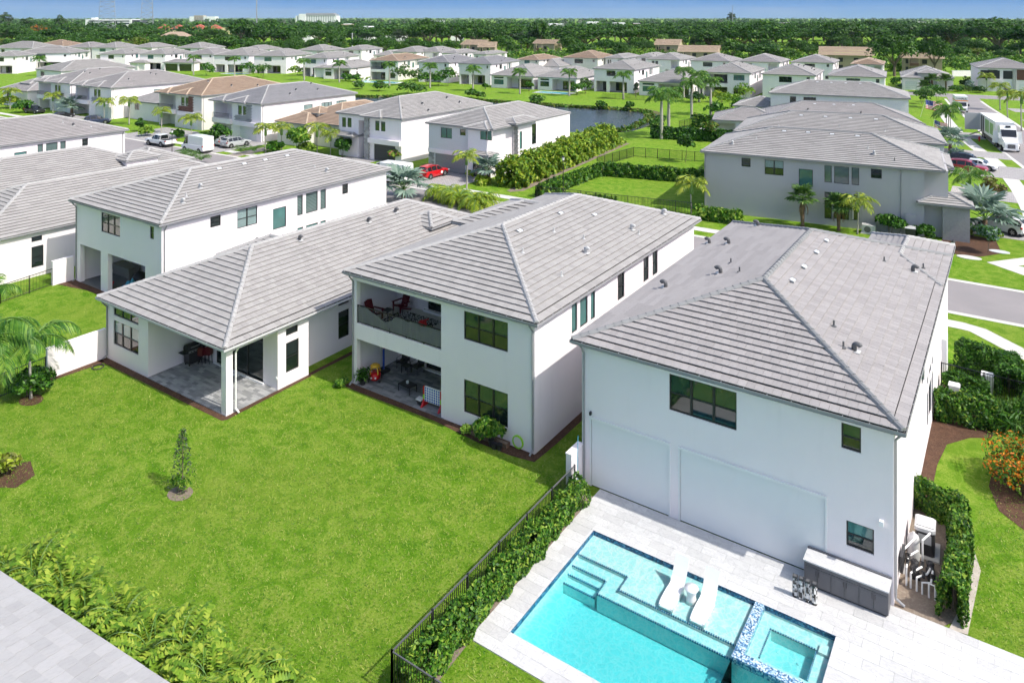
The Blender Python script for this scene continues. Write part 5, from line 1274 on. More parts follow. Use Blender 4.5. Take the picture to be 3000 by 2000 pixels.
# chaises standing on the ledge
def lounger(label, x0):
    t = thing('pool_lounger', label, 'lounger', (x0, 24.98, -0.17), 0, 'white loungers on the pool ledge')
    prof = [(0.0, 0.10), (0.10, 0.20), (0.35, 0.245), (0.7, 0.27), (0.95, 0.255), (1.12, 0.27), (1.28, 0.42), (1.5, 0.72), (1.68, 0.98)]
    b = MB(); w = 0.52
    for i in range(len(prof) - 1):
        (ya, za), (yb, zb) = prof[i], prof[i + 1]; th = 0.07
        b.hexa([(0, ya, za - th), (w, ya, za - th), (w, yb, zb - th), (0, yb, zb - th), (0, ya, za), (w, ya, za), (w, yb, zb), (0, yb, zb)], 'white_gloss')
    b.build('shell', t, smooth=False)
    for xx in (0.0, w - 0.06):
        b = MB(); b.prism([(0, 0)] * 3, 0, 0, 'white_gloss') if False else None
        b = MB(); b.hexa([(xx, 0.0, 0), (xx + 0.06, 0.0, 0), (xx + 0.06, 1.15, 0), (xx, 1.15, 0), (xx, 0.02, 0.16), (xx + 0.06, 0.02, 0.16), (xx + 0.06, 1.15, 0.2), (xx, 1.15, 0.2)], 'white_gloss'); b.build('side_support', t)
    return t
lounger('white moulded lounger on the pool ledge, farther from the spa', -10.60)
lounger('white moulded lounger on the pool ledge, nearer the spa', -9.44)
b = MB(); b.lathe([(0.20, 0), (0.21, 0.05), (0.15, 0.22), (0.19, 0.42), (0.25, 0.50), (0.25, 0.53), (0.0, 0.535)], 'white_gloss', (0, 0, 0), 20)
o = b.build('side_table', smooth=True); o.location = (-9.72, 25.9, -0.17); tag(o, 'small round white table between the two pool loungers', 'table')
# mosaic lanterns
for k, (x, w_) in enumerate(((-6.62, 'farthest from the wall corner'), (-6.41, 'second from the pool side'), (-6.19, 'third from the pool side'), (-5.96, 'nearest the drawers of the counter'))):
    t = thing('lantern', 'black and white mosaic lantern before the counter, ' + ['leftmost of four', 'second of four from the left', 'third of four from the left', 'rightmost of four'][k], 'lantern', (x, 28.05 - 0.0 * k, ZD), 0.1, 'mosaic lanterns on the terrace')
    b = MB(); b.lathe([(0.085, 0), (0.10, 0.05), (0.105, 0.3), (0.095, 0.62), (0.088, 0.68)], 'mosaic_bw', n=12); b.build('shade', t)
    b = MB(); b.box(-0.085, 0.085, -0.085, 0.085, 0.68, 0.74, 'charcoal'); b.box(-0.06, 0.06, -0.06, 0.06, 0.74, 0.748, 'vent_dark'); b.build('solar_cap', t)
    b = MB(); b.lathe([(0.10, -0.0), (0.10, 0.02), (0.07, 0.03)], 'charcoal', n=12); b.build('base', t)
# outdoor kitchen counter
t = thing('kitchen_counter', 'outdoor kitchen counter with grey cabinet doors and white stone top', 'counter', (-6.48, 28.77, ZD))
L = 2.80
b = MB(); b.box(0, L, 0.04, 0.72, 0.08, 0.90, 'grey_cabinet'); b.box(0.05, L - 0.05, 0.1, 0.7, 0, 0.08, 'charcoal'); b.build('cabinet', t)
b = MB(); b.box(-0.03, L + 0.03, -0.02, 0.76, 0.90, 0.95, 'marble'); b.box(-0.03, L + 0.03, 0.70, 0.76, 0.95, 1.0, 'grey_cabinet'); b.build('counter_top', t)
for k in range(6):
    w = L / 6; x = k * w
    b = MB(); b.box(x + 0.012, x + w - 0.012, 0.015, 0.04, 0.10, 0.74, 'grey_cabinet'); b.box(x + 0.06, x + w - 0.06, 0.008, 0.016, 0.16, 0.68, 'grey_cabinet'); o = b.build('cabinet_door', t)
    b = MB(); hx = x + w - 0.05 if k % 2 == 0 else x + 0.05; b.box(hx - 0.008, hx + 0.008, -0.015, 0.012, 0.5, 0.66, 'charcoal'); b.build('handle', o)
    b = MB(); b.box(x + 0.012, x + w - 0.012, 0.015, 0.04, 0.76, 0.88, 'grey_cabinet'); b.build('drawer', t)
# pool service yard
t = thing('pool_heater', 'grey boxy pool heater with rounded lid behind the clipped hedge', 'heater', (-2.95, 33.35, 0.02), 0.05)
b = MB(); b.prism([(-0.33, -0.36), (-0.25, -0.42), (0.25, -0.42), (0.33, -0.36), (0.33, 0.36), (0.25, 0.42), (-0.25, 0.42), (-0.33, 0.36)], 0.05, 0.95, 'charcoal'); b.build('body', t)
b = MB(); b.prism([(-0.36, -0.38), (-0.26, -0.45), (0.26, -0.45), (0.36, -0.38), (0.36, 0.38), (0.26, 0.45), (-0.26, 0.45), (-0.36, 0.38)], 0.95, 1.08, 'vent_light'); b.prism([(-0.3, -0.3), (0.3, -0.3), (0.3, 0.3), (-0.3, 0.3)], 1.08, 1.11, 'vent_light'); b.build('lid', t)
b = MB(); b.box(-0.22, 0.22, -0.435, -0.42, 0.5, 0.85, 'vent_light'); b.build('label_plate', t)
b = MB(); b.box(-0.5, 0.5, -0.6, 0.6, -0.02, 0.05, 'concrete'); b.build('pad', t)
b = MB(); b.lathe([(0.21, 0), (0.22, 0.1), (0.22, 0.75), (0.18, 0.92), (0.06, 0.98), (0.05, 1.05), (0.0, 1.06)], 'vent_light', n=18)
o = b.build('pool_filter', smooth=True); o.location = (-3.28, 32.55, 0.02); tag(o, 'grey cylindrical pool filter tank beside the heater', 'filter')
for k, (x, y) in enumerate(((-3.15, 31.75), (-2.65, 31.95))):
    t = thing('pool_pump', ('black pool pump next to the house wall' if k == 0 else 'black pool pump beside the hedge'), 'pump', (x, y, 0.02), 0.2)
    b = MB(); b.tube([(0, -0.35, 0.22), (0, 0.0, 0.22)], 0.13, 'charcoal', 12); b.lathe([(0.12, 0.02), (0.13, 0.3), (0.15, 0.34), (0.1, 0.4)], 'charcoal', (0, 0.15, 0), 12); b.build('body', t)
    b = MB(); b.box(-0.14, 0.14, -0.38, 0.32, 0, 0.06, 'charcoal'); b.build('base', t)
t = thing('pipe_manifold', 'cluster of white pool pipes with black valves in the service yard', 'pipes', (-3.0, 31.0, 0.018))
pp = [[(-0.35, -0.1, 0), (-0.35, -0.1, 0.65), (-0.35, 0.6, 0.65), (-0.1, 1.2, 0.6)], [(-0.2, -0.15, 0), (-0.2, -0.15, 0.55), (0.1, 0.4, 0.55), (0.1, 0.8, 0.3)], [(0.0, -0.2, 0), (0, -0.2, 0.5), (0.3, 0.2, 0.5), (0.35, 0.9, 0.3)],
      [(0.18, -0.25, 0), (0.18, -0.25, 0.42), (0.45, -0.1, 0.42), (0.45, 0.6, 0.42)], [(0.4, -0.3, 0), (0.4, -0.3, 0.5), (0.6, -0.3, 0.5), (0.6, -0.3, 0.0)], [(-0.5, 0.5, 0.0), (-0.5, 0.5, 0.9), (-0.2, 1.4, 0.95), (-0.1, 1.6, 0.3)], [(0.05, 1.3, 0), (0.05, 1.3, 1.0), (0.25, 1.9, 1.0), (0.2, 2.0, 0.6)]]
for q in pp:
    b = MB(); b.tube(q, 0.035, 'white_matt', 8); b.build('pipe', t)
for x, y, z in ((-0.35, 0.2, 0.65), (-0.1, 0.0, 0.55), (0.2, 0.05, 0.5), (0.45, 0.2, 0.42), (-0.35, 0.55, 0.65), (0.1, 0.6, 0.5)):
    b = MB(); b.tube([(x, y - 0.1, z), (x, y + 0.1, z)], 0.06, 'charcoal', 10); b.tube([(x, y, z), (x, y, z + 0.12)], 0.035, 'charcoal', 8); b.bar((x - 0.08, y, z + 0.13), (x + 0.08, y, z + 0.13), 0.03, 0.03, 'charcoal'); b.build('valve', t)
b = MB(); b.box(-0.55, -0.45, -0.3, 0.5, 0.5, 1.1, 'charcoal'); b.build('control_box', t)

# privacy walls
def pwall(label, x0, x1, y0, y1, h, ends=True):
    t = thing('garden_wall', label, 'wall', ((x0 + x1) / 2, y0, 0)); w = (x1 - x0) / 2
    b = MB(); b.box(-w, w, 0, y1 - y0, 0, h, 'stucco'); b.build('panel', t)
    b = MB(); b.box(-w - 0.02, w + 0.02, -0.02, y1 - y0, h, h + 0.05, 'stucco'); b.build('coping', t); return t
pwall('short white wall between the pool terrace hedge and the neighbouring lawn', -16.42, -16.15, 28.45, 29.54, 1.75)
pwall('long white garden wall at the corner of the single-storey house', -46.62, -46.42, 20.5, 23.86, 1.75)
pwall('short white wall at the corner of the house with the blue tarp', -62.55, -62.3, 27.9, 29.48, 1.85)
# poles leaning on the wall
b = MB(); b.tube([(-15.75, 28.3, 0.05), (-15.98, 28.75, 1.9), (-16.05, 29.0, 2.35)], 0.016, 'tarp_blue', 6)
t = thing('pool_net', 'blue pole with pool leaf net leaning in the terrace corner', 'net', (-15.72, 28.25, ZD)); bb = MB(); bb.tube([(0, 0, 0.35), (-0.28, 0.5, 1.9), (-0.36, 0.68, 2.4)], 0.016, 'tarp_blue', 6); bb.build('pole', t)
bb = MB(); pts = [(0.11 * math.cos(a), 0.03 + 0.05 * math.sin(a), 0.2 + 0.2 * math.sin(a)) for a in [k * math.pi / 8 for k in range(17)]]; bb.tube(pts, 0.012, 'white_matt', 6)
bb.face([(p[0] * 0.95, p[1], p[2]) for p in pts[:-1]], 'tarp_blue'); bb.build('net', t)
t = thing('pool_brush', 'white telescopic pole with blue brush leaning on the white wall', 'brush', (-15.85, 28.0, ZD)); bb = MB(); bb.tube([(0.05, 0, 0.05), (-0.18, 0.45, 1.55)], 0.015, 'white_matt', 6); bb.build('pole', t); bb = MB(); bb.box(-0.06, 0.18, -0.06, 0.04, 0, 0.07, 'tarp_blue'); bb.build('brush_head', t)

# ------------------------------------------------------------------ picket fences
_pk = {}
def fence(label, pts, h=1.4, step=0.11, post=1.85, single=False, mat='black_metal', group=None, rail='black_metal', pk=0.016):
    p0 = Vector((pts[0][0], pts[0][1], 0)); t = thing('picket_fence', label, 'fence', p0, 0, group)
    rb = MB(); jb = MB()
    for a, c in zip(pts, pts[1:]):
        a = Vector((a[0], a[1], 0)) - p0; c = Vector((c[0], c[1], 0)) - p0; L = (c - a).length; d = (c - a).normalized()
        rb.bar(a + Vector((0, 0, h - 0.02)), c + Vector((0, 0, h - 0.02)), 0.045, 0.04, rail); rb.bar(a + Vector((0, 0, 0.14)), c + Vector((0, 0, 0.14)), 0.035, 0.035, mat)
        n = max(1, round(L / post))
        for k in range(n + 1):
            q = a + d * (L * k / n)
            if single or k == 0:
                b = MB(); b.box(q.x - 0.03, q.x + 0.03, q.y - 0.03, q.y + 0.03, 0, h + 0.03, mat); b.build('post', t)
            else: jb.box(q.x - 0.03, q.x + 0.03, q.y - 0.03, q.y + 0.03, 0, h + 0.03, mat)
        m_ = int(L / step)
        for k in range(1, m_):
            q = a + d * (L * k / m_)
            if single:
                key = (h, mat)
                if key not in _pk:
                    b = MB(); b.box(-0.009, 0.009, -0.009, 0.009, 0.06, h - 0.03, mat); _pk[key] = b.mesh('picket')
                o = link('picket', _pk[key], t); o.location = q
            else: jb.box(q.x - pk / 2, q.x + pk / 2, q.y - pk / 2, q.y + pk / 2, 0.06, h - 0.03, mat)
    rb.build('rails', t)
    if jb.v: jb.build('pickets', t)['kind'] = 'stuff'
    return t
fence('black picket fence running along the hedge beside the pool terrace', [(-15.98, 28.44), (-15.98, 16.94), (-12.6, 16.94)], 1.4, single=True, rail='rail_metal')
fence('black picket fence before the house at the left edge', [(-62.4, 28.2), (-61.6, 24.0), (-61.2, 21.0)], 1.35)
fence('dark picket fence at the left edge behind the young palm', [(-46.45, 20.4), (-46.3, 18.0), (-46.2, 15.5)], 1.35)
fence('black picket fence by the mulched hedges right of the pool house', [(-3.5, 48.6), (0.6, 48.4), (3.0, 48.3)], 1.4, single=True)
fence('black picket fence round the lawn with the small round tree', [(-48.4, 92.5), (-47.5, 102.6), (-40.4, 103.9), (-31.5, 105.5)], 1.45, pk=0.03, step=0.16)
fence('black picket fence round the hedged lawn beside the grey house', [(-45.2, 88.3), (-46.4, 87.9), (-46.2, 73.0), (-37, 74.2), (-28.3, 75.6)], 1.4, pk=0.03, step=0.16)
fence('black picket fence between hedge and lawn behind the grey house', [(-46.2, 89.3), (-36, 91.4), (-28.6, 92.8)], 1.4, pk=0.03, step=0.16)
fence('black fence beside the palms on the lake end', [(-52.3, 133.0), (-50.0, 146.5)], 1.5, pk=0.03, step=0.2)
fence('black picket fence round the fenced turquoise lake pool', [(-88.0, 171.0), (-73.8, 173.5), (-73.6, 181)], 1.3, pk=0.05, step=0.3)

# ------------------------------------------------------------------ palms
def frond_mesh(name, L, n, leaf, droop=1.25, rise=0.95, mat='leaf_palm', seed=0, width=0.055, hang=0.5, plume=0.0):
    rng = random.Random(seed); b = MB(); pts = []; p = Vector((0, 0, 0)); m_ = 14
    for k in range(m_ + 1):
        t = k / m_; a = rise - (rise + droop) * t ** 1.25
        pts.append(p.copy()); p = p + Vector((math.cos(a), 0, math.sin(a))) * (L / m_)
    b.tube(pts[:], [0.035 * (1 - 0.85 * k / m_) for k in range(m_ + 1)], 'palm_shaft' if mat != 'leaf_dead' else 'palm_brown', 4, cap=False)
    for i in range(n):
        t = 0.10 + 0.90 * (i + 0.5) / n; f = t * m_; k = min(int(f), m_ - 1); q = pts[k].lerp(pts[k + 1], f - k)
        d = (pts[k + 1] - pts[k]).normalized(); ll = leaf * (0.35 + 1.0 * math.sin(math.pi * min(1, 0.12 + t * 0.83))) * rng.uniform(0.85, 1.12)
        for sgn in (-1, 1):
            side = Vector((0, sgn, 0)); upv = side.cross(d) * sgn
            dirv = (side * 0.85 + d * 0.55 + Vector((0, 0, -hang * rng.uniform(0.7, 1.3))) + Vector((0, 0, plume * rng.uniform(-1, 1)))).normalized()
            mid = q + dirv * ll * 0.5; tip = q + dirv * ll + Vector((0, 0, -ll * 0.22 * (0.5 + hang)))
            wv = d * width * 0.5 * (0.7 + 0.6 * rng.random())
            b.face([q, mid + wv, tip, mid - wv], mat)
    return b.mesh(name)
def fan_mesh(name, L, r, n, mat, seed=0, rise=0.7):
    rng = random.Random(seed); b = MB(); e = Vector((math.cos(rise) * L, 0, math.sin(rise) * L))
    b.tube([(0, 0, 0), e * 0.5 + Vector((0, 0, 0.06 * L)), e], [0.03, 0.02, 0.015], 'palm_shaft', 4, cap=False)
    d = Vector((math.cos(rise - 0.35), 0, math.sin(rise - 0.35))); up = Vector((-math.sin(rise - 0.35), 0, math.cos(rise - 0.35)))
    for i in range(n):
        a = (i / (n - 1) - 0.5) * 4.4; dv = (d * math.cos(a) + Vector((0, 1, 0)) * math.sin(a)).normalized()
        rr = r * (0.75 + 0.25 * math.cos(a * 0.6)) * rng.uniform(0.92, 1.06)
        nv = up.cross(dv) * (math.tan(2.2 / (n - 1)) * rr * 0.55)
        fold = up * (0.05 * r * (1 if i % 2 else -1)); mid = e + dv * rr * 0.58
        b.face([e, mid + nv + fold, e + dv * rr - up * rr * 0.18, mid - nv - fold], mat)
    return b.mesh(name)
def trunk_mesh(name, prof, mat, bend=0.0, n=10):
    b = MB(); b.tube([(bend * math.sin(z / prof[-1][1] * 1.5), 0, z) for r, z in prof], [r for r, z in prof], mat, n); return b.mesh(name, True)
leafmat('leaf_palm_mid', (0.025, 0.10, 0.010), (0.07, 0.19, 0.018), (0.22, 0.36, 0.05))
FR = {
 'royal': [frond_mesh('frond', 2.5, 18, 0.66, 1.15, r_, 'leaf_palm_mid', s_, 0.14, 0.45, 0.25) for s_, r_ in ((1, 1.1), (2, 0.7), (3, 0.2))],
 'yellow': [frond_mesh('frond', 2.1, 17, 0.56, 1.2, r_, 'leaf_palm_yellow', s_, 0.12, 0.4, 0.3) for s_, r_ in ((4, 1.15), (5, 0.75), (6, 0.35))],
 'areca': [frond_mesh('frond', 1.9, 22, 0.42, 0.8, r_, 'leaf_palm', s_, 0.05, 0.3, 0.2) for s_, r_ in ((7, 1.35), (8, 1.15), (9, 0.9))],
 'date': [frond_mesh('frond', 1.6, 20, 0.34, 1.5, r_, 'leaf_yellow', s_, 0.07, 0.2, 0.15) for s_, r_ in ((10, 1.25), (11, 0.9), (12, 0.45))],
 'sabal': [fan_mesh('fan_leaf', 0.95, 0.85, 15, 'leaf_palm', s_, r_) for s_, r_ in ((1, 1.2), (2, 0.7), (3, 0.15))],
 'silver': [fan_mesh('fan_leaf', 1.25, 1.15, 19, 'leaf_silver', s_, r_) for s_, r_ in ((4, 1.15), (5, 0.75), (6, 0.25))],
 'dead': [frond_mesh('dead_frond', 1.5, 14, 0.35, 2.2, -0.6, 'leaf_dead', 20, 0.08, 0.5), frond_mesh('dead_frond', 1.2, 12, 0.3, 2.4, -0.9, 'leaf_dead', 21, 0.08, 0.6)],
 'big': [frond_mesh('frond', 3.0, 36, 0.72, 1.35, r_, 'leaf_palm_mid', s_, 0.085, 0.5, 0.2) for s_, r_ in ((31, 1.0), (32, 0.7), (33, 0.25))],
}
TR = {
 'royal': trunk_mesh('trunk', [(0.30, 0), (0.24, 0.3), (0.22, 1.0), (0.25, 2.4), (0.21, 4.0), (0.16, 5.0)], 'palm_trunk'),
 'slim': trunk_mesh('trunk', [(0.16, 0), (0.11, 0.3), (0.10, 1.5), (0.10, 3.0), (0.08, 3.4)], 'palm_trunk', 0.1),
 'sabal': trunk_mesh('trunk', [(0.26, 0), (0.20, 0.3), (0.22, 1.5), (0.24, 2.6), (0.17, 3.0)], 'palm_brown'),
 'stub': trunk_mesh('trunk', [(0.25, 0), (0.23, 0.4), (0.18, 0.9)], 'palm_brown'),
}
SH = trunk_mesh('crownshaft', [(0.16, 0), (0.18, 0.2), (0.14, 0.8), (0.06, 1.2)], 'palm_shaft')
def palm(kind, label, loc, h, n=13, trunk='royal', th=5.0, cs=1.0, shaft=True, dead=0, seed=0, group=None, parts=True, name='palm_tree'):
    """h = height of the growing point; th = height of the trunk mesh"""
    rng = random.Random(seed + int(loc[0] * 13)); t = thing(name, label, 'palm tree', (loc[0], loc[1], 0), rng.random() * 6.28, group)
    if trunk:
        o = link('trunk', TR[trunk], t); s_ = h / th; o.scale = (min(1.15, max(0.6, s_)),) * 2 + (s_,)
    zt = h
    if shaft:
        o = link('crownshaft', SH, t); o.location = (0, 0, h - 0.05); o.scale = (cs, cs, cs); zt = h + 0.85 * cs
    fs = FR[kind]; mats_ = []
    for k in range(n):
        ring = k / n; i = 0 if ring < 0.3 else (1 if ring < 0.68 else 2)
        m4 = Matrix.Translation((0, 0, zt + (0.08 if i == 0 else 0))) @ Matrix.Rotation(k * 2.399 + rng.uniform(-0.25, 0.25), 4, 'Z') @ Matrix.Rotation(rng.uniform(-0.14, 0.14), 4, 'Y') @ Matrix.Scale(cs * rng.uniform(0.85, 1.08), 4)
        mats_.append((fs[i], m4))
    for k in range(dead):
        mats_.append((FR['dead'][k % 2], Matrix.Translation((0, 0, zt - 0.15)) @ Matrix.Rotation(k * 2.1 + 0.5, 4, 'Z') @ Matrix.Scale(cs, 4)))
    if parts:
        for me, m4 in mats_:
            o = link('dead_frond' if me.name.startswith('dead') else ('fan_leaf' if me.name.startswith('fan') else 'frond'), me, t); o.matrix_basis = m4
    else:
        bm = bmesh.new()
        for me, m4 in mats_:
            tmp = me.copy(); tmp.transform(m4); bm.from_mesh(tmp); bpy.data.meshes.remove(tmp)
        me = bpy.data.meshes.new('crown'); bm.to_mesh(me); bm.free()
        for mt in mats_[0][0].materials: me.materials.append(mt)
        link('crown', me, t)
    return t
# royal palms along the lake
lake_palms = [(116, 223, 5.2, 'before the sunlit white house at the far left of the lake'), (567, 221, 5.4, 'before the dark screened porch beyond the lake'), (687, 225, 5.2, 'before the lake house with outdoor seating'), (790, 213, 4.6, 'before the third lake house left of the tan roof'),
 (891, 236, 5.3, 'before the second lake house left of the tan roof'), (994, 242, 5.2, 'before the single-storey lake house left of the tan roof'), (1141, 252, 5.4, 'before the tan-roofed lake house'), (1260, 258.5, 5.6, 'right of the tan roof, among garden shrubs by the lake'),
 (1386, 267, 5.2, 'before the middle of the lake row, alone on the lawn'), (1523, 275.5, 5.0, 'left of the fenced turquoise lake pool'), (1668, 282, 5.2, 'at the corner of the fenced turquoise lake pool'), (1826, 291, 5.2, 'before the lake house with the two-bay patio')]
for i, (x, y, h, lb) in enumerate(lake_palms):
    palm('royal', 'royal palm ' + lb, G(x, y), h, 15, cs=1.15, seed=i, group='royal palms along the lake', parts=False)
for i, (x, y, h, lb) in enumerate([(1938, 408, 6.6, 'tall royal palm on the lake end lawn, nearest of the group'), (1959, 399, 6.4, 'tall royal palm just behind the nearest one at the lake end'), (2026, 348, 6.2, 'royal palm with a brown hanging frond at the lake end'), (2082, 339, 6.0, 'royal palm at the right of the lake end group'), (2003, 287, 6.0, 'royal palm before the single-storey house at the lake end'), (2048, 300, 5.6, 'royal palm half hidden behind the lake end group')]):
    palm('royal', lb, G(x, y), h, 16, cs=1.3, seed=30 + i, group='royal palms at the lake end', dead=1 if i == 2 else 0)
# street palms
for i, (k, x, y, h, tr, cs, lb) in enumerate([
 ('yellow', 1366.5, 572, 3.6, 'slim', 1.0, 'young yellow-green palm beside the red car driveway'), ('yellow', 473, 392, 3.0, 'slim', 1.1, 'young palm on the verge left of the white pickup'), ('yellow', 560, 404, 2.2, 'slim', 1.25, 'bushy golden palm between pickup and van'),
 ('yellow', 378, 366, 3.6, 'slim', 1.2, 'golden palm by the clipped topiary across the street'), ('yellow', 306, 353, 2.8, 'slim', 1.15, 'golden palm before the black parked car'), ('yellow', 778, 448, 2.7, 'slim', 1.2, 'golden palm at the front of the grey-clad house'), ('yellow', 825, 440, 2.4, 'slim', 1.2, 'golden palm by the pink paved walk'),
 ('yellow', 929, 450, 2.6, 'slim', 1.2, 'golden palm before the tan single-storey house'), ('yellow', 968, 456, 2.2, 'slim', 1.1, 'golden palm close to the stone-piered house'), ('yellow', 155, 331, 2.6, 'slim', 1.2, 'golden palm at the left end of the street fronts'), ('yellow', 30, 320, 2.8, 'slim', 1.3, 'golden palm cut by the left edge'), ('yellow', 345, 345, 3.0, 'slim', 1.2, 'golden palm behind the black parked car'),
 ('yellow', 2025.5, 627, 2.2, 'slim', 1.1, 'yellow palm at the left corner of the grey house'), ('yellow', 2512, 686, 2.2, 'slim', 1.0, 'yellow palm beside the air conditioner of the grey house'), ('yellow', 2890, 269, 3.2, 'slim', 1.3, 'palm before the balcony house at the top right'),
 ('yellow', 2930, 323, 4.2, 'slim', 1.3, 'slender palm on the verge right of the box truck'), ('yellow', 2952, 345, 3.8, 'slim', 1.2, 'slender palm between driveways at the right edge'), ('yellow', 2993, 384, 5.0, 'slim', 1.6, 'tall yellow palm cut by the right edge'), ('royal', 2841, 578, 1.6, 'slim', 1.05, 'dark green feather palm before the grey house entrance'),
 ('royal', 2778, 390, 3.4, 'slim', 1.25, 'palm clump beside the trailer, on the pavement side'), ('royal', 2771, 392, 2.9, 'slim', 1.2, 'second stem of the palm clump beside the trailer')]):
    palm(k, lb, G(x, y), h, 11 if k == 'yellow' else 13, tr, 3.4, cs, True, seed=60 + i, group='garden palms along the streets')
for i, (x, y, h, lb, dd) in enumerate([(2351, 664, 2.7, 'bushy fan palm before the grey side wall', 4), (2457, 676, 2.3, 'small fan palm with brown fronds before the grey side wall', 3), (2731, 271, 3.4, 'fan palm before the modern house at the top right, left of two', 0), (2771, 267, 3.2, 'fan palm before the modern house at the top right, right of two', 0), (2708, 272, 1.6, 'low fan palm by the driveway of the modern house', 0)]):
    palm('sabal', lb, G(x, y), h, 24, 'sabal', 3.0, 1.0 if i < 2 else 1.3, False, dd, 90 + i, 'fan palms')
for i, (x, y, h, lb, cs) in enumerate([(1431.5, 533, 1.3, 'silver fan palm between the red car driveway and the tall hedge', 1.15), (1183, 585, 1.2, 'silver fan palm behind the white van at the house corner', 1.5), (2886, 690, 1.5, 'large silver fan palm over the white car', 1.6), (210, 336, 1.4, 'silver fan palm at the left street fronts', 1.5), (2784, 442, 1.4, 'silver fan palm beside the trailer and the second grey roof', 1.3)]):
    palm('silver', lb, G(x, y), h, 17, 'stub', 0.9, cs, False, 0, 110 + i, 'silver fan palms', name='fan_palm')
# nearest palms at the left edge
palm('big', 'young feather palm in the shrub bed before the long white wall', G(91, 1167), 2.2, 11, 'slim', 3.4, 0.95, True, 0, 7)
palm('big', 'feather palm cut by the left edge behind the first one', (-55.0, 21.0), 2.6, 8, 'slim', 3.4, 0.75, True, 0, 12)
palm('big', 'palm with white trunk cut by the left edge over golden shrubs', (-39.6, 14.9), 5.2, 9, 'royal', 5.0, 1.0, True, 0, 3)

# ------------------------------------------------------------------ shrubs and hedges
def leaves_obj(name, P, N, size, mats, rng, parent=None, up=0.25, kind=None, jitter=0.7, weights=None, aspect=1.7):
    V, Q = leaf_quads(P, size, rng, up, aspect, N, jitter)
    mi = rng.choice(len(mats), len(Q), p=weights) if len(mats) > 1 else None
    return link(name, fast_mesh(name, V, Q, mats, mi), parent, kind)
def hedge(label, pts, w, h, leaf=0.11, dens=230, mats=('leaf_hedge',), name='hedge', group=None, bulge=0.15, seed=1, weights=None, lift=0.05, cat='hedge', stems=True, wob=0.12):
    rng = np.random.default_rng(seed); p0 = np.array([pts[0][0], pts[0][1]]); t = thing(name, label, cat, (p0[0], p0[1], 0), 0, group)
    PP = []; NN = []; sb = MB()
    for a, c in zip(pts, pts[1:]):
        a = np.array(a[:2]) - p0; c = np.array(c[:2]) - p0; L = np.linalg.norm(c - a); d = (c - a) / L; n = np.array([-d[1], d[0]])
        m_ = int(dens * (L + w) * (2 * h + w))
        s = rng.random(m_) * (L + w) - w / 2; ang = rng.random(m_)
        per = 2 * h + w; q = ang * per
        y = np.where(q < h, -w / 2, np.where(q < h + w, q - h - w / 2, w / 2)); z = np.where(q < h, q, np.where(q < h + w, h, h - (q - h - w)))
        ny = np.where(q < h, -1.0, np.where(q < h + w, 0.0, 1.0)); nz = np.where((q >= h) & (q < h + w), 1.0, 0.15)
        bump = wob * np.sin(s * 2.1 + seed) * np.cos(s * 0.9) + wob * 0.8 * np.sin(s * 5.3 + y * 6 + z * 4)
        rad = 1.0 - 0.35 * rng.random(m_) ** 2
        cr = np.clip((z - h * 0.75) / (h * 0.25), 0, 1)
        y = y * (rad * (1 - 0.15 * cr) + bulge * np.sin(np.clip(z / h, 0, 1) * 3.14)) + ny * bump; z = lift + z * (0.6 + 0.4 * rad) + np.where(nz > 0.5, bump, 0) + rng.normal(0, 0.03, m_) * h
        ends = (s < 0) | (s > L)
        P = np.stack([a[0] + d[0] * s + n[0] * y, a[1] + d[1] * s + n[1] * y, np.maximum(z, 0.03)], 1)
        Nn = np.stack([n[0] * ny, n[1] * ny, nz], 1)
        PP.append(P); NN.append(Nn)
        k = 0.3
        while stems and k < L:
            q0 = a + d * k; sb.tube([(q0[0], q0[1], 0), (q0[0] + rng.uniform(-.1, .1), q0[1] + rng.uniform(-.1, .1), h * 0.75)], [0.02, 0.01], 'bark', 4, False); k += 0.45
    leaves_obj('foliage', np.concatenate(PP), np.concatenate(NN), leaf, list(mats), rng, t, weights=weights)
    if sb.v: sb.build('stems', t)
    return t
def shrub(label, loc, r, h, leaf=0.1, n=900, mats=('leaf_hedge',), name='shrub', cat='shrub', group=None, seed=0, weights=None, stem=0.0, blobs=10, flat=1.0, aspect=1.7):
    rng = np.random.default_rng(seed + 5); t = thing(name, label, cat, (loc[0], loc[1], 0), 0, group)
    P, N = crown_points(rng, blobs, max(10, n // blobs), r * 0.72, r * 0.72, h * 0.40, r * 0.42)
    P[:, 2] += stem + h * 0.48; k = P[:, 2] > 0.02; P = P[k]; N = N[k]
    leaves_obj('foliage', P, N, leaf, list(mats), rng, t, weights=weights, aspect=aspect)
    b = MB()
    for j in range(3 if stem < 0.3 else 1):
        a = j * 2.1; b.tube([(0.05 * math.cos(a), 0.05 * math.sin(a), 0), (0.2 * r * math.cos(a), 0.2 * r * math.sin(a), stem + h * 0.5)], [0.04, 0.015], 'bark', 5, False)
    b.build('stem', t); return t
H2 = ('leaf_hedge', 'leaf_hedge_light', 'leaf_dark')
hedge('leafy green hedge along the fence beside the pool terrace', [(-15.62, 28.0), (-15.58, 17.3)], 0.62, 1.0, 0.085, 600, H2, seed=3, weights=[0.45, 0.35, 0.2])
hedge('clipped hedge hiding the pool service yard', [(-3.35, 36.0), (-1.95, 35.4), (-1.72, 33.0), (-1.85, 30.1)], 0.6, 1.3, 0.085, 620, H2, seed=4, weights=[0.45, 0.35, 0.2])
hedge('square clipped hedge before the white cabinets right of the pool house', [(-2.95, 45.0), (-1.5, 45.3)], 1.3, 1.3, 0.10, 420, ('leaf_hedge', 'leaf_dark', 'leaf_hedge_light'), seed=5, weights=[0.5, 0.25, 0.25])
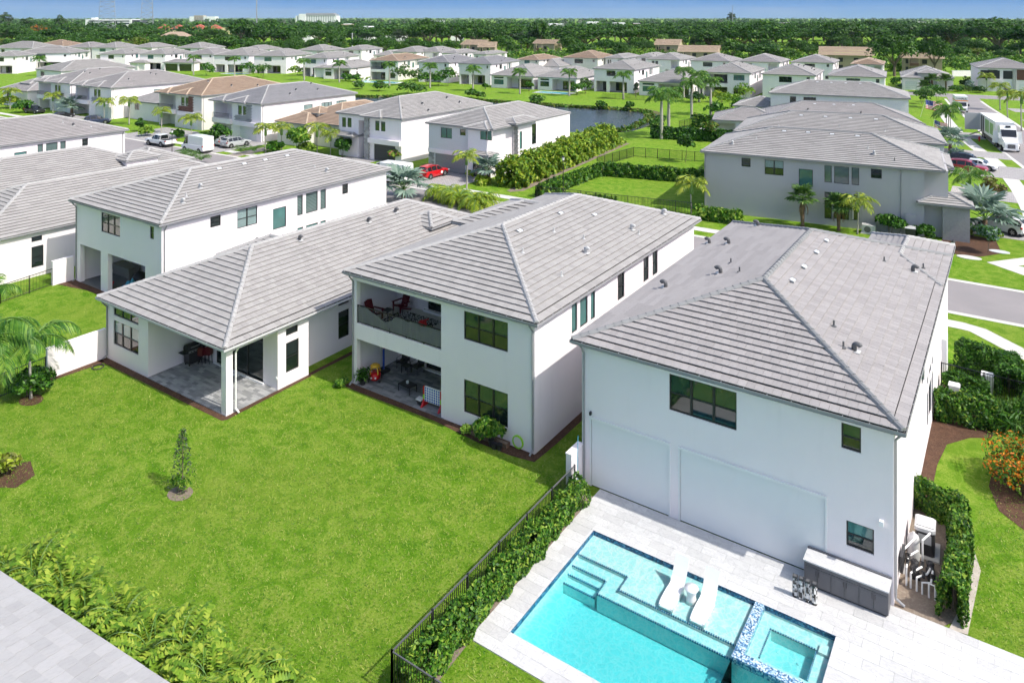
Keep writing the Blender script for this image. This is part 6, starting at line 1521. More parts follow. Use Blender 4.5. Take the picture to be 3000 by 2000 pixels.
hedge('clipped hedge behind the white cabinet at the side wall', [(-2.9, 47.8), (-1.7, 47.6)], 0.9, 1.15, 0.10, 380, ('leaf_hedge', 'leaf_dark'), seed=6, weights=[0.6, 0.4])
hedge('clipped hedge on the street side of the black fence', [(-2.4, 51.6), (-0.4, 51.2), (-0.3, 49.4)], 1.1, 1.6, 0.10, 380, ('leaf_hedge', 'leaf_dark'), seed=7, weights=[0.6, 0.4])
hedge('tall yellow-green hedge running towards the lake', [(-51.6, 76.2), (-53.2, 92), (-55.2, 109)], 2.4, 3.0, 0.26, 90, ('leaf_yellow', 'leaf_hedge_light', 'leaf_hedge'), seed=8, weights=[0.55, 0.25, 0.2], bulge=0.25, wob=0.5)
hedge('low pale shrubs at the foot of the tall yellow-green hedge', [(-50.8, 75.4), (-52.0, 92), (-53.9, 112)], 0.7, 0.8, 0.28, 40, ('leaf_yellow', 'leaf_hedge_light'), seed=9, wob=0.2)
hedge('dark clipped hedge on the left side of the fenced lawn', [(-45.8, 73.6), (-45.6, 87.6)], 0.8, 1.5, 0.26, 65, ('leaf_hedge', 'leaf_dark', 'leaf_hedge_light'), seed=10, weights=[0.5, 0.25, 0.25])
hedge('dark clipped hedge across the back of the fenced lawn', [(-45.4, 88.2), (-28.8, 92.0)], 0.9, 1.6, 0.26, 65, ('leaf_hedge', 'leaf_dark', 'leaf_hedge_light'), seed=11, weights=[0.5, 0.25, 0.25])
hedge('low hedge behind the fence at the street side of the fenced lawn', [(-45.5, 73.4), (-37, 74.6)], 0.6, 0.9, 0.24, 55, ('leaf_hedge', 'leaf_hedge_light'), seed=12)
hedge('clipped hedge in front of the hidden turquoise pool', [(-51.8, 120.3), (-36.5, 124)], 1.2, 1.9, 0.34, 40, ('leaf_hedge', 'leaf_dark'), seed=13)
hedge('clipped hedge behind the two folded umbrellas', [(-50.5, 137), (-36.5, 138)], 1.3, 2.3, 0.34, 40, ('leaf_hedge', 'leaf_dark', 'leaf_hedge_light'), seed=14)
hedge('shrubs before the left corner of the long grey wall', [(-27.2, 75.0), (-23.6, 75.3)], 1.2, 1.2, 0.24, 70, ('leaf_hedge', 'leaf_hedge_light'), seed=15)
for i, (x, y, r, h, lb) in enumerate([(2607, 690, 1.45, 2.0, 'large dark shrub beside the bin at the grey wall'), (2712, 705, 0.9, 1.7, 'shrub under the meter box of the grey wall'), (2680, 700, 0.5, 1.2, 'thin shrub between bin and meter box')]):
    shrub(lb, G(x, y), r, h, 0.24, 1200, ('leaf_hedge', 'leaf_dark'), seed=20 + i, group='shrubs along the grey wall')
shrub('dark shrub at the foot of the young palm by the long white wall', G(85, 1160), 1.15, 1.45, 0.13, 3000, ('leaf_hedge', 'leaf_dark'), seed=31, blobs=18)
shrub('bushy tomato-like plant under the lower window', (-21.45, 29.85), 0.95, 1.15, 0.13, 2200, ('leaf_hedge', 'leaf_hedge_light'), seed=32, blobs=16)
shrub('small leafy plant at the left of the window planter', (-23.0, 29.75), 0.3, 0.4, 0.12, 260, ('leaf_hedge_light',), seed=33)
shrub('small plant at the left corner of the toy-filled patio', (-31.75, 29.55), 0.4, 0.4, 0.14, 260, ('leaf_hedge', 'leaf_hedge_light'), seed=34)
shrub('golden croton shrubs under the white trunk at the left edge', (-38.4, 15.2), 0.75, 0.8, 0.13, 1100, ('leaf_yellow', 'leaf_olive'), seed=35)
shrub('bushy base of the slender young tree on the lawn', G(528, 1440), 0.42, 0.75, 0.09, 900, ('leaf_hedge', 'leaf_hedge_light'), seed=36)
shrub('round clipped tree on the corner lawn before the grey house', G(2892, 740), 1.0, 1.9, 0.17, 2400, ('leaf_silver', 'leaf_hedge'), 'topiary_tree', 'tree', seed=37, stem=0.75, weights=[0.45, 0.55], blobs=20)
shrub('round small tree on the fenced lawn', G(2007, 476), 1.6, 2.9, 0.3, 1800, ('leaf_hedge', 'leaf_dark'), 'young_tree', 'tree', seed=38, stem=1.3, blobs=22)
shrub('staked young tree before the hidden pool hedge', G(2075, 415), 1.5, 2.6, 0.3, 1100, ('leaf_olive', 'leaf_hedge'), 'young_tree', 'tree', seed=39, stem=1.0)
shrub('clipped topiary by the golden palm across the street', G(410, 385), 1.1, 2.6, 0.28, 1000, ('leaf_hedge', 'leaf_dark'), 'topiary_tree', 'tree', seed=40)
shrub('round dark tree before the grey-clad street front', G(640, 425), 2.2, 3.6, 0.34, 1500, ('leaf_hedge', 'leaf_dark'), 'young_tree', 'tree', seed=41)
shrub('round glossy tree between the tan house and the stone-piered house', G(875, 455), 2.2, 4.4, 0.34, 1600, ('leaf_hedge', 'leaf_hedge_light'), 'young_tree', 'tree', seed=42)
shrub('round dark tree left of the stone-piered house', G(1003, 462), 1.7, 3.4, 0.34, 1200, ('leaf_hedge', 'leaf_dark'), 'young_tree', 'tree', seed=43)
shrub('purple-leaved bush behind the large silver palm', G(2905, 610), 1.6, 3.0, 0.22, 700, ('leaf_purple', 'leaf_olive'), seed=44, stem=0.5)
shrub('frangipani with pink blossom before the dark garage', G(1160, 478), 1.3, 2.4, 0.3, 700, ('leaf_hedge_light', 'flower_pink'), seed=45, weights=[0.85, 0.15])
shrub('orange-flowered shrub at the right edge', (0.55, 40.4), 1.9, 1.5, 0.09, 8000, ('leaf_hedge', 'flower_orange', 'leaf_hedge_light'), seed=46, weights=[0.38, 0.34, 0.28], blobs=26)
shrub('spiky grass-like palm at the right edge above the orange flowers', (0.5, 45.6), 1.4, 1.3, 0.10, 1800, ('leaf_palm', 'leaf_hedge'), seed=47, aspect=7.0)
for i, (x, y, r, h, m_, lb) in enumerate([(2815, 672, 0.9, 1.3, ('leaf_purple', 'leaf_olive'), 'reddish shrub beside the stone pier of the grey house'), (2850, 690, 0.8, 1.1, ('leaf_silver', 'leaf_hedge'), 'silvery shrub under the large silver palm'), (2830, 690, 0.6, 0.8, ('leaf_olive', 'leaf_yellow'), 'yellowish shrub between pier and silver palm'), (2915, 705, 0.7, 0.9, ('leaf_hedge_light', 'leaf_yellow'), 'light shrub behind the clipped round tree')]):
    shrub(lb, G(x, y), r, h, 0.16, 800, m_, seed=50 + i, group='front garden shrubs of the grey house')
for i, (x, y) in enumerate([(1322, 590), (1345, 600), (1395, 612), (1418, 605), (1290, 585)]):
    v = G(x, y); palm('date', ['feathery pygmy palm behind the roof ridge, leftmost but one', 'feathery pygmy palm in the middle of the clump behind the roof ridge', 'feathery pygmy palm right of the clump middle', 'feathery pygmy palm at the right end of the clump', 'feathery pygmy palm at the left end of the clump'][i], (v.x, v.y), 0.6, 22, 'stub', 0.9, 1.6, False, 0, 130 + i, 'pygmy palms on the verge')
for i, (x, y) in enumerate([(560, 470), (590, 478), (540, 462), (705, 452), (745, 450)]):
    v = G(x, y); palm('areca', ['clumping palm by the street lamp, middle of three', 'clumping palm by the street lamp, right of three', 'clumping palm by the street lamp, left of three', 'small palm at the near kerb, left of two', 'small palm at the near kerb, right of two'][i], (v.x, v.y), 0.4, 11, None, 1, 0.9, False, 0, 140 + i, 'kerb palms', name='palm_clump')
# clumps across the street and by the lake: garden shrubs
PLACES = '''left street end|left street end, behind|left verge|before the tan street front|below the grey balcony|by the paved walk|by the tan turret house|at the garage of the red car|by the red car driveway|by the far left pool|far left hedge middle|golden, far left|clipped ball, far left|far left hedge end|under the screened porch|left of the blue lake pool|big, before a blue lake pool|between two blue pools|low, third lake yard|before the low lake house|beside the low lake house|palm-like, by the tan lake house|second right of the tan lake house|third right of the tan lake house|dark, left of the mid lake palm|tallest, mid lake row|by a white lake wall|left of the fenced lake pool|right of the fenced lake pool|tall, beside the fenced lake pool|thin, by the two-bay lake house|low dark row at the lake end|golden, by the lake end palms|under the trampoline|before the low patio roof|behind the folded umbrellas|right of the lake end palms|beside the open-balcony house|under the large flag|palm-like, under the large flag|behind the large flag|conical, left of the modern house|silvery, by the modern house|silvery ball on the top right lawn|dark, beside the silvery ball|low, under the white balcony|low, before the modern house|silvery, by the dark red car'''.split('|')
for i, (x, y, r, h, m_) in enumerate([(20, 318, 3, 3, 'leaf_yellow'), (75, 330, 3, 2.6, 'leaf_hedge'), (430, 398, 1.6, 1.4, 'leaf_hedge_light'), (520, 404, 1.2, 1.2, 'leaf_hedge'), (600, 420, 1.4, 1.8, 'leaf_hedge'), (810, 445, 1.5, 1.5, 'leaf_hedge'), (900, 452, 1.5, 1.6, 'leaf_hedge_light'), (1390, 515, 1.0, 0.9, 'leaf_yellow'), (1418, 540, 1.1, 0.8, 'leaf_yellow'),
   (80, 205, 3.2, 2.6, 'leaf_hedge'), (200, 208, 3.4, 2.6, 'leaf_hedge_light'), (240, 203, 3.4, 2.8, 'leaf_yellow'), (145, 205, 1.4, 2.6, 'leaf_hedge'), (265, 200, 3, 2.6, 'leaf_hedge'), (605, 222, 3.6, 4.6, 'leaf_hedge'), (730, 218, 3.6, 5.0, 'leaf_hedge'), (770, 228, 4.0, 4.4, 'leaf_palm'), (835, 212, 2.6, 4.6, 'leaf_hedge'), (870, 222, 3.0, 3.2, 'leaf_hedge_light'), (1015, 238, 2.4, 2.4, 'leaf_hedge'), (1045, 240, 2.2, 2.2, 'leaf_hedge'),
   (1180, 250, 4.0, 6.2, 'leaf_palm'), (1215, 248, 3.4, 5.0, 'leaf_palm'), (1250, 252, 2.6, 4.6, 'leaf_hedge'), (1285, 252, 2.8, 4.2, 'leaf_hedge'), (1312, 252, 3.2, 5.4, 'leaf_hedge'), (1422, 262, 0.9, 2.0, 'leaf_hedge'), (1550, 268, 1.4, 3.2, 'leaf_hedge'), (1690, 278, 2.6, 3.4, 'leaf_hedge'), (1715, 274, 2.2, 4.0, 'leaf_palm'), (1862, 287, 0.9, 4.4, 'leaf_tree_grey'), (2035, 300, 3.2, 1.9, 'leaf_dark'), (2115, 300, 3.0, 3.0, 'leaf_yellow'), (2180, 290, 3.4, 3.4, 'leaf_hedge_light'), (2165, 330, 3.2, 3.4, 'leaf_hedge'), (2100, 345, 2.6, 3.0, 'leaf_hedge'), (2140, 318, 3.2, 4.0, 'leaf_hedge_light'),
   (2230, 258, 1.4, 4.6, 'leaf_hedge'), (2700, 305, 2.6, 4.0, 'leaf_hedge'), (2715, 315, 3.0, 5.0, 'leaf_palm'), (2745, 300, 2.4, 4.2, 'leaf_hedge'), (2625, 262, 1.8, 4.5, 'leaf_hedge'), (2640, 262, 1.3, 1.4, 'leaf_silver'), (2838, 268, 1.4, 3.2, 'leaf_silver'), (2830, 262, 2.0, 3.4, 'leaf_dark'), (2870, 272, 2.0, 1.4, 'leaf_dark'), (2800, 268, 2.2, 1.2, 'leaf_hedge'), (2805, 470, 1.2, 1.7, 'leaf_silver')]):
    o = shrub('leafy garden shrub, ' + PLACES[i], G(x, y), r, h, 0.36 + 0.05 * (y < 260), 420, (m_,), group='garden shrubs beside houses', seed=200 + i, blobs=9)
# fishtail palms over the bottom left roof
def fish_mesh(seed):
    rng = random.Random(seed); b = MB(); L = 2.6; pts = []; p = Vector((0, 0, 0)); m_ = 10
    for k in range(m_ + 1):
        a = 1.2 - 1.9 * (k / m_) ** 1.3; pts.append(p.copy()); p = p + Vector((math.cos(a), 0, math.sin(a))) * (L / m_)
    b.tube(pts, [0.03 * (1 - 0.8 * k / m_) for k in range(m_ + 1)], 'palm_shaft', 4, False)
    for i in range(13):
        t = 0.22 + 0.78 * i / 12; k = min(int(t * m_), m_ - 1); q = pts[k].lerp(pts[k + 1], t * m_ - k); d = (pts[k + 1] - pts[k]).normalized()
        for sgn in (-1, 1):
            dv = (Vector((0, sgn, 0)) * 0.9 + d * 0.5 + Vector((0, 0, -0.15))).normalized(); ln = 0.75 * (1.15 - 0.6 * abs(t - 0.45))
            for j in range(3):      # wedge shaped jagged leaflets on the side stalk
                s_ = q + dv * ln * (0.25 + 0.32 * j); dd = (dv + d * (0.75 if j % 2 else -0.55) + Vector((0, 0, rng.uniform(-0.45, 0.1)))).normalized()
                w = Vector((-dd.y, dd.x, 0)) * 0.12; e = s_ + dd * 0.36
                b.face([s_, e + w + Vector((0, 0, -0.03)), e + dd * rng.uniform(0.02, 0.1), e - w], 'leaf_fish')
    return b.mesh('frond')
leafmat('leaf_fish', (0.07, 0.17, 0.012), (0.19, 0.32, 0.025), (0.38, 0.46, 0.06))
leafmat('leaf_fish_dark', (0.03, 0.09, 0.012), (0.07, 0.16, 0.02), (0.15, 0.26, 0.04))
FISH = [fish_mesh(s_) for s_ in (1, 2, 3)]
for i, (x, y, h, n) in enumerate([(20, 1730, 0.7, 13), (95, 1765, 0.9, 14), (190, 1800, 0.8, 13), (255, 1900, 0.9, 14), (350, 1910, 1.0, 15), (440, 1990, 1.0, 15), (535, 2010, 1.1, 15), (610, 2090, 1.1, 15), (700, 2110, 0.9, 14), (830, 2140, 0.8, 12)]):
    v = G(x, y); rng = random.Random(i + 300)
    t = thing('fishtail_palm', 'yellow-green fishtail palm along the bottom left roof, ' + ['first', 'second', 'third', 'fourth', 'fifth', 'sixth', 'seventh', 'eighth', 'ninth', 'tenth'][i] + ' from the left edge', 'palm', (v.x, v.y, 0), rng.random() * 6, 'fishtail palms by the bottom left roof')
    b = MB()
    for k in range(3): b.tube([(0.12 * k - 0.1, 0.1 * (k % 2), 0), (0.12 * k - 0.1, 0.12 * (k % 2), h)], [0.05, 0.04], 'bark', 6)
    b.build('stem', t)
    for k in range(n):
        o = link('frond', FISH[k % 3], t)
        o.matrix_basis = Matrix.Translation((rng.uniform(-.15, .15), rng.uniform(-.15, .15), h * rng.uniform(0.55, 1.0))) @ Matrix.Rotation(k * 2.399 + rng.uniform(-.3, .3), 4, 'Z') @ Matrix.Rotation(rng.uniform(-0.2, 0.45), 4, 'Y') @ Matrix.Scale(rng.uniform(0.42, 0.66), 4)
hedge('dark undergrowth below the fishtail palms', [(G(-60, 1720).x, G(-60, 1720).y), (G(300, 1900).x, G(300, 1900).y), (G(760, 2110).x, G(760, 2110).y)], 0.8, 0.5, 0.16, 90, ('leaf_fish_dark', 'leaf_fish'), seed=16, cat='undergrowth', name='undergrowth', weights=[0.75, 0.25])
# slender tree in the middle of the lawn
v = G(534, 1440); t = thing('sapling', 'slender sapling with thin grey leaves alone on the near lawn', 'tree', (v.x, v.y, 0))
rng = np.random.default_rng(9); n = 420; z = rng.random(n) ** 0.8 * 2.35 + 0.4; a = rng.random(n) * 6.28; r = (0.36 * (1 - (z - 0.4) / 2.5) + 0.05) * np.sqrt(rng.random(n)) * 1.7
P = np.stack([np.cos(a) * r, np.sin(a) * r, z], 1); leaves_obj('foliage', P, None, 0.07, ['leaf_tree_grey', 'leaf_hedge'], rng, t, weights=[0.65, 0.35])
b = MB(); b.tube([(0, 0, 0), (0.03, 0, 1.2), (0, 0.03, 2.75)], [0.03, 0.02, 0.006], 'bark', 6, False)
for k in range(14):
    zz_ = 0.5 + 0.15 * k; an = k * 2.4; b.tube([(0, 0, zz_), (0.28 * (1 - zz_ / 3.2) * math.cos(an), 0.28 * (1 - zz_ / 3.2) * math.sin(an), zz_ + 0.25)], [0.01, 0.004], 'bark', 4, False)
b.build('trunk', t)
# reeds round the lake
rng = np.random.default_rng(77); P = []
ring = LAKE; n_ = len(ring)
for i in range(n_):
    a, c = ring[i], ring[(i + 1) % n_]; L = (c - a).length; out_n = Vector(((c - a).y, -(c - a).x)).normalized()
    if (a.y + c.y) / 2 < 121 and a.x < -62: continue
    q0y = (a.y + c.y) / 2
    for k in range(int(L * (34 if q0y > 135 else 16))):
        q = a.lerp(c, rng.random()); off = rng.normal(0.9, 0.45); P.append((q.x + out_n.x * off, q.y + out_n.y * off, -0.35 + rng.random() * 0.55))
P = np.array(P); V, Q = leaf_quads(P, 0.34, rng, 0.0, 2.6)
o = link('reeds', fast_mesh('reeds', V, Q, ['leaf_hedge', 'leaf_olive', 'leaf_tree_light'], rng.integers(0, 3, len(Q))), None, 'stuff'); tag(o, 'green reeds fringing the lake shore', 'reeds')
for i, (x, y, r, h) in enumerate([(1050, 262, 2.6, 1.8), (1110, 268, 3.0, 2.4), (1195, 275, 3.4, 3.8), (1225, 276, 2.6, 2.6), (1380, 287, 2.0, 2.2), (1400, 290, 2.0, 2.0), (1575, 305, 2.6, 1.8), (1760, 318, 1.6, 1.4), (1845, 322, 1.4, 1.8), (1925, 372, 1.4, 1.2), (1935, 362, 1.5, 1.3)]):
    shrub('leafy shrub on the lake shore', G(x, y), r, h, 0.4, 420, ('leaf_palm', 'leaf_hedge'), group='shrubs on the lake shore', seed=270 + i, blobs=8)

# ------------------------------------------------------------------ grass blades of the near lawns
rng = np.random.default_rng(5); V_ = []; Q_ = []
def blades(x0, x1, y0, y1, dens, skip=()):
    n = int((x1 - x0) * (y1 - y0) * dens); P = np.stack([x0 + (x1 - x0) * rng.random(n), y0 + (y1 - y0) * rng.random(n), np.zeros(n)], 1)
    f = 0.5 + 0.25 * np.sin(P[:, 0] * 1.9 + 1.3 * np.sin(P[:, 1] * 1.1)) + 0.25 * np.sin(P[:, 1] * 2.3 + 1.7 * np.sin(P[:, 0] * 0.8)); k = rng.random(n) < 0.35 + 0.65 * f
    for a, c, d, e in skip: k &= ~((P[:, 0] > a) & (P[:, 0] < c) & (P[:, 1] > d) & (P[:, 1] < e))
    P = P[k]; n = len(P); a = rng.random(n) * 6.283; t = np.stack([np.cos(a), np.sin(a), np.zeros(n)], 1); s_ = np.stack([-np.sin(a), np.cos(a), np.zeros(n)], 1)
    L = 0.05 + 0.06 * rng.random((n, 1)); w = 0.008 + 0.010 * rng.random((n, 1)); h = np.zeros((n, 3)); h[:, 2] = 0.012 + 0.05 * rng.random(n)
    V = np.stack([P - s_ * w, P + s_ * w, P + t * L + h + s_ * w * 0.4, P + t * L + h - s_ * w * 0.4], 1).reshape(-1, 3)
    Q_.append(np.arange(4 * n).reshape(n, 4) + (sum(len(v) for v in V_))); V_.append(V)
blades(-46, -16.2, 10.5, 29.3, 190, [(-46.9, -34.0, 23.4, 30), (-46, -30, 9, 12)]); blades(-62, -47, 16, 28.6, 60); blades(-15.9, -12, 16, 19.9, 160); blades(-1.3, 2.2, 29.6, 57, 150, [(0.3, 3, 36, 44.5)]); blades(-34, -31.8, 29.3, 38, 120); blades(-18.6, -16.4, 29.0, 36, 120)
o = link('grass', fast_mesh('grass', np.concatenate(V_), np.concatenate(Q_), ['blade']), None, 'stuff'); tag(o, 'short grass blades of the near lawns', 'grass')

# ------------------------------------------------------------------ trees beyond the houses
def crown_mesh(seed, rx, rz, nb, per, blob, leaf, mats, weights=None, lift=0.0):
    rng = np.random.default_rng(seed); P, N = crown_points(rng, nb, per, rx, rx, rz, blob, 0.8)
    P[:, 2] += lift
    V, Q = leaf_quads(P, leaf, rng, 0.25, 1.4, N, 0.65)
    mi = rng.choice(len(mats), len(Q), p=weights) if len(mats) > 1 else None
    return fast_mesh('crown', V, Q, mats, mi)
def limb_mesh(seed, h, spread, r0, n=6):
    rng = random.Random(seed); b = MB(); b.tube([(0, 0, 0), (0.1 * r0, 0, h * 0.35), (0, 0.1 * r0, h * 0.5)], [r0 * 1.3, r0, r0 * 0.8], 'bark', 8, False)
    for k in range(n):
        a = k * 6.283 / n + rng.uniform(-.3, .3); s = spread * rng.uniform(0.6, 1.0)
        b.tube([(0, 0, h * rng.uniform(0.25, 0.45)), (s * 0.45 * math.cos(a), s * 0.45 * math.sin(a), h * 0.62), (s * math.cos(a), s * math.sin(a), h * rng.uniform(0.8, 1.0))], [r0 * 0.6, r0 * 0.35, r0 * 0.1], 'bark', 5, False)
    return b.mesh('trunk')
T1 = ['leaf_tree', 'leaf_tree_light']
CR = {'round': [crown_mesh(s, 5.0, 3.8, 38, 52, 1.9, 0.72, T1, w) for s, w in ((1, [.75, .25]), (2, [.5, .5]), (3, [.9, .1]))],
      'wide': [crown_mesh(s, 10.0, 4.8, 46, 105, 3.1, 0.72, T1, w) for s, w in ((4, [.65, .35]), (5, [.8, .2]), (6, [.7, .3]))],
      'tall': [crown_mesh(s, 2.8, 5.5, 26, 40, 1.3, 0.55, ['leaf_tree_grey', 'leaf_tree'], w) for s, w in ((7, [.7, .3]), (8, [.35, .65]))],
      'olive': [crown_mesh(9, 5.5, 3.4, 34, 44, 1.6, 0.6, ['leaf_olive', 'leaf_tree_light'], [.6, .4])],
      'flame': [crown_mesh(10, 4.5, 3.0, 26, 44, 1.5, 0.6, ['flame_flower', 'leaf_tree'], [.35, .65])]}
LM = {'round': limb_mesh(1, 5.5, 3.2, 0.28), 'wide': limb_mesh(2, 8, 7.5, 0.55, 9), 'tall': limb_mesh(3, 8, 1.5, 0.25, 5)}
def tree(kind, label, loc, H, W=None, seed=0, group=None, name='tree'):
    rng = random.Random(seed); rx, rz = {'round': (6.4, 5.2), 'wide': (12.2, 6.8), 'tall': (3.8, 6.6), 'olive': (6.8, 4.8), 'flame': (5.8, 4.2)}[kind]
    t = thing(name, label, 'tree', (loc[0], loc[1], 0), rng.random() * 6.28, group)
    W = W or H * (1.7 if kind == 'wide' else 0.9); sx_ = W / (2 * rx); ch = H * (0.86 if kind != 'tall' else 0.92); sz = ch / (2 * rz)
    c = link('crown', rng.choice(CR[kind]), t); c.location = (0, 0, H - sz * rz); c.scale = (sx_, sx_ * rng.uniform(0.9, 1.1), sz)
    lk = kind if kind in LM else 'round'; lh = {'round': 5.5, 'wide': 8, 'tall': 8}[lk]; hs = (H - ch * 0.35) / lh
    l = link('trunk', LM[lk], t); l.scale = (max(0.5, sx_), max(0.5, sx_), hs)
    return t
def tree_px(kind, label, cx, top, base, wpx, seed=0, group=None):
    v = G(cx, base); Z = v.x * FW[0] + v.y * FW[1]; H = CAMH - (top - CYP) / FPX * Z
    return tree(kind, label, v, max(3.5, H), wpx * Z / FPX, seed, group)
BIG = [('wide', 2225, 62, 168, 215, 'huge spreading tree behind the pink-grey roofs, left of the beige apartments'), ('wide', 2462, 62, 134, 175, 'wide tree rising behind the middle of the beige apartments'), ('wide', 2620, 97, 224, 150, 'spreading tree in front of the right end of the beige apartments'), ('wide', 2738, 106, 222, 105, 'tree with open trunk before the yellow apartment end'),
 ('wide', 2075, 64, 142, 150, 'broad tree above the beige roof left of the huge spreading tree'), ('wide', 2790, 64, 148, 175, 'dark broad tree above the open park at the right'), ('wide', 2925, 52, 158, 200, 'tallest dark tree at the right edge'), ('round', 2990, 72, 172, 120, 'dark tree cut by the right edge'), ('olive', 2830, 136, 178, 110, 'rounded olive-green tree behind the modern house'),
 ('wide', 1258, 55, 146, 125, 'tall dark tree left of the beige apartment with a long roof'), ('wide', 1392, 60, 150, 130, 'tall dark tree rising behind the long beige roof'), ('round', 1482, 112, 158, 62, 'round tree before the long beige roof'), ('wide', 1715, 72, 152, 190, 'wide bright tree behind the tan-roofed house with brick wall'), ('wide', 1845, 70, 150, 160, 'wide tree between the brick-walled house and the beige roofs'), ('round', 1580, 62, 150, 70, 'narrow brownish tree above the brown apartment block'), ('wide', 1950, 72, 140, 130, 'wide tree above the beige roofs with a coconut palm'),
 ('wide', 625, 84, 140, 110, 'dark tree before the yellow mall with red roofs'), ('round', 705, 52, 138, 95, 'tall tree right of the yellow mall'), ('round', 795, 52, 138, 90, 'tall dark tree second right of the yellow mall'), ('wide', 955, 80, 144, 120, 'dense tree before the white and red shop'), ('tall', 178, 38, 120, 40, 'tall feathery tree left of the white office block'), ('tall', 75, 46, 118, 50, 'feathery tree near the left edge'), ('flame', 112, 72, 122, 80, 'tree with orange blossom near the left edge'), ('flame', 62, 78, 124, 60, 'orange-tinged tree cut by the left edge trees'), ('tall', 2143, 33, 78, 34, 'lone tall conifer on the horizon beside the mast'), ('tall', 20, 30, 100, 44, 'thin pale tree at the left edge')]
for i, (k, x, tp, bs, w, lb) in enumerate(BIG): tree_px(k, lb, x, tp, bs, w, 400 + i)
rg = random.Random(5)
BT = 'green tree in the belt of trees beyond the far houses'; BG = 'trees in the belt beyond the far houses'
for i in range(250):
    lay = 0 if i < 95 else 1; n_ = 95 if lay == 0 else 155; k = i if lay == 0 else i - 95
    x = -60 + 3120 * (k + rg.random()) / n_
    if lay == 0: base = rg.uniform(150, 168) if x < 1250 else (rg.uniform(158, 182) if x < 1950 else rg.uniform(166, 190)); H = rg.uniform(6, 11)
    else: base = rg.uniform(118, 148); H = rg.uniform(11, 17) if x < 1950 else rg.uniform(13, 19)
    if lay == 0 and (1330 < x < 1470 or 1540 < x < 1650 or 2380 < x < 2800 or 1900 < x < 2120): base -= 30
    if lay == 1 and 440 < x < 720: H = rg.uniform(5, 9)
    if lay == 1 and 240 < x < 400: H = min(H, 12)
    kd = rg.choices(['round', 'wide', 'tall', 'olive'], [0.45, 0.42, 0.06, 0.07])[0] if lay == 0 else rg.choices(['wide', 'round', 'tall'], [0.74, 0.2, 0.06])[0]
    tree(kd, BT, G(x, base), H, H * (rg.uniform(1.1, 1.6) if lay == 0 else rg.uniform(1.5, 2.3)) if kd != 'tall' else None, 500 + i, BG)
# bright shrub belts just behind the last houses
rng = np.random.default_rng(21); P = []; N = []
for (xa, ya, xb, yb, hh, dep) in ((-50, 140, 3050, 143, 5.5, 30), (-50, 166, 620, 166, 4.5, 16), (-50, 152, 1300, 152, 4.5, 22), (560, 166, 900, 166, 4.5, 12), (1330, 168, 2060, 170, 5.0, 22), (1950, 178, 2420, 182, 3.5, 14), (1040, 158, 1160, 158, 5, 8), (1400, 175, 1680, 176, 5.5, 9), (1600, 170, 2050, 172, 4.5, 8), (2420, 196, 2640, 198, 5, 9), (2560, 206, 2860, 212, 5.5, 9), (2940, 195, 3060, 195, 4.5, 8), (2650, 180, 3060, 184, 5.0, 16), (2750, 165, 3060, 168, 6.0, 20), (2040, 202, 2440, 204, 3.5, 10), (2380, 190, 2900, 196, 4.5, 18), (1500, 186, 1660, 186, 4.0, 8), (2050, 168, 2420, 170, 4.0, 18)):
    A = np.array(G(xa, ya)); B = np.array(G(xb, yb)); L = np.linalg.norm(B - A)
    for k in range(int(L / (1.6 if dep < 15 else 0.8))):
        c = A + (B - A) * rng.random() + np.array([rng.normal(0, dep / 3), rng.normal(0, dep / 3), 0]); hc = hh * (0.55 + 0.5 * rng.random()); r = 1.2 + rng.random() * 1.4
        q = rng.normal(size=(46, 3)); q /= np.linalg.norm(q, axis=1, keepdims=True); q[:, 2] = np.abs(q[:, 2])
        P.append(c + q * np.array([r, r, hc]) * (0.8 + 0.3 * rng.random((46, 1)))); N.append(q)
P = np.concatenate(P); N = np.concatenate(N); V, Q = leaf_quads(P, 0.62, rng, 0.2, 2.0, N, 0.7)
o = link('shrubbery', fast_mesh('shrubbery', V, Q, ['leaf_hedge_light', 'leaf_hedge', 'leaf_tree_light'], rng.choice(3, len(Q), p=[.35, .35, .3])), None, 'stuff'); tag(o, 'bright green shrub belts behind the last houses', 'shrubbery')
# the woods reaching to the horizon
rng = np.random.default_rng(33); P = []; N = []; M_ = []; S_ = []
for i in range(5200):
    base = 51.6 + (112 - 51.6) * rng.random() ** 1.9; x = -120 + 3240 * rng.random(); Z = FPX * CAMH / (base - CYP)
    if Z > 8200: continue
    v = np.array(G(x, base)); H = rng.uniform(8, 15) if Z > 900 else rng.uniform(7, 14); r = H * rng.uniform(0.5, 0.8); m_ = 26 if Z > 1500 else 60
    if rng.random() < 0.05: H *= 1.45; r *= 0.5
    q = rng.normal(size=(m_, 3)); q /= np.linalg.norm(q, axis=1, keepdims=True); q[:, 2] = np.abs(q[:, 2])
    P.append(v + q * np.array([r, r, H]) * (0.75 + 0.28 * rng.random((m_, 1)))); N.append(q); M_.append(np.full(m_, rng.choice(3, p=[.6, .28, .12]))); S_.append(np.full(m_, r * 0.55 if Z > 1500 else r * 0.34))
P = np.concatenate(P); N = np.concatenate(N); V, Q = leaf_quads(P, np.concatenate(S_), rng, 0.2, 1.3, N, 0.5)
o = link('woodland', fast_mesh('woodland', V, Q, ['leaf_tree', 'leaf_tree_light', 'leaf_tree_grey'], np.concatenate(M_)), None, 'stuff'); tag(o, 'dense green woodland stretching to the horizon', 'woodland')
palm('royal', 'coconut palm among the beige apartment roofs', G(1943, 160), 8.5, 14, cs=1.6, seed=150, parts=False)

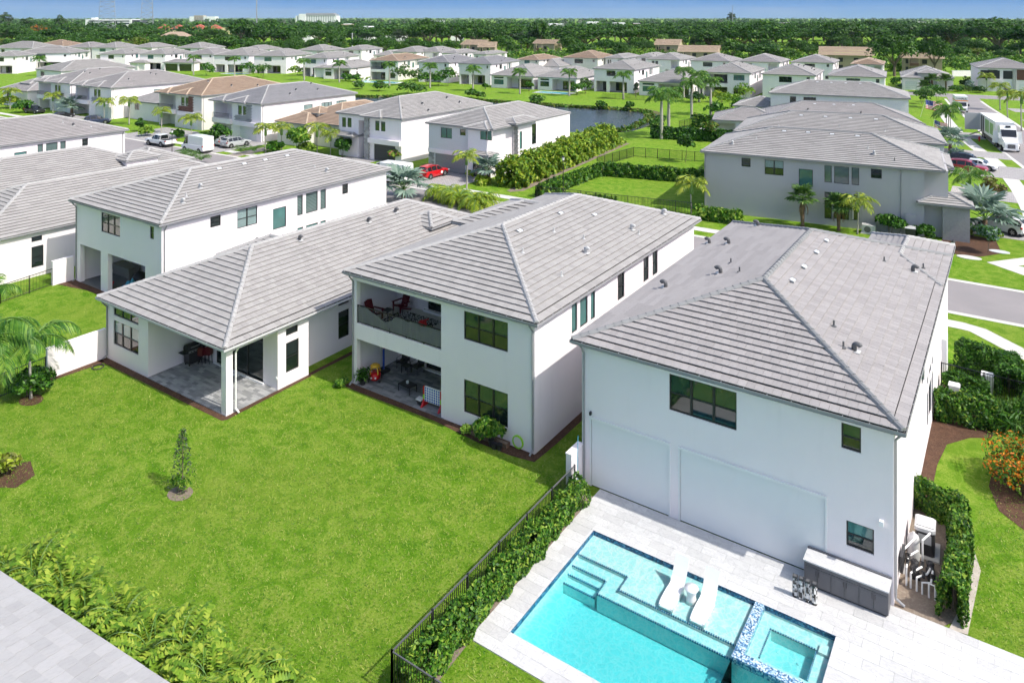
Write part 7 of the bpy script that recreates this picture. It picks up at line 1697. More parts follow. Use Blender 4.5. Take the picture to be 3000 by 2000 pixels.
# ------------------------------------------------------------------ vehicles
for nm, c in (('paint_red', (0.55, 0.008, 0.012)), ('paint_white', (0.80, 0.80, 0.80)), ('paint_silver', (0.42, 0.44, 0.45)), ('paint_black', (0.012, 0.012, 0.014)), ('paint_darkred', (0.32, 0.01, 0.03)), ('paint_blue', (0.02, 0.03, 0.08))):
    m, nt, b = newmat(nm); b.inputs['Base Color'].default_value = (*c, 1); b.inputs['Roughness'].default_value = 0.28; b.inputs['Coat Weight'].default_value = 0.6; b.inputs['Coat Roughness'].default_value = 0.05
simple('car_glass', (0.012, 0.014, 0.016), 0.05, spec=0.8)
simple('tail_light', (0.35, 0.01, 0.01), 0.3); simple('head_light', (0.75, 0.76, 0.78), 0.15)
def wheel(t, x, y, r, w=0.22):
    b = MB(); s = 1 if y > 0 else -1
    b.tube([(x, y - s * w, r), (x, y - s * w * 0.1, r), (x, y, r)], [r, r, r * 0.93], 'rubber', 18); o = b.build('wheel', t)
    b = MB(); b.tube([(x, y - s * 0.05, r), (x, y + s * 0.004, r)], [r * 0.66, r * 0.62], 'charcoal', 16)
    for k in range(5):
        a = k * 1.2566; b.bar((x, y + s * 0.012, r), (x + math.cos(a) * r * 0.6, y + s * 0.012, r + math.sin(a) * r * 0.6), 0.09, 0.02, 'rim_metal', up=(0, 1, 0))
    b.tube([(x, y, r), (x, y + s * 0.02, r)], r * 0.16, 'rim_metal', 10); b.build('rim', o)
STY = {
 'suv': [(0.0, .50, .92, .98, .80, .72), (.12, .34, 1.02, 1.28, .90, .70), (.45, .25, 1.05, 1.60, .95, .66), (1.2, .22, 1.03, 1.66, .96, .68), (2.2, .22, 1.01, 1.66, .96, .69), (2.85, .22, .99, 1.52, .96, .68), (3.45, .22, .97, 1.04, .95, .80), (4.25, .24, .90, .95, .93, .76), (4.58, .30, .80, .84, .86, .68), (4.72, .42, .62, .66, .74, .60)],
 'sedan': [(0.0, .45, .85, .92, .78, .70), (.15, .32, .95, 1.02, .88, .74), (.75, .22, .97, 1.06, .92, .74), (1.35, .20, .95, 1.40, .92, .62), (2.4, .20, .93, 1.42, .92, .63), (2.95, .20, .91, 1.22, .92, .66), (3.4, .20, .89, .95, .91, .76), (4.3, .22, .80, .85, .88, .70), (4.65, .38, .58, .62, .74, .60)],
 'van': [(0.0, .50, 1.20, 2.45, .98, .90), (.10, .35, 1.20, 2.55, 1.0, .92), (2.0, .30, 1.20, 2.60, 1.0, .93), (3.9, .30, 1.20, 2.58, 1.0, .93), (4.5, .30, 1.18, 2.42, 1.0, .86), (5.2, .30, 1.12, 1.45, .98, .84), (5.6, .32, .98, 1.08, .95, .78), (5.8, .45, .72, .78, .86, .70)],
 'pickup': [(0.0, .62, 1.08, 1.10, .95, .93), (.05, .50, 1.12, 1.14, 1.0, .96), (1.75, .45, 1.12, 1.14, 1.0, .96), (1.80, .45, 1.12, 1.85, 1.0, .74), (2.2, .45, 1.12, 1.90, 1.0, .74), (3.3, .45, 1.12, 1.90, 1.0, .74), (3.75, .45, 1.12, 1.62, 1.0, .76), (4.25, .45, 1.10, 1.18, 1.0, .86), (5.4, .48, 1.06, 1.12, .98, .84), (5.75, .55, .95, 1.0, .94, .80), (5.88, .62, .80, .84, .86, .74)]}
CAB = {'suv': (1, 6), 'sedan': (2, 6), 'van': (3, 5), 'pickup': (3, 7)}
def car(name, label, loc, rot, style, paint, group=None, r=0.36):
    t = thing(name, label, {'van': 'van', 'pickup': 'pickup'}.get(style, 'car'), (loc[0], loc[1], 0.02), R(rot), group)
    st = STY[style]; L = st[-1][0]; c0, c1 = CAB[style]; body = MB(); side = MB(); front = MB(); rear = MB()
    def sec(s_):
        x, zl, zb, zt_, w, wt = s_; x -= L / 2
        h = [(w * 0.90, zl), (w, zl + (zb - zl) * 0.35), (w * 0.99, zb - 0.06), (w * 0.965, zb), (wt, zt_ - 0.05), (wt * 0.82, zt_)]
        return [Vector((x, y, z)) for y, z in h] + [Vector((x, -y, z)) for y, z in reversed(h)]
    S_ = [sec(s_) for s_ in st]; n = 12
    for i in range(len(S_) - 1):
        for j in range(n):
            k = (j + 1) % n; q = [S_[i][j], S_[i + 1][j], S_[i + 1][k], S_[i][k]]; incab = c0 <= i < c1
            tall_ = min(st[i][3] - st[i][2], st[i + 1][3] - st[i + 1][2]) > 0.2
            isglass = None
            if incab and j in (3, 7) and max(st[i][3] - st[i][2], st[i + 1][3] - st[i + 1][2]) > 0.35 and not (style == 'van' and st[i][0] < 3.8): isglass = side
            if i == c1 - 1 and j in (4, 5, 6): isglass = front
            if style in ('suv', 'sedan') and i == c0 and j in (4, 5, 6): isglass = rear
            if style == 'pickup' and i == 2 and j in (4, 5, 6): isglass = rear
            if isglass is not None:
                off = Vector((0, 0, 0.0)); cen = sum(q, Vector()) / 4
                isglass.face([cen + (p - cen) * 0.93 + (Vector((0, cen.y, 0)).normalized() * 0.006 if isglass is side else Vector((0, 0, 0.006))) for p in q], 'car_glass')
            body.face(q, paint)
    body.face(S_[0][::-1], paint); body.face(S_[-1], paint)
    body.build('body', t, smooth=False)
    for m_, nm in ((side, 'side_windows'), (front, 'windshield'), (rear, 'rear_window')):
        if m_.v: m_.build(nm, t)
    wx = {'suv': (0.85, 3.75), 'sedan': (0.9, 3.65), 'van': (1.05, 4.75), 'pickup': (1.25, 4.75)}[style]; wy = st[4][4] + 0.005; r = {'van': 0.36, 'pickup': 0.42}.get(style, r)
    for x in wx:
        for s in (-1, 1):
            b = MB(); b.tube([(x - L / 2, s * (wy - 0.3), r), (x - L / 2, s * (wy - 0.004), r)], r * 1.2, 'rubber', 18); b.build('wheel_arch', t)
            wheel(t, x - L / 2, s * (wy + 0.012), r)
    for s in (-1, 1):
        f = st[-2]; b = MB(); b.box(f[0] - L / 2 - 0.12, f[0] - L / 2 + 0.06, s * f[4] - 0.16, s * f[4] + 0.005 * s + 0.06 * (s < 0) + 0.0, f[2] - 0.16, f[2] - 0.02, 'head_light'); b.build('headlight', t)
        f = st[1]; b = MB(); b.box(-L / 2 - 0.01, -L / 2 + 0.14, s * f[4] * 0.98 - 0.09, s * f[4] * 0.98 + 0.09, f[2] - 0.18, f[2] + 0.0, 'tail_light'); b.build('tail_light', t)
        f = st[c1 - 1]; b = MB(); b.box(f[0] - L / 2 - 0.02, f[0] - L / 2 + 0.1, min(s * 0.98, s * 1.16), max(s * 0.98, s * 1.16), f[2] + 0.02, f[2] + 0.16, paint if style != 'van' else 'charcoal'); b.build('mirror', t)
    b = MB(); b.box(L / 2 - 0.04, L / 2 + 0.015, -0.5, 0.5, 0.42, 0.60, 'charcoal'); b.build('grille', t)
    b = MB(); b.box(-L / 2 - 0.02, -L / 2 + 0.03, -0.26, 0.26, 0.62, 0.75, 'white_matt'); b.build('number_plate', t)
    b = MB(); b.box(-L / 2 + 0.1, L / 2 - 0.2, -0.85, 0.85, 0.2, 0.34, 'rubber'); b.build('underbody', t)
    if style == 'pickup':
        b = MB(); b.box(-L / 2 + 0.08, -L / 2 + 1.7, -0.85, 0.85, 1.13, 1.155, 'charcoal'); b.build('cargo_bed', t)
    if style == 'suv':
        for s in (-1, 1):
            b = MB(); b.bar((-L / 2 + 0.8, s * 0.62, 1.70), (-L / 2 + 2.6, s * 0.62, 1.70), 0.04, 0.04, 'charcoal'); b.build('roof_rail', t)
    return t
rc = car('parked_car', 'bright red car with a white round door sticker on the paved driveway', (-63.4, 74.9), 90, 'suv', 'paint_red')
b = MB(); b.tube([(0.75, -0.955, 0.62), (0.75, -0.972, 0.62)], 0.2, 'white_matt', 16); b.build('door_sticker', rc)
car('parked_van', 'white van half hidden behind the silver fan palm at the house corner', (-65.9, 69.6), 185, 'van', 'paint_white')
car('parked_pickup', 'white crew-cab pickup parked across the street', (-115.7, 68.2), 181, 'pickup', 'paint_white')
car('parked_van', 'tall white cargo van parked behind the pickup', (-105.8, 68.4), 180, 'van', 'paint_white')
car('parked_car', 'silver grey car with nose to the garage, nearer the van', (-104.7, 74.5), 92, 'suv', 'paint_silver')
car('parked_car', 'pale silver car parked on the far side of the silver grey car', (-107.3, 74.9), 90, 'suv', 'paint_silver')
car('parked_car', 'black low car under the golden palms across the street', (-163.5, 75.0), 95, 'sedan', 'paint_black')
car('parked_car', 'dark blue car by the topiary across the street', (-149.2, 75.0), 60, 'suv', 'paint_blue')
car('parked_car', 'black car seen over the roof at the left edge', (G(102, 332).x, G(102, 332).y), 10, 'suv', 'paint_black')
car('parked_car', 'dark red car on the driveway beside the side street', (-5.4, 117.8), -4, 'suv', 'paint_darkred')
car('parked_car', 'white car parked between the dark red and the black one', (-4.3, 120.7), -4, 'sedan', 'paint_white')
car('parked_car', 'black car behind the white and dark red ones', (-5.6, 123.4), -4, 'suv', 'paint_black')
car('parked_car', 'white car under the large silver palm at the right edge', (-1.1, 87.3), 150, 'suv', 'paint_white')
car('parked_car', 'small white car far away by the house with three upstairs windows', (G(258, 178).x, G(258, 178).y), 30, 'suv', 'paint_white')
car('parked_car', 'black car on the driveway at the top right', (G(2950, 275).x, G(2950, 275).y), 100, 'suv', 'paint_black')

def text_mesh(txt, size, mat, parent, m4, name='lettering', depth=0.006, bold=0.0):
    cu = bpy.data.curves.new('t', 'FONT'); cu.body = txt; cu.size = size; cu.align_x = 'CENTER'; cu.align_y = 'CENTER'; cu.extrude = depth; cu.offset = bold; cu.resolution_u = 3
    tmp = bpy.data.objects.new('t', cu); COL.objects.link(tmp); dg = bpy.context.evaluated_depsgraph_get()
    me = bpy.data.meshes.new_from_object(tmp.evaluated_get(dg)); bpy.data.objects.remove(tmp); bpy.data.curves.remove(cu)
    me.materials.clear(); me.materials.append(MATS[mat]); me.name = name
    o = link(name, me, parent); o.matrix_basis = m4; return o
# lorry with trailer (drawn with the nose at +x)
simple('trailer_white', (0.78, 0.78, 0.77), 0.4, var=0.03); simple('orange_stripe', (0.75, 0.22, 0.02), 0.5); simple('mural_green', (0.20, 0.38, 0.12), 0.5, var=0.6, nscale=2.5)
t = thing('semi_truck', 'white long-haul truck with murals on its trailer, doors open, on the side street', 'truck', (-0.55, 138.4, 0.02), R(-78.5))
def T_(b, nm, smooth=False): return b.build(nm, t, smooth)
b = MB()
secs = [(-4.2, .9, 3.7, 1.2), (-2.6, .9, 3.85, 1.22), (-2.1, .9, 3.3, 1.2), (-1.55, .9, 2.15, 1.15), (-0.5, .8, 1.85, 1.08), (-0.08, .7, 1.55, 1.0), (0.0, .55, 1.2, 0.9)]
for (xa, za, zb, wa), (xc, zc, zd, wc) in zip(secs, secs[1:]):
    q = [(xa, -wa, za), (xa, wa, za), (xa, wa * 0.9, zb), (xa, -wa * 0.9, zb)]; p = [(xc, -wc, zc), (xc, wc, zc), (xc, wc * 0.9, zd), (xc, -wc * 0.9, zd)]
    for k in range(4): b.face([q[k], p[k], p[(k + 1) % 4], q[(k + 1) % 4]], 'paint_white')
b.face([(-4.2, -1.2, .9), (-4.2, 1.2, .9), (-4.2, 1.08, 3.7), (-4.2, -1.08, 3.7)], 'paint_white'); b.face([(0, -.9, .55), (0, .9, .55), (0, .81, 1.2), (0, -.81, 1.2)], 'paint_white'); T_(b, 'cab')
b = MB(); b.face([(-2.06, -1.02, 3.22), (-2.06, 1.02, 3.22), (-1.53, 1.0, 2.2), (-1.53, -1.0, 2.2)], 'car_glass'); o = T_(b, 'windshield'); o.location = (0.03, 0, 0.02)
b = MB(); b.face([(-2.45, -0.35, 3.78), (-2.45, 0.35, 3.78), (-2.25, 0.35, 3.5), (-2.25, -0.35, 3.5)], 'car_glass'); o = T_(b, 'roof_window'); o.location = (0.05, 0, 0.05)
b = MB(); b.box(-0.02, 0.03, -0.5, 0.5, 0.62, 1.25, 'charcoal')
for k in range(5): b.box(0.03, 0.045, -0.48, 0.48, 0.68 + k * 0.12, 0.72 + k * 0.12, 'rim_metal')
T_(b, 'grille')
for s in (-1, 1):
    b = MB(); b.hexa([(-0.5, s * 0.72, 0.95), (-0.05, s * 0.72, 0.85), (-0.12, s * 1.03, 0.85), (-0.5, s * 1.12, 0.95), (-0.5, s * 0.72, 1.25), (-0.05, s * 0.72, 1.05), (-0.12, s * 1.03, 1.05), (-0.5, s * 1.12, 1.25)], 'head_light'); T_(b, 'headlight')
    b = MB(); b.box(-1.35, -1.2, min(s * 1.2, s * 1.5), max(s * 1.2, s * 1.5), 2.0, 2.75, 'paint_white'); T_(b, 'mirror')
    b = MB(); b.hexa([(-2.9, s * 1.22, 1.0), (-2.9, s * 2.05, 1.0), (-2.84, s * 2.05, 1.0), (-2.84, s * 1.22, 1.0), (-2.9, s * 1.2, 2.9), (-2.9, s * 1.9, 2.9), (-2.84, s * 1.9, 2.9), (-2.84, s * 1.2, 2.9)], 'paint_white'); T_(b, 'cab_door')
    for x in (-1.1, -4.3, -5.6, -14.2, -15.4): wheel(t, x, s * 1.24, 0.5, 0.3)
b = MB(); b.box(-0.1, 0.05, -1.05, 1.05, 0.35, 0.6, 'paint_white'); T_(b, 'bumper')
b = MB(); b.box(-17.2, -4.6, -1.28, 1.28, 1.05, 4.05, 'trailer_white'); tr = T_(b, 'trailer')
b = MB(); b.box(-17.22, -4.58, -1.3, 1.3, 4.05, 4.09, 'white_matt'); b.build('trailer_roof', tr)
b = MB()
for (xa, xc, za, zc) in ((-9.0, -6.2, 1.6, 3.5), (-12.8, -9.6, 1.5, 3.6)):
    b.box(xa, xc, -1.292, -1.281, za, zc, 'mural_green')
b.build('mural', tr)
for xa, xc in ((-14.9, -13.6), (-16.4, -15.3)):
    b = MB(); b.box(xa, xc, -1.296, -1.281, 1.1, 3.85, 'charcoal'); b.build('doorway', tr)
b = MB(); b.box(-17.1, -5.2, -1.1, 1.1, 0.75, 1.05, 'charcoal'); b.box(-13.2, -6.0, -1.25, 1.25, 0.45, 1.04, 'charcoal'); b.build('chassis', tr)
b = MB(); b.box(-17.26, -17.2, -3.6, -1.3, 1.05, 4.0, 'vent_light'); b.build('rear_door', tr)
b = MB(); b.hexa([(-16.2, -1.3, 1.05), (-15.5, -1.3, 1.05), (-15.5, -3.6, 0.02), (-16.2, -3.6, 0.02), (-16.2, -1.3, 1.12), (-15.5, -1.3, 1.12), (-15.5, -3.6, 0.08), (-16.2, -3.6, 0.08)], 'wicker'); b.build('ramp', tr)
# rental box truck
t = thing('box_truck', 'white rental box truck with orange stripe and lettering above its cab', 'truck', (-9.7, 190.0, 0.02), R(-80.5))
b = MB(); b.box(-6.2, -1.6, -1.2, 1.2, 0.9, 3.45, 'trailer_white'); b.box(-1.6, -0.9, -1.2, 1.2, 2.35, 3.45, 'trailer_white'); T_(b, 'cargo_box')
b = MB(); b.box(-6.22, -0.885, -1.212, 1.212, 2.42, 2.62, 'orange_stripe'); T_(b, 'stripe')
b = MB(); b.hexa([(-1.6, -1.0, .5), (-1.6, 1.0, .5), (0.5, .95, .5), (0.5, -.95, .5), (-1.6, -.95, 2.3), (-1.6, .95, 2.3), (-0.6, .85, 2.3), (-0.6, -.85, 2.3)], 'paint_white'); b.hexa([(-0.3, -.95, .5), (-0.3, .95, .5), (0.9, .9, .5), (0.9, -.9, .5), (-0.3, -.95, 1.4), (-0.3, .95, 1.4), (0.85, .88, 1.15), (0.85, -.88, 1.15)], 'paint_white'); T_(b, 'cab')
b = MB(); b.face([(-0.5, -.80, 2.2), (-0.5, .80, 2.2), (0.05, .85, 1.45), (0.05, -.85, 1.45)], 'car_glass'); o = T_(b, 'windshield'); o.location = (0.04, 0, 0.03)
b = MB(); b.box(0.86, 0.92, -0.55, 0.55, 0.62, 1.0, 'charcoal'); T_(b, 'grille')
for s in (-1, 1):
    b = MB(); b.box(0.8, 0.9, s * 0.7 - 0.12, s * 0.7 + 0.12, 0.72, 0.95, 'head_light'); T_(b, 'headlight')
    b = MB(); b.box(-0.5, -0.4, min(s * 1.1, s * 1.4), max(s * 1.1, s * 1.4), 1.4, 1.9, 'charcoal'); T_(b, 'mirror')
    for x in (0.1, -4.6): wheel(t, x, s * 1.02, 0.4, 0.26)
text_mesh('U-HAUL', 0.55, 'charcoal', t, Matrix(((0, 0, 1, -0.89), (1, 0, 0, 0), (0, 1, 0, 2.95), (0, 0, 0, 1))), bold=0.012)

# ------------------------------------------------------------------ street furniture
def lamp(label, loc, h):
    t = thing('street_lamp', label, 'street lamp', (loc[0], loc[1], 0))
    b = MB(); b.lathe([(0.14, 0), (0.13, 0.3), (0.07, 0.4), (0.05, 0.6), (0.045, h - 0.5)], 'black_metal', n=10); b.build('post', t)
    b = MB(); b.lathe([(0.06, h - 0.5), (0.12, h - 0.46), (0.16, h - 0.14)], 'white_gloss', n=8); b.build('lantern', t)
    b = MB(); b.lathe([(0.2, h - 0.14), (0.2, h - 0.1), (0.08, h), (0.02, h + 0.08)], 'black_metal', n=8); b.build('cap', t); return t
lamp('black street lamp beside the dark clipped hedge', G(1650, 569), 4.5); lamp('black street lamp before the white pickup', G(504, 462), 4.2); lamp('black street lamp among the palms beside the trailer', G(2785, 395), 4.6); lamp('street lamp at the left edge of the side lawn', (-4.6, 76.4), 1.2)
t = thing('fire_hydrant', 'red fire hydrant on the verge beside the trailer', 'hydrant', G(2869, 414)); b = MB(); b.lathe([(0.17, 0), (0.17, 0.06), (0.11, 0.1), (0.11, 0.55), (0.15, 0.6), (0.13, 0.72), (0.03, 0.82)], 'red_plastic', n=12); b.tube([(-0.2, 0, 0.45), (0.2, 0, 0.45)], 0.06, 'red_plastic', 8); b.build('body', t)
# flags
simple('flag_red', (0.55, 0.03, 0.05), 0.8); simple('flag_white', (0.8, 0.8, 0.8), 0.8); simple('flag_blue', (0.03, 0.05, 0.22), 0.8)
def flag(label, loc, rz, s=1.0):
    t = thing('flag', label, 'flag', loc, rz); b = MB(); W_, H_ = 1.7 * s, 1.0 * s; nx = 14
    def wv(x, z): return 0.10 * s * math.sin(x * 5 / s) + 0.04 * math.sin(x * 11 + z * 3)
    dr = 0.22
    for i in range(nx):
        xa, xc = W_ * i / nx, W_ * (i + 1) / nx
        for k in range(13):
            za, zc = -H_ * (k + 1) / 13, -H_ * k / 13; m_ = 'flag_red' if k % 2 == 0 else 'flag_white'
            if k < 7 and xa < W_ * 0.4: m_ = 'flag_blue'
            b.face([(xa, wv(xa, za), za - xa * dr), (xc, wv(xc, za), za - xc * dr), (xc, wv(xc, zc), zc - xc * dr), (xa, wv(xa, zc), zc - xa * dr)], m_)
    b.build('cloth', t, smooth=True); b = MB()
    for r_ in range(5):
        for c_ in range(6):
            x, z = W_ * (0.035 + 0.06 * c_), -H_ * (0.06 + 0.1 * r_) ; b.box(x - 0.02, x + 0.02, wv(x, z) - 0.012, wv(x, z) + 0.012, z - x * dr - 0.02, z - x * dr + 0.02, 'flag_white')
    b.build('stars', t)
    b = MB(); b.tube([(-0.5 * s, 0.3, -2.0 * s), (0, 0, 0.08)], 0.025, 'white_matt', 6); b.build('pole', t); return t
flag('large striped flag with blue canton flying beside the low grey-tiled house', G(2712, 292, 4.9), R(20), 1.75); flag('second striped flag drooping over the porch behind the grey roof', G(2738, 352, 3.2), R(-20), 1.2)
# folded umbrellas by the hidden pool, and that pool
for i, (x, y) in enumerate(((2098, 374), (2109, 371))):
    t = thing('garden_umbrella', 'folded pale umbrella by the hedged pool, ' + ('left of two' if i == 0 else 'right of two'), 'umbrella', G(x, y)); b = MB(); b.lathe([(0.03, 0), (0.03, 0.9)], 'vent_light', n=8); b.build('pole', t)
    b = MB(); b.lathe([(0.16, 0.7), (0.2, 0.9), (0.14, 1.7), (0.06, 2.4), (0.02, 2.6)], 'vent_box', n=10); b.build('folded_canopy', t)
simple('far_pool', (0.10, 0.55, 0.62), 0.1)
def small_pool(label, px0_, py0_, w, d, rot=0):
    v = G(px0_, py0_); t = thing('swimming_pool', label, 'pool', v, R(rot)); b = MB(); b.box(-1, w + 1, -0.8, d + 1, 0, 0.08, 'marble'); b.build('paving', t); b = MB(); b.box(0, w, 0, d, 0.07, 0.095, 'far_pool'); b.build('water_surface', t); return t
small_pool('small turquoise pool behind the clipped hedges', 2055, 388, 9, 4, 10); small_pool('fenced turquoise pool before a lake house', 1572, 272, 9, 3.4, 5); small_pool('pale terrace with pool before the tan-roofed lake house', 1045, 241, 14, 4, 13)
small_pool('blue pool before the lake house with outdoor seating', 655, 217, 8, 3, 22); small_pool('blue pool before the third lake house left of the tan roof', 762, 212, 8, 3, 22); small_pool('blue pool by the sunlit house at the far left', 140, 207, 8, 3, 40)
# bin, air conditioners, service cabinets
def boxy(name, label, cat, loc, w, d, h, mat, lid=None, rz=0):
    t = thing(name, label, cat, loc, R(rz)); b = MB(); k = 0.06
    b.hexa([(-w / 2 + k, -d / 2 + k, 0), (w / 2 - k, -d / 2 + k, 0), (w / 2 - k, d / 2 - k, 0), (-w / 2 + k, d / 2 - k, 0), (-w / 2, -d / 2, h), (w / 2, -d / 2, h), (w / 2, d / 2, h), (-w / 2, d / 2, h)], mat); b.build('body', t)
    b = MB(); b.hexa([(-w / 2 - .03, -d / 2 - .03, h), (w / 2 + .03, -d / 2 - .03, h), (w / 2 + .03, d / 2 + .03, h), (-w / 2 - .03, d / 2 + .03, h), (-w / 2, -d / 2, h + .06), (w / 2, -d / 2, h + .06), (w / 2, d / 2, h + .1), (-w / 2, d / 2, h + .1)], lid or mat); b.build('lid', t)
    return t
boxy('wheelie_bin', 'dark bin with pale lid between shrubs at the grey wall', 'bin', G(2667, 701), 0.9, 0.9, 1.1, 'charcoal', 'vent_light', 6)
boxy('service_cabinet', 'white service cabinet behind the square clipped hedge', 'cabinet', (-2.75, 46.55, 0), 0.5, 0.35, 1.15, 'white_gloss'); boxy('service_cabinet', 'white service cabinet beside the black fence', 'cabinet', (-1.3, 49.3, 0), 0.6, 0.4, 1.0, 'white_gloss')
boxy('service_cabinet', 'green utility box behind the white pickup', 'cabinet', G(528, 402), 1.1, 0.9, 1.0, 'palm_shaft')
t = thing('air_conditioner', 'white air conditioner unit at the foot of the grey wall', 'air conditioner', G(2545, 683), R(6)); b = MB(); b.box(-0.6, 0.6, -0.4, 0.4, 0.05, 0.85, 'vent_light'); b.build('casing', t); b = MB(); b.tube([(-0.1, -0.41, 0.45), (-0.1, -0.43, 0.45)], 0.3, 'vent_dark', 18); b.build('fan_grille', t); b = MB(); b.box(-0.7, 0.7, -0.5, 0.5, 0, 0.05, 'concrete'); b.build('pad', t)
# pipe loop by the mulch bed
b = MB(); b.tube([(-2.95, 36.8, 0), (-2.95, 36.8, 0.35), (-2.5, 36.8, 0.35), (-2.5, 36.8, 0)], 0.04, 'white_matt', 8); tag(b.build('vent_loop'), 'small white pipe loop in the mulch beside the white wall', 'pipe')

# ------------------------------------------------------------------ patios
for nm, cs_ in (('paver_grey', [(0.20, 0.205, 0.21), (0.30, 0.305, 0.31), (0.42, 0.42, 0.42)]), ('paver_dark', [(0.15, 0.155, 0.16), (0.21, 0.215, 0.22), (0.29, 0.29, 0.29)])):
    m, nt, b = newmat(nm); nt.links.new(_ramp(nt, _rand(nt), [(0, cs_[0]), (0.5, cs_[1]), (1, cs_[2])]), b.inputs['Base Color']); b.inputs['Roughness'].default_value = 0.85
rg = random.Random(8)
pt_ = bpy.data.objects.new('patio', None); COL.objects.link(pt_); pt_['kind'] = 'structure'; pt_['label'] = 'grey paver floor of the open corner patio'
tile_region(-41.78, -34.36, 23.85, 27.17, 0.42, 0.208, pt_, 'paver', 'paver_grey', 0.0, 0.06, rg, gap=0.008)
pt_ = bpy.data.objects.new('patio', None); COL.objects.link(pt_); pt_['kind'] = 'structure'; pt_['label'] = 'grey paver floor of the toy-filled patio'
tile_region(-31.3, -24.75, 30.08, 33.72, 0.44, 0.22, pt_, 'paver', 'paver_dark', 0.0, 0.05, rg, gap=0.008)
# grill and stools
t = thing('barbecue_grill', 'black barbecue grill on the corner patio', 'grill', (-41.25, 26.35, 0.06), R(90))
b = MB(); b.box(-0.38, 0.38, -0.28, 0.28, 0.12, 0.85, 'charcoal'); b.build('cabinet', t); b = MB(); b.tube([(-0.42, 0.02, 0.98), (0.42, 0.02, 0.98)], 0.27, 'charcoal', 14); b.build('hood', t)
b = MB(); b.box(-0.42, 0.42, -0.33, -0.28, 0.80, 0.92, 'rim_metal')
for k in range(4): b.tube([(-0.28 + k * 0.18, -0.33, 0.86), (-0.28 + k * 0.18, -0.37, 0.86)], 0.03, 'charcoal', 8)
b.build('control_panel', t); b = MB(); b.bar((-0.3, -0.33, 1.12), (0.3, -0.33, 1.12), 0.03, 0.03, 'rim_metal'); b.build('handle', t)
for s in (-1, 1):
    b = MB(); b.box(min(s * 0.4, s * 0.75), max(s * 0.4, s * 0.75), -0.25, 0.25, 0.82, 0.87, 'charcoal'); b.build('side_shelf', t)
    for y in (-0.2, 0.2): b = MB(); b.tube([(s * 0.32, y, 0), (s * 0.32, y, 0.14)], 0.05, 'rubber', 8); b.build('caster', t)
for i, (x, y) in enumerate(((-40.72, 26.62), (-40.45, 26.92))):
    t = thing('folding_stool', 'dark red folding stool beside the grill, ' + ('nearer the lawn' if i == 0 else 'nearer the house wall'), 'stool', (x, y, 0.06), 0.3)
    b = MB(); b.box(-0.17, 0.17, -0.16, 0.16, 0.52, 0.95, 'dark_red'); b.build('seat_cover', t)
    for a, c in ((-1, -1), (1, -1), (1, 1), (-1, 1)): b = MB(); b.bar((a * 0.14, c * 0.13, 0), (a * 0.12, c * 0.11, 0.53), 0.03, 0.03, 'charcoal'); b.build('leg', t)
b = MB(); rgx = random.Random(2)
for k in range(9): x, y = rgx.uniform(-.2, .2), rgx.uniform(-.14, .14); b.hexa([(x - .12, y - .08, 0), (x + .12, y - .06, 0), (x + .1, y + .08, 0), (x - .1, y + .07, 0), (x - .08, y - .05, .05 + .03 * rgx.random()), (x + .08, y - .04, .06), (x + .07, y + .05, .04 + .04 * rgx.random()), (x - .06, y + .05, .06)], 'white_matt')
o = b.build('towel'); o.location = (-37.85, 26.85, 0.062); tag(o, 'crumpled white towel by the sliding door of the corner patio', 'towel')
def coil(name, label, loc, mat, n=5, r=0.28, upright=False):
    b = MB()
    for k in range(n):
        pts = [((r + 0.02 * (k % 3)) * math.cos(a), (0.012 * k if upright else (r + 0.02 * (k % 3)) * math.sin(a)), ((r + 0.02 * (k % 3)) * math.sin(a) + r + 0.05) if upright else 0.02 + 0.012 * k) for a in [j * 6.283 / 18 for j in range(19)]]
        b.tube(pts, 0.014, mat, 5, False)
    o = b.build(name); o.location = loc; return tag(o, label, 'hose')
coil('garden_hose', 'lime green garden hose coiled beside the lower window', (-19.95, 29.88, 0.12), 'lime_plastic', 6, 0.27, True); coil('garden_hose', 'dark hose coiled on the mulch by the long white wall', (-45.5, 22.9, 0.01), 'charcoal', 5, 0.3)
# planter under the window
t = thing('planter_box', 'low brown planter under the lower window of the balcony house', 'planter', (-22.7, 29.72, 0.014)); b = MB()
for (x0, x1, y0, y1) in ((0, 2.2, 0, 0.04), (0, 2.2, 0.3, 0.34), (0, 0.04, 0.04, 0.3), (2.16, 2.2, 0.04, 0.3)): b.box(x0, x1, y0, y1, 0, 0.2, 'palm_brown')
b.build('boards', t); b = MB(); b.box(0.04, 2.16, 0.04, 0.3, 0, 0.16, 'soil'); b.build('soil', t)
for k, x in enumerate((-21.0, -20.75, -21.3)):
    b = MB(); b.lathe([(0.11, 0), (0.15, 0.26), (0.16, 0.27), (0.13, 0.25)], 'charcoal', n=12); o = b.build('plant_pot'); o.location = (x, 29.42 + 0.08 * k, 0.014); tag(o, 'dark plant pot under the bushy plant, ' + ['middle', 'right', 'left'][k] + ' of three', 'pot')
t = thing('potted_plant', 'spiky potted plant at the left corner of the toy-filled patio', 'potted plant', (-30.85, 30.3, 0.05)); b = MB(); b.lathe([(0.14, 0), (0.19, 0.32), (0.17, 0.3)], 'charcoal', n=12); b.build('pot', t)
rng = np.random.default_rng(3); P = np.stack([rng.normal(0, 0.16, 160), rng.normal(0, 0.16, 160), 0.35 + rng.random(160) * 0.5], 1); leaves_obj('leaves', P, None, 0.09, ['leaf_dark', 'leaf_hedge'], rng, t, aspect=4)
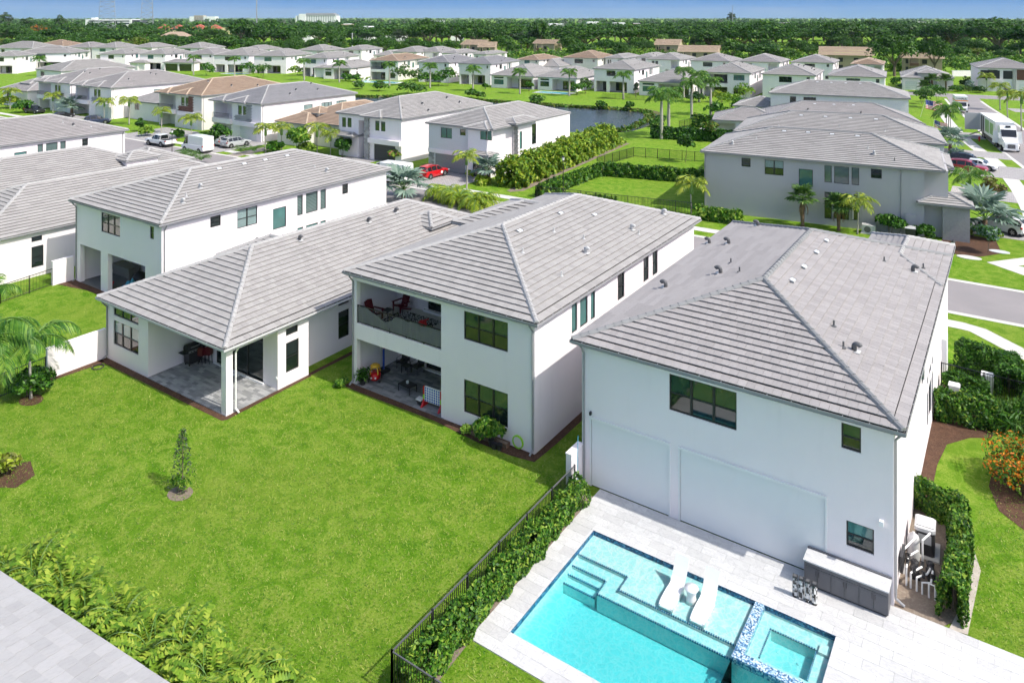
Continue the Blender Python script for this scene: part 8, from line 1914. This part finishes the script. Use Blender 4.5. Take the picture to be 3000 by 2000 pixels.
# toy car
t = thing('toy_car', 'red ride-on toy car with yellow roof on the patio', 'toy car', (-30.6, 31.05, 0.05), R(-60))
b = MB(); b.lathe([(0.30, 0.10), (0.40, 0.16), (0.42, 0.30), (0.36, 0.45), (0.28, 0.50)], 'red_plastic', n=16); o = b.build('body', t, True); o.scale = (1.05, 0.75, 1)
b = MB()
for a, c in ((-1, -1), (1, -1), (1, 1), (-1, 1)): b.bar((a * 0.26, c * 0.22, 0.44), (a * 0.17, c * 0.18, 0.84), 0.06, 0.06, 'yellow_plastic')
b.lathe([(0.27, 0.80), (0.28, 0.86), (0.18, 0.93), (0.0, 0.95)], 'yellow_plastic', n=14); b.build('roof', t)
for a, c in ((-1, -1), (1, -1), (1, 1), (-1, 1)): b = MB(); b.tube([(a * 0.28, c * 0.26, 0.1), (a * 0.28, c * 0.34, 0.1)], 0.1, 'charcoal', 12); b.build('wheel', t)
for c in (-0.12, 0.12): b = MB(); b.tube([(0.42, c, 0.32), (0.45, c, 0.32)], 0.05, 'white_gloss', 10); b.build('headlight', t)
t = thing('toy_hoop', 'toy basketball hoop on a blue post by the patio wall', 'toy hoop', (-30.95, 32.1, 0.05)); b = MB(); b.bar((0, 0, 0.1), (0, 0, 1.5), 0.09, 0.09, 'blue_plastic'); b.build('post', t)
b = MB(); b.box(-0.28, 0.28, -0.3, 0.28, 0, 0.14, 'charcoal'); b.build('base', t); b = MB(); b.box(-0.02, 0.03, -0.28, 0.28, 1.35, 1.85, 'white_matt'); b.build('backboard', t)
b = MB(); b.tube([(0.2 + 0.17 * math.cos(a), 0.17 * math.sin(a), 1.48) for a in [j * 6.283 / 14 for j in range(15)]], 0.02, 'red_plastic', 6, False); b.build('rim', t)
# coffee table and chairs
def table(name, label, loc, w, d, h, mat, rz=0):
    t = thing(name, label, 'table', loc, R(rz)); b = MB(); b.box(-w / 2, w / 2, -d / 2, d / 2, h - 0.035, h, mat); b.build('table_top', t)
    for a, c in ((-1, -1), (1, -1), (1, 1), (-1, 1)): b = MB(); b.box(a * (w / 2 - .03) - .018, a * (w / 2 - .03) + .018, c * (d / 2 - .03) - .018, c * (d / 2 - .03) + .018, 0, h - 0.035, mat); b.build('leg', t)
    return t
table('coffee_table', 'low black coffee table on the toy-filled patio', (-28.2, 31.15, 0.05), 0.95, 0.6, 0.42, 'black_metal', -5)
b = MB(); b.lathe([(0.07, 0), (0.08, 0.02), (0.08, 0.12), (0.07, 0.13)], 'white_gloss', n=12); o = b.build('candle'); o.location = (-28.25, 31.2, 0.47); tag(o, 'white candle on the low black coffee table', 'candle')
def chair(label, loc, rz):
    t = thing('patio_chair', label, 'chair', loc, R(rz)); b = MB(); b.box(-0.28, 0.28, -0.27, 0.27, 0.38, 0.43, 'black_metal'); b.build('seat', t); b = MB(); b.hexa([(-0.28, 0.25, 0.43), (0.28, 0.25, 0.43), (0.28, 0.29, 0.43), (-0.28, 0.29, 0.43), (-0.28, 0.36, 0.92), (0.28, 0.36, 0.92), (0.28, 0.40, 0.92), (-0.28, 0.40, 0.92)], 'charcoal'); b.build('backrest', t)
    for s in (-1, 1):
        b = MB(); b.tube([(s * 0.3, -0.27, 0), (s * 0.3, -0.27, 0.62), (s * 0.3, 0.3, 0.66)], 0.016, 'black_metal', 6); b.build('armrest', t); b = MB(); b.bar((s * 0.28, 0.28, 0), (s * 0.28, 0.28, 0.42), 0.03, 0.03, 'black_metal'); b.build('leg', t)
    return t
chair('black metal chair at the back of the toy-filled patio, left of two', (-30.3, 33.1, 0.05), 10); chair('black metal chair at the back of the toy-filled patio, right of two', (-29.2, 33.1, 0.05), -8); table('side_table', 'small black table between the two black patio chairs', (-29.72, 32.75, 0.05), 0.5, 0.45, 0.45, 'black_metal')
# giant four in a row game
t = thing('game_board', 'giant blue and white disc game with red feet on the patio', 'game', (-25.85, 30.55, 0.05), R(2)); b = MB(); W_, H_ = 1.05, 0.78
b.box(-W_ / 2, W_ / 2, -0.05, 0.05, 0.28, 0.28 + H_, 'white_matt'); b.build('board', t)
b = MB()
for r_ in range(6):
    for c_ in range(7): b.tube([(-W_ / 2 + 0.075 + c_ * 0.15, -0.062, 0.345 + r_ * 0.13), (-W_ / 2 + 0.075 + c_ * 0.15, -0.05, 0.345 + r_ * 0.13)], 0.05, 'blue_plastic', 10)
b.build('holes', t)
for s in (-1, 1):
    b = MB(); b.box(s * (W_ / 2 + 0.05) - 0.05, s * (W_ / 2 + 0.05) + 0.05, -0.06, 0.06, 0.3, 1.05, 'red_plastic'); b.box(s * (W_ / 2 + 0.05) - 0.052, s * (W_ / 2 + 0.05) + 0.052, -0.065, 0.065, 0.38, 0.62, 'lime_plastic'); b.build('side_post', t)
    b = MB(); b.hexa([(s * .575 - .05, -.3, 0), (s * .575 + .05, -.3, 0), (s * .575 + .05, .3, 0), (s * .575 - .05, .3, 0), (s * .575 - .05, -.06, .3), (s * .575 + .05, -.06, .3), (s * .575 + .05, .06, .3), (s * .575 - .05, .06, .3)], 'red_plastic'); b.build('foot', t)
boxy('storage_crate', 'small black crate beside the giant disc game', 'crate', (-26.68, 30.45, 0.05), 0.32, 0.26, 0.28, 'charcoal', 'vent_light')
# balcony furniture
ZB = 3.48
def adirondack(label, loc, rz, mat='dark_red'):
    t = thing('adirondack_chair', label, 'chair', loc, R(rz)); b = MB()
    for k in range(5): b.hexa([(-0.27 + k * 0.11, -0.3, 0.36), (-0.17 + k * 0.11, -0.3, 0.36), (-0.17 + k * 0.11, 0.22, 0.24), (-0.27 + k * 0.11, 0.22, 0.24), (-0.27 + k * 0.11, -0.3, 0.39), (-0.17 + k * 0.11, -0.3, 0.39), (-0.17 + k * 0.11, 0.22, 0.27), (-0.27 + k * 0.11, 0.22, 0.27)], mat)
    b.build('seat', t); b = MB()
    for k in range(5):
        x = -0.28 + k * 0.115; hh = 1.02 + 0.06 * (1 - abs(k - 2) / 2); b.hexa([(x, 0.2, 0.24), (x + .1, 0.2, 0.24), (x + .1, 0.24, 0.24), (x, 0.24, 0.24), (x * 1.12, 0.48, hh), ((x + .1) * 1.12, 0.48, hh), ((x + .1) * 1.12, 0.52, hh), (x * 1.12, 0.52, hh)], mat)
    b.build('backrest', t)
    for s in (-1, 1):
        b = MB(); b.box(s * 0.36 - .07, s * 0.36 + .07, -0.4, 0.36, 0.55, 0.58, mat); b.build('armrest', t); b = MB(); b.box(s * 0.33 - .02, s * 0.33 + .02, -0.36, -0.26, 0, 0.55, mat); b.build('leg', t); b = MB(); b.bar((s * 0.33, -0.3, 0.34), (s * 0.33, 0.5, 0.05), 0.03, 0.1, mat); b.build('leg', t)
    return t
adirondack('dark red slatted chair standing against the balcony wall', (-30.35, 32.95, ZB), -10); adirondack('dark red slatted chair near the balcony railing', (-30.75, 31.15, ZB), 95); table('side_table', 'small dark table between the balcony chairs', (-30.3, 31.75, ZB), 0.5, 0.5, 0.48, 'charcoal')
def rugmat():
    m, nt, b = newmat('rug_pattern'); w = _world(nt); vo = nt.nodes.new('ShaderNodeTexVoronoi'); vo.inputs['Scale'].default_value = 5.5; vo.feature = 'DISTANCE_TO_EDGE'; nt.links.new(w, vo.inputs['Vector'])
    nt.links.new(_ramp(nt, vo.outputs['Distance'], [(0.10, (0.015, 0.015, 0.02)), (0.16, (0.6, 0.6, 0.6)), (0.3, (0.6, 0.6, 0.6)), (0.36, (0.02, 0.02, 0.025))]), b.inputs['Base Color']); b.inputs['Roughness'].default_value = 0.95
rugmat(); b = MB(); b.box(-30.35, -27.3, 31.0, 33.1, ZB, ZB + 0.012, 'rug_pattern'); tag(b.build('balcony_rug'), 'black and white patterned rug on the balcony floor', 'rug')
t = thing('ride_on_toy', 'red ride-on toy on the patterned balcony rug', 'toy', (-27.6, 31.75, ZB + 0.012), R(-20)); b = MB(); b.lathe([(0.10, 0.1), (0.22, 0.16), (0.24, 0.3), (0.14, 0.42)], 'red_plastic', n=14); o = b.build('body', t, True); o.scale = (1.6, 0.85, 1); b = MB(); b.tube([(0.3, 0, 0.3), (0.36, 0, 0.62)], 0.04, 'red_plastic', 8); b.bar((0.35, -0.18, 0.6), (0.35, 0.18, 0.6), 0.05, 0.05, 'red_plastic'); b.build('handlebar', t)
for a, c in ((-1, -1), (1, -1), (1, 1), (-1, 1)): b = MB(); b.tube([(a * 0.25, c * 0.16, 0.09), (a * 0.25, c * 0.22, 0.09)], 0.09, 'charcoal', 10); b.build('wheel', t)
# clutter on the tarp patio
boxy('storage_box', 'long wicker storage box against the patio wall left of the blue tarp', 'box', (-60.0, 32.4, 0.02), 2.6, 0.9, 0.75, 'wicker', 'wicker', 0)
b = MB(); rgx = random.Random(6); n = 14
def th_(x, y): return max(0.03, 0.85 * math.exp(-((x / 0.85) ** 2 + (y / 0.55) ** 2)) * (1 + 0.25 * math.sin(x * 9 + y * 3) * math.cos(y * 11)) + 0.06 * math.sin(x * 17 + y * 13))
for i in range(n * 2):
    for j in range(n):
        xs = [-1.3 + 2.6 * k / (2 * n) for k in (i, i + 1)]; ys = [-0.8 + 1.6 * k / n for k in (j, j + 1)]
        b.face([(xs[0], ys[0], th_(xs[0], ys[0])), (xs[1], ys[0], th_(xs[1], ys[0])), (xs[1], ys[1], th_(xs[1], ys[1])), (xs[0], ys[1], th_(xs[0], ys[1]))], 'tarp_blue')
o = b.build('tarpaulin', smooth=True); o.location = (-56.0, 30.7, 0.02); tag(o, 'crumpled blue tarpaulin heaped on the shaded patio', 'tarpaulin')
boxy('toy_bin', 'red plastic bin at the edge of the tarp patio', 'bin', (-58.4, 30.2, 0.02), 0.6, 0.4, 0.3, 'red_plastic', 'red_plastic', 15); boxy('toy_bin', 'red plastic bin before the blue tarpaulin', 'bin', (-55.4, 29.85, 0.02), 0.7, 0.3, 0.2, 'red_plastic')
b = MB(); b.lathe([(0.5, 0), (0.65, 0.3), (0.5, 0.75), (0.2, 0.95), (0, 0.98)], 'charcoal', n=14); o = b.build('covered_grill', smooth=True); o.location = (-57.0, 31.9, 0.02); tag(o, 'round item under a black cover behind the blue tarpaulin', 'grill')
adirondack('brown wooden chair at the right end of the tarp patio', (-53.4, 31.8, 0.02), 10, 'bark'); boxy('cooler', 'pale grey box at the right end of the tarp patio', 'box', (-52.4, 31.6, 0.02), 0.6, 0.4, 0.75, 'vent_light')
# bench lamps and lake terrace furniture
for i, (x, y) in enumerate(((1060, 236), (1072, 238))):
    t = thing('sun_lounger', 'white sun lounger on the terrace of the tan-roofed lake house, ' + ('left' if i == 0 else 'right') + ' of two', 'lounger', G(x, y), R(10)); b = MB(); b.box(-0.35, 0.35, 0, 1.3, 0.25, 0.35, 'white_gloss'); b.build('seat', t); b = MB(); b.hexa([(-.35, 1.3, .25), (.35, 1.3, .25), (.35, 1.4, .25), (-.35, 1.4, .25), (-.35, 1.8, .9), (.35, 1.8, .9), (.35, 1.9, .85), (-.35, 1.9, .85)], 'white_gloss'); b.build('backrest', t); b = MB(); b.box(-.3, .3, .1, 1.2, 0, .25, 'vent_light'); b.build('base', t)
t = thing('trampoline', 'round black trampoline with safety net beside the open-balcony house', 'trampoline', G(2168, 283)); b = MB(); b.lathe([(1.9, 0.75), (1.95, 0.8), (1.9, 0.85)], 'charcoal', n=20); b.build('bed', t); b = MB()
for k in range(8): a = k * 0.785; b.bar((1.9 * math.cos(a), 1.9 * math.sin(a), 0), (1.9 * math.cos(a), 1.9 * math.sin(a), 2.2), 0.05, 0.05, 'charcoal')
b.tube([(1.9 * math.cos(a), 1.9 * math.sin(a), 2.2) for a in [j * 6.283 / 20 for j in range(21)]], 0.04, 'charcoal', 6, False); b.build('net_frame', t)

# ------------------------------------------------------------------ far buildings
simple('shingle_tan', (0.36, 0.27, 0.19), 0.9, var=0.12, nscale=0.4); simple('condo_tan', (0.42, 0.34, 0.24), 0.85, var=0.06); simple('condo_yellow', (0.55, 0.47, 0.30), 0.85); simple('condo_brown', (0.16, 0.10, 0.07), 0.85)
def condo(label, xl, yl, xr, h, D, rot, pitch=0.36):
    p = G(xl, yl, h); r = R(rot); U = Vector((math.cos(r), math.sin(r), 0)); a = (xr - CXP) / FPX; f2 = Vector((FW[0], FW[1], 0)); r2 = Vector((RT[0], RT[1], 0))
    W = -(p.dot(r2) - a * p.dot(f2)) / (U.dot(r2) - a * U.dot(f2)); t = thing('apartment_block', label, 'building', (p.x, p.y, 0), r)
    b = MB(); b.box(0.5, W - 0.5, 0.5, D - 0.5, 0, h, 'condo_tan'); b.face([(W - 0.5, 0.5, h), (W - 0.5, D - 0.5, h), (W - 0.5, D / 2, h + D / 2 * pitch - 0.1)], 'condo_yellow'); b.face([(0.5, 0.5, h), (0.5, D - 0.5, h), (0.5, D / 2, h + D / 2 * pitch - 0.1)], 'condo_brown'); b.build('wall', t)
    b = MB(); zr = h + D / 2 * pitch
    for (ya, za, yb, zb) in ((-0.3, h - 0.1, D / 2, zr), (D + 0.3, h - 0.1, D / 2, zr)):
        n = 10
        for k in range(n):
            y0, y1 = ya + (yb - ya) * k / n, ya + (yb - ya) * (k + 1) / n; z0, z1 = za + (zb - za) * k / n, za + (zb - za) * (k + 1) / n
            b.face([(-0.4, y0, z0 + 0.08), (W + 0.4, y0, z0 + 0.08), (W + 0.4, y1, z1), (-0.4, y1, z1)], 'shingle_tan')
    b.build('roof', t)
    n = max(2, int(W / 5))
    for k in range(n):
        x = 1.5 + (W - 3) * k / n
        for z in (0.6, 3.4):
            if z + 1.8 > h: continue
            b = MB(); b.box(x, x + 1.6, 0.42, 0.52, z, z + 1.6, 'frame_dark'); o = b.build('window', t)
    for k in range(max(1, n // 3)):
        x = 2.5 + k * 9.0
        if x + 4 > W: break
        b = MB(); b.box(x, x + 3.6, -1.0, 0.5, h / 2 - 0.1, h / 2 + 0.9, 'condo_brown'); b.box(x, x + 0.25, -1.0, -0.75, 0, h, 'condo_yellow'); b.box(x + 3.35, x + 3.6, -1.0, -0.75, 0, h, 'condo_yellow'); b.build('balcony', t)
    return t
condo('beige apartment block with a long roof between two tall dark trees', 1348, 131, 1415, 6.2, 14, 10); condo('beige gabled wing right of the long beige roof', 1400, 139, 1452, 5.5, 14, 30); condo('brown apartment block with balcony posts among bright shrubs', 1560, 128, 1625, 6.5, 12, 8)
condo('beige roof with coconut palm, left of the huge spreading tree', 1916, 132, 1990, 6.0, 16, 12); condo('long beige roofed block left of the huge spreading tree', 1985, 152, 2105, 5.5, 15, 14); condo('long pinkish roofed apartment block right of the huge spreading tree', 2400, 161, 2560, 6.0, 17, 10)
condo('yellow-walled end of the apartment block under the open tree', 2640, 170, 2765, 5.5, 11, 8)
simple('mall_yellow', (0.62, 0.55, 0.30), 0.85); simple('mall_red', (0.36, 0.10, 0.06), 0.85, var=0.15, nscale=0.3); simple('bldg_white', (0.74, 0.74, 0.74), 0.7); simple('mast_grey', (0.30, 0.31, 0.33), 0.5); simple('bldg_glass', (0.05, 0.06, 0.07), 0.1)
def at_Z(px, Z): a = (px - CXP) / FPX; return Vector((FW[0] * Z + RT[0] * a * Z, FW[1] * Z + RT[1] * a * Z, 0))
def zpx(py, Z): return CAMH - (py - CYP) / FPX * Z
def faced(name, label, cat, px, Z): return thing(name, label, cat, at_Z(px, Z), YAW)     # front turned to the street side the camera looks along
Z = 800; s_ = Z / FPX
t = faced('shopping_mall', 'pale yellow mall with red hip roof towers beyond the trees', 'building', 460, Z); W = 240 * s_; zt = zpx(83, Z)
b = MB(); b.box(30 * s_, W, 0, 40, 0, zt, 'mall_yellow'); b.build('wall', t)
for k, (xa, xc, top) in enumerate(((0, 36, 71), (42, 82, 72), (96, 150, 71), (146, 190, 72), (205, 238, 71))):
    b = MB(); x0, x1 = xa * s_, xc * s_; z0 = zt - 1.0 + 0.4 * (k % 2); z1 = zpx(top, Z); m_ = (x0 + x1) / 2
    b.box(x0 + 1, x1 - 1, -1.5, 8, 0, z0, 'mall_yellow'); b.build('tower', t); b = MB()
    for q in (((x0, -2.5), (x1, -2.5)), ((x1, -2.5), (x1, 9)), ((x1, 9), (x0, 9)), ((x0, 9), (x0, -2.5))): b.face([(*q[0], z0), (*q[1], z0), (m_, 3, z1)], 'mall_red')
    b.build('roof', t)
t = faced('low_house', 'orange hip roof in front of the yellow mall', 'building', 462, 620); b = MB(); b.box(1, 24, 0, 14, 0, 4, 'condo_tan'); b.build('wall', t); b = MB()
for q in (((0, -1), (25, -1), (18, 7), (7, 7)), ((25, -1), (25, 15), (18, 7)), ((25, 15), (0, 15), (7, 7), (18, 7)), ((0, 15), (0, -1), (7, 7))): b.face([(x, y, 4 if y in (-1, 15) else 8.5) for x, y in q], 'tile_tan')
b.build('roof', t)
Z = 1250; s_ = Z / FPX
t = faced('office_block', 'white low office block with dark window bands behind the lattice mast', 'building', 250, Z); W = 135 * s_; z1 = zpx(57, Z)
b = MB(); b.box(0, W, 0, 30, 0, z1, 'bldg_white'); b.box(12 * s_, 24 * s_, 5, 15, z1, zpx(52.5, Z), 'bldg_white'); b.build('wall', t)
for za, zb in ((64, 61), (71.5, 67.5)): b = MB(); b.box(10 * s_, W - 6 * s_, -0.3, 0.3, zpx(za, Z), zpx(zb, Z), 'bldg_glass'); b.build('window_band', t)
b = MB(); b.box(W, W + 12, 2, 30, 0, z1 - 1.5, 'bldg_glass'); b.build('annex', t)
Z = 1900; s_ = Z / FPX
t = faced('hotel_building', 'tall pale hotel with rows of windows and a dark roof on the horizon', 'building', 866, Z); W = 120 * s_; z1 = zpx(47, Z)
b = MB(); b.box(0, W, 0, 40, 0, z1, 'bldg_white'); b.box(10 * s_, 30 * s_, -3, 20, 0, zpx(41.5, Z), 'bldg_white'); b.build('wall', t)
b = MB(); b.box(22 * s_, W - 3, -1, 38, z1, zpx(42, Z), 'mast_grey'); b.box(30 * s_, W - 8, 2, 34, zpx(42, Z), zpx(39, Z), 'mast_grey'); b.build('roof', t)
for r_ in range(6):
    for c_ in range(16):
        b = MB() if (r_ == 0 and c_ == 0) else b
        x = 4 + c_ * (W - 8) / 16; z = z1 - 2.2 - r_ * 3.1; b.box(x, x + 2.2, -0.4, 0.2, z - 1.0, z + 0.6, 'bldg_glass')
b.build('windows', t)
t = faced('far_building', 'long pale building low on the horizon', 'building', 555, 3200); b = MB(); b.box(0, 110, 0, 40, 0, zpx(49, 3200), 'bldg_white'); b.box(20, 60, 0, 30, 0, zpx(46, 3200), 'condo_tan'); b.build('wall', t)
for i, (px, py, w, m_, Z) in enumerate(((1260, 60, 40, 'bldg_white', 1500), (1605, 71, 48, 'bldg_white', 900), (1720, 65, 36, 'bldg_white', 1300), (1795, 68, 40, 'bldg_white', 1200), (1850, 70, 30, 'condo_brown', 1100), (2290, 68, 30, 'condo_tan', 1100), (50, 78, 26, 'bldg_white', 700), (1050, 80, 40, 'bldg_white', 620), (870, 90, 40, 'bldg_white', 560), (2680, 66, 34, 'bldg_white', 1200), (1000, 72, 26, 'condo_tan', 800), (1320, 90, 34, 'bldg_white', 640))):
    t = faced('far_building', 'pale flat-roofed building peeping through the distant woods', 'building', px, Z); t['group'] = 'pale buildings in the distant woods'; b = MB(); b.box(0, w * Z / FPX, 0, 20, 0, zpx(py, Z), m_); b.box(2, w * Z / FPX - 2, 1, 19, zpx(py, Z), zpx(py, Z) + 0.6, 'bldg_white'); b.build('wall', t)
Z = 560; s_ = Z / FPX
t = faced('shop_building', 'white shop with red parapet among the trees', 'building', 1113, Z); b = MB(); b.box(0, 74 * s_, 0, 16, 0, zpx(100, Z), 'bldg_white'); b.build('wall', t); b = MB(); b.box(-0.3, 74.5 * s_, -0.3, 16.3, zpx(100, Z), zpx(94, Z), 'red_plastic'); b.box(0, 18 * s_, -0.5, 5, zpx(94, Z), zpx(91.5, Z), 'red_plastic'); b.build('parapet', t)
def lattice(label, px, base, top, wb, wt, Z, three=True):
    t = faced('radio_mast', label, 'mast', px, Z); z1 = zpx(top, Z); n = 16; b = MB(); r_ = 0.16 * Z / 500
    P_ = [(-1, -0.5), (1, -0.5), (0.2, 1.0)]
    def q(k, i): f = k / n; w = wb + (wt - wb) * f; return Vector((P_[i][0] * w / 2, P_[i][1] * w / 2, z1 * f))
    for i in range(3): b.tube([q(0, i), q(n, i)], r_, 'mast_grey', 5)
    b.build('legs', t); b = MB()
    for k in range(n):
        for i in range(3):
            j = (i + 1) % 3; b.bar(q(k, i), q(k + 1, j), r_ * 0.9, r_ * 0.9, 'mast_grey'); b.bar(q(k, j), q(k + 1, i), r_ * 0.9, r_ * 0.9, 'mast_grey'); b.bar(q(k, i), q(k, j), r_, r_, 'mast_grey')
    b.build('bracing', t)
lattice('lattice radio mast with wide legs at the upper left', 320, 104, -120, 26 * 850 / FPX * 2.1, 12 * 850 / FPX * 2, 850); lattice('second lattice mast, thinner, right of the white office block', 435, 84, -120, 20 * 1150 / FPX * 2, 8, 1150)
t = faced('radio_mast', 'single grey mast rising over the trees right of the mall', 'mast', 752, 900); b = MB(); b.tube([(0, 0, 0), (0, 0, zpx(-80, 900))], [0.8, 0.5], 'mast_grey', 8); b.build('shaft', t)
t = faced('radio_mast', 'thin aerial beside the lone conifer on the horizon', 'mast', 2146, 1400); b = MB(); b.tube([(0, 0, 0), (0, 0, zpx(14, 1400))], [0.8, 0.3], 'mast_grey', 6); b.build('shaft', t)
t = faced('utility_pole', 'pale utility pole with wires left of the white and red shop', 'pole', 1032, 420); b = MB(); b.tube([(0, 0, 0), (0, 0, zpx(97, 420))], [0.35, 0.25], 'vent_light', 8); b.build('shaft', t); b = MB(); b.bar((-1.6, 0, zpx(100, 420)), (1.6, 0, zpx(100, 420)), 0.2, 0.2, 'vent_dark'); b.build('crossarm', t)
b = MB()
for k in range(3):
    for j in range(8): b.bar((j * 7, 0.6 * k, zpx(99, 420) - 0.7 * k - 1.2 * math.sin(j / 8 * 3.14)), ((j + 1) * 7, 0.6 * k, zpx(99, 420) - 0.7 * k - 1.2 * math.sin((j + 1) / 8 * 3.14)), 0.06, 0.06, 'charcoal')
b.build('wires', t)
t = faced('boundary_wall', 'low white boundary wall by the modern house at the top right', 'wall', 2790, 262); b = MB(); b.box(0, 8.5, 0, 0.3, 0, 2.0, 'stucco'); b.box(-0.1, 8.6, -0.05, 0.35, 2.0, 2.1, 'trim_white'); b.build('panel', t)

# ------------------------------------------------------------------ sky backdrop and haze
m = bpy.data.materials.new('sky'); m.use_nodes = True; MATS['sky'] = m; nt = m.node_tree
for n in list(nt.nodes): nt.nodes.remove(n)
out = nt.nodes.new('ShaderNodeOutputMaterial'); em = nt.nodes.new('ShaderNodeEmission')
w = _world(nt); sp = nt.nodes.new('ShaderNodeSeparateXYZ'); nt.links.new(w, sp.inputs[0])
RS = 16000.0
el = _math(nt, 'DIVIDE', sp.outputs[2], RS)
c = _ramp(nt, el, [(0.0, (0.15, 0.30, 0.46)), (0.02, (0.085, 0.225, 0.47)), (0.07, (0.065, 0.195, 0.45)), (0.35, (0.09, 0.20, 0.42))])
cl = _noise(nt, 3.0, 5, 0.6, _world(nt, (1 / RS, 1 / RS, 14 / RS)), 0.6)
c = _mix(nt, _ramp(nt, cl, [(0.45, 0.0), (0.8, 0.45)]), c, (0.24, 0.33, 0.46))
nt.links.new(c, em.inputs[0]); em.inputs[1].default_value = 1.0
tp = nt.nodes.new('ShaderNodeBsdfTransparent'); mx = nt.nodes.new('ShaderNodeMixShader')
nt.links.new(_ramp(nt, el, [(0.10, 0.0), (0.30, 1.0)]), mx.inputs[0]); nt.links.new(em.outputs[0], mx.inputs[1]); nt.links.new(tp.outputs[0], mx.inputs[2]); nt.links.new(mx.outputs[0], out.inputs[0])
b = MB(); n = 96
for k in range(n):
    a0, a1 = 2 * math.pi * k / n, 2 * math.pi * (k + 1) / n
    for z0, z1 in ((-300, 300), (300, 1200), (1200, 3000), (3000, 5200)):
        b.face([(RS * math.cos(a0), RS * math.sin(a0), z0), (RS * math.cos(a1), RS * math.sin(a1), z0), (RS * math.cos(a1), RS * math.sin(a1), z1), (RS * math.cos(a0), RS * math.sin(a0), z1)], 'sky')
o = b.build('sky', kind='structure'); o['label'] = 'blue summer sky with faint streaks of cloud'
HAZE = True
if HAZE:
    m = bpy.data.materials.new('haze'); m.use_nodes = True; nt = m.node_tree
    for n_ in list(nt.nodes): nt.nodes.remove(n_)
    out = nt.nodes.new('ShaderNodeOutputMaterial'); pv = nt.nodes.new('ShaderNodeVolumePrincipled')
    pv.inputs['Color'].default_value = (0.72, 0.82, 0.95, 1); pv.inputs['Density'].default_value = 0.00004; pv.inputs['Anisotropy'].default_value = 0.0
    nt.links.new(pv.outputs[0], out.inputs['Volume']); MATS['haze'] = m
    b = MB(); b.box(-9500, 9500, -700, 9500, -4, 130, 'haze'); o = b.build('haze', kind='stuff'); tag(o, 'thin blue haze over the far woods', 'haze')
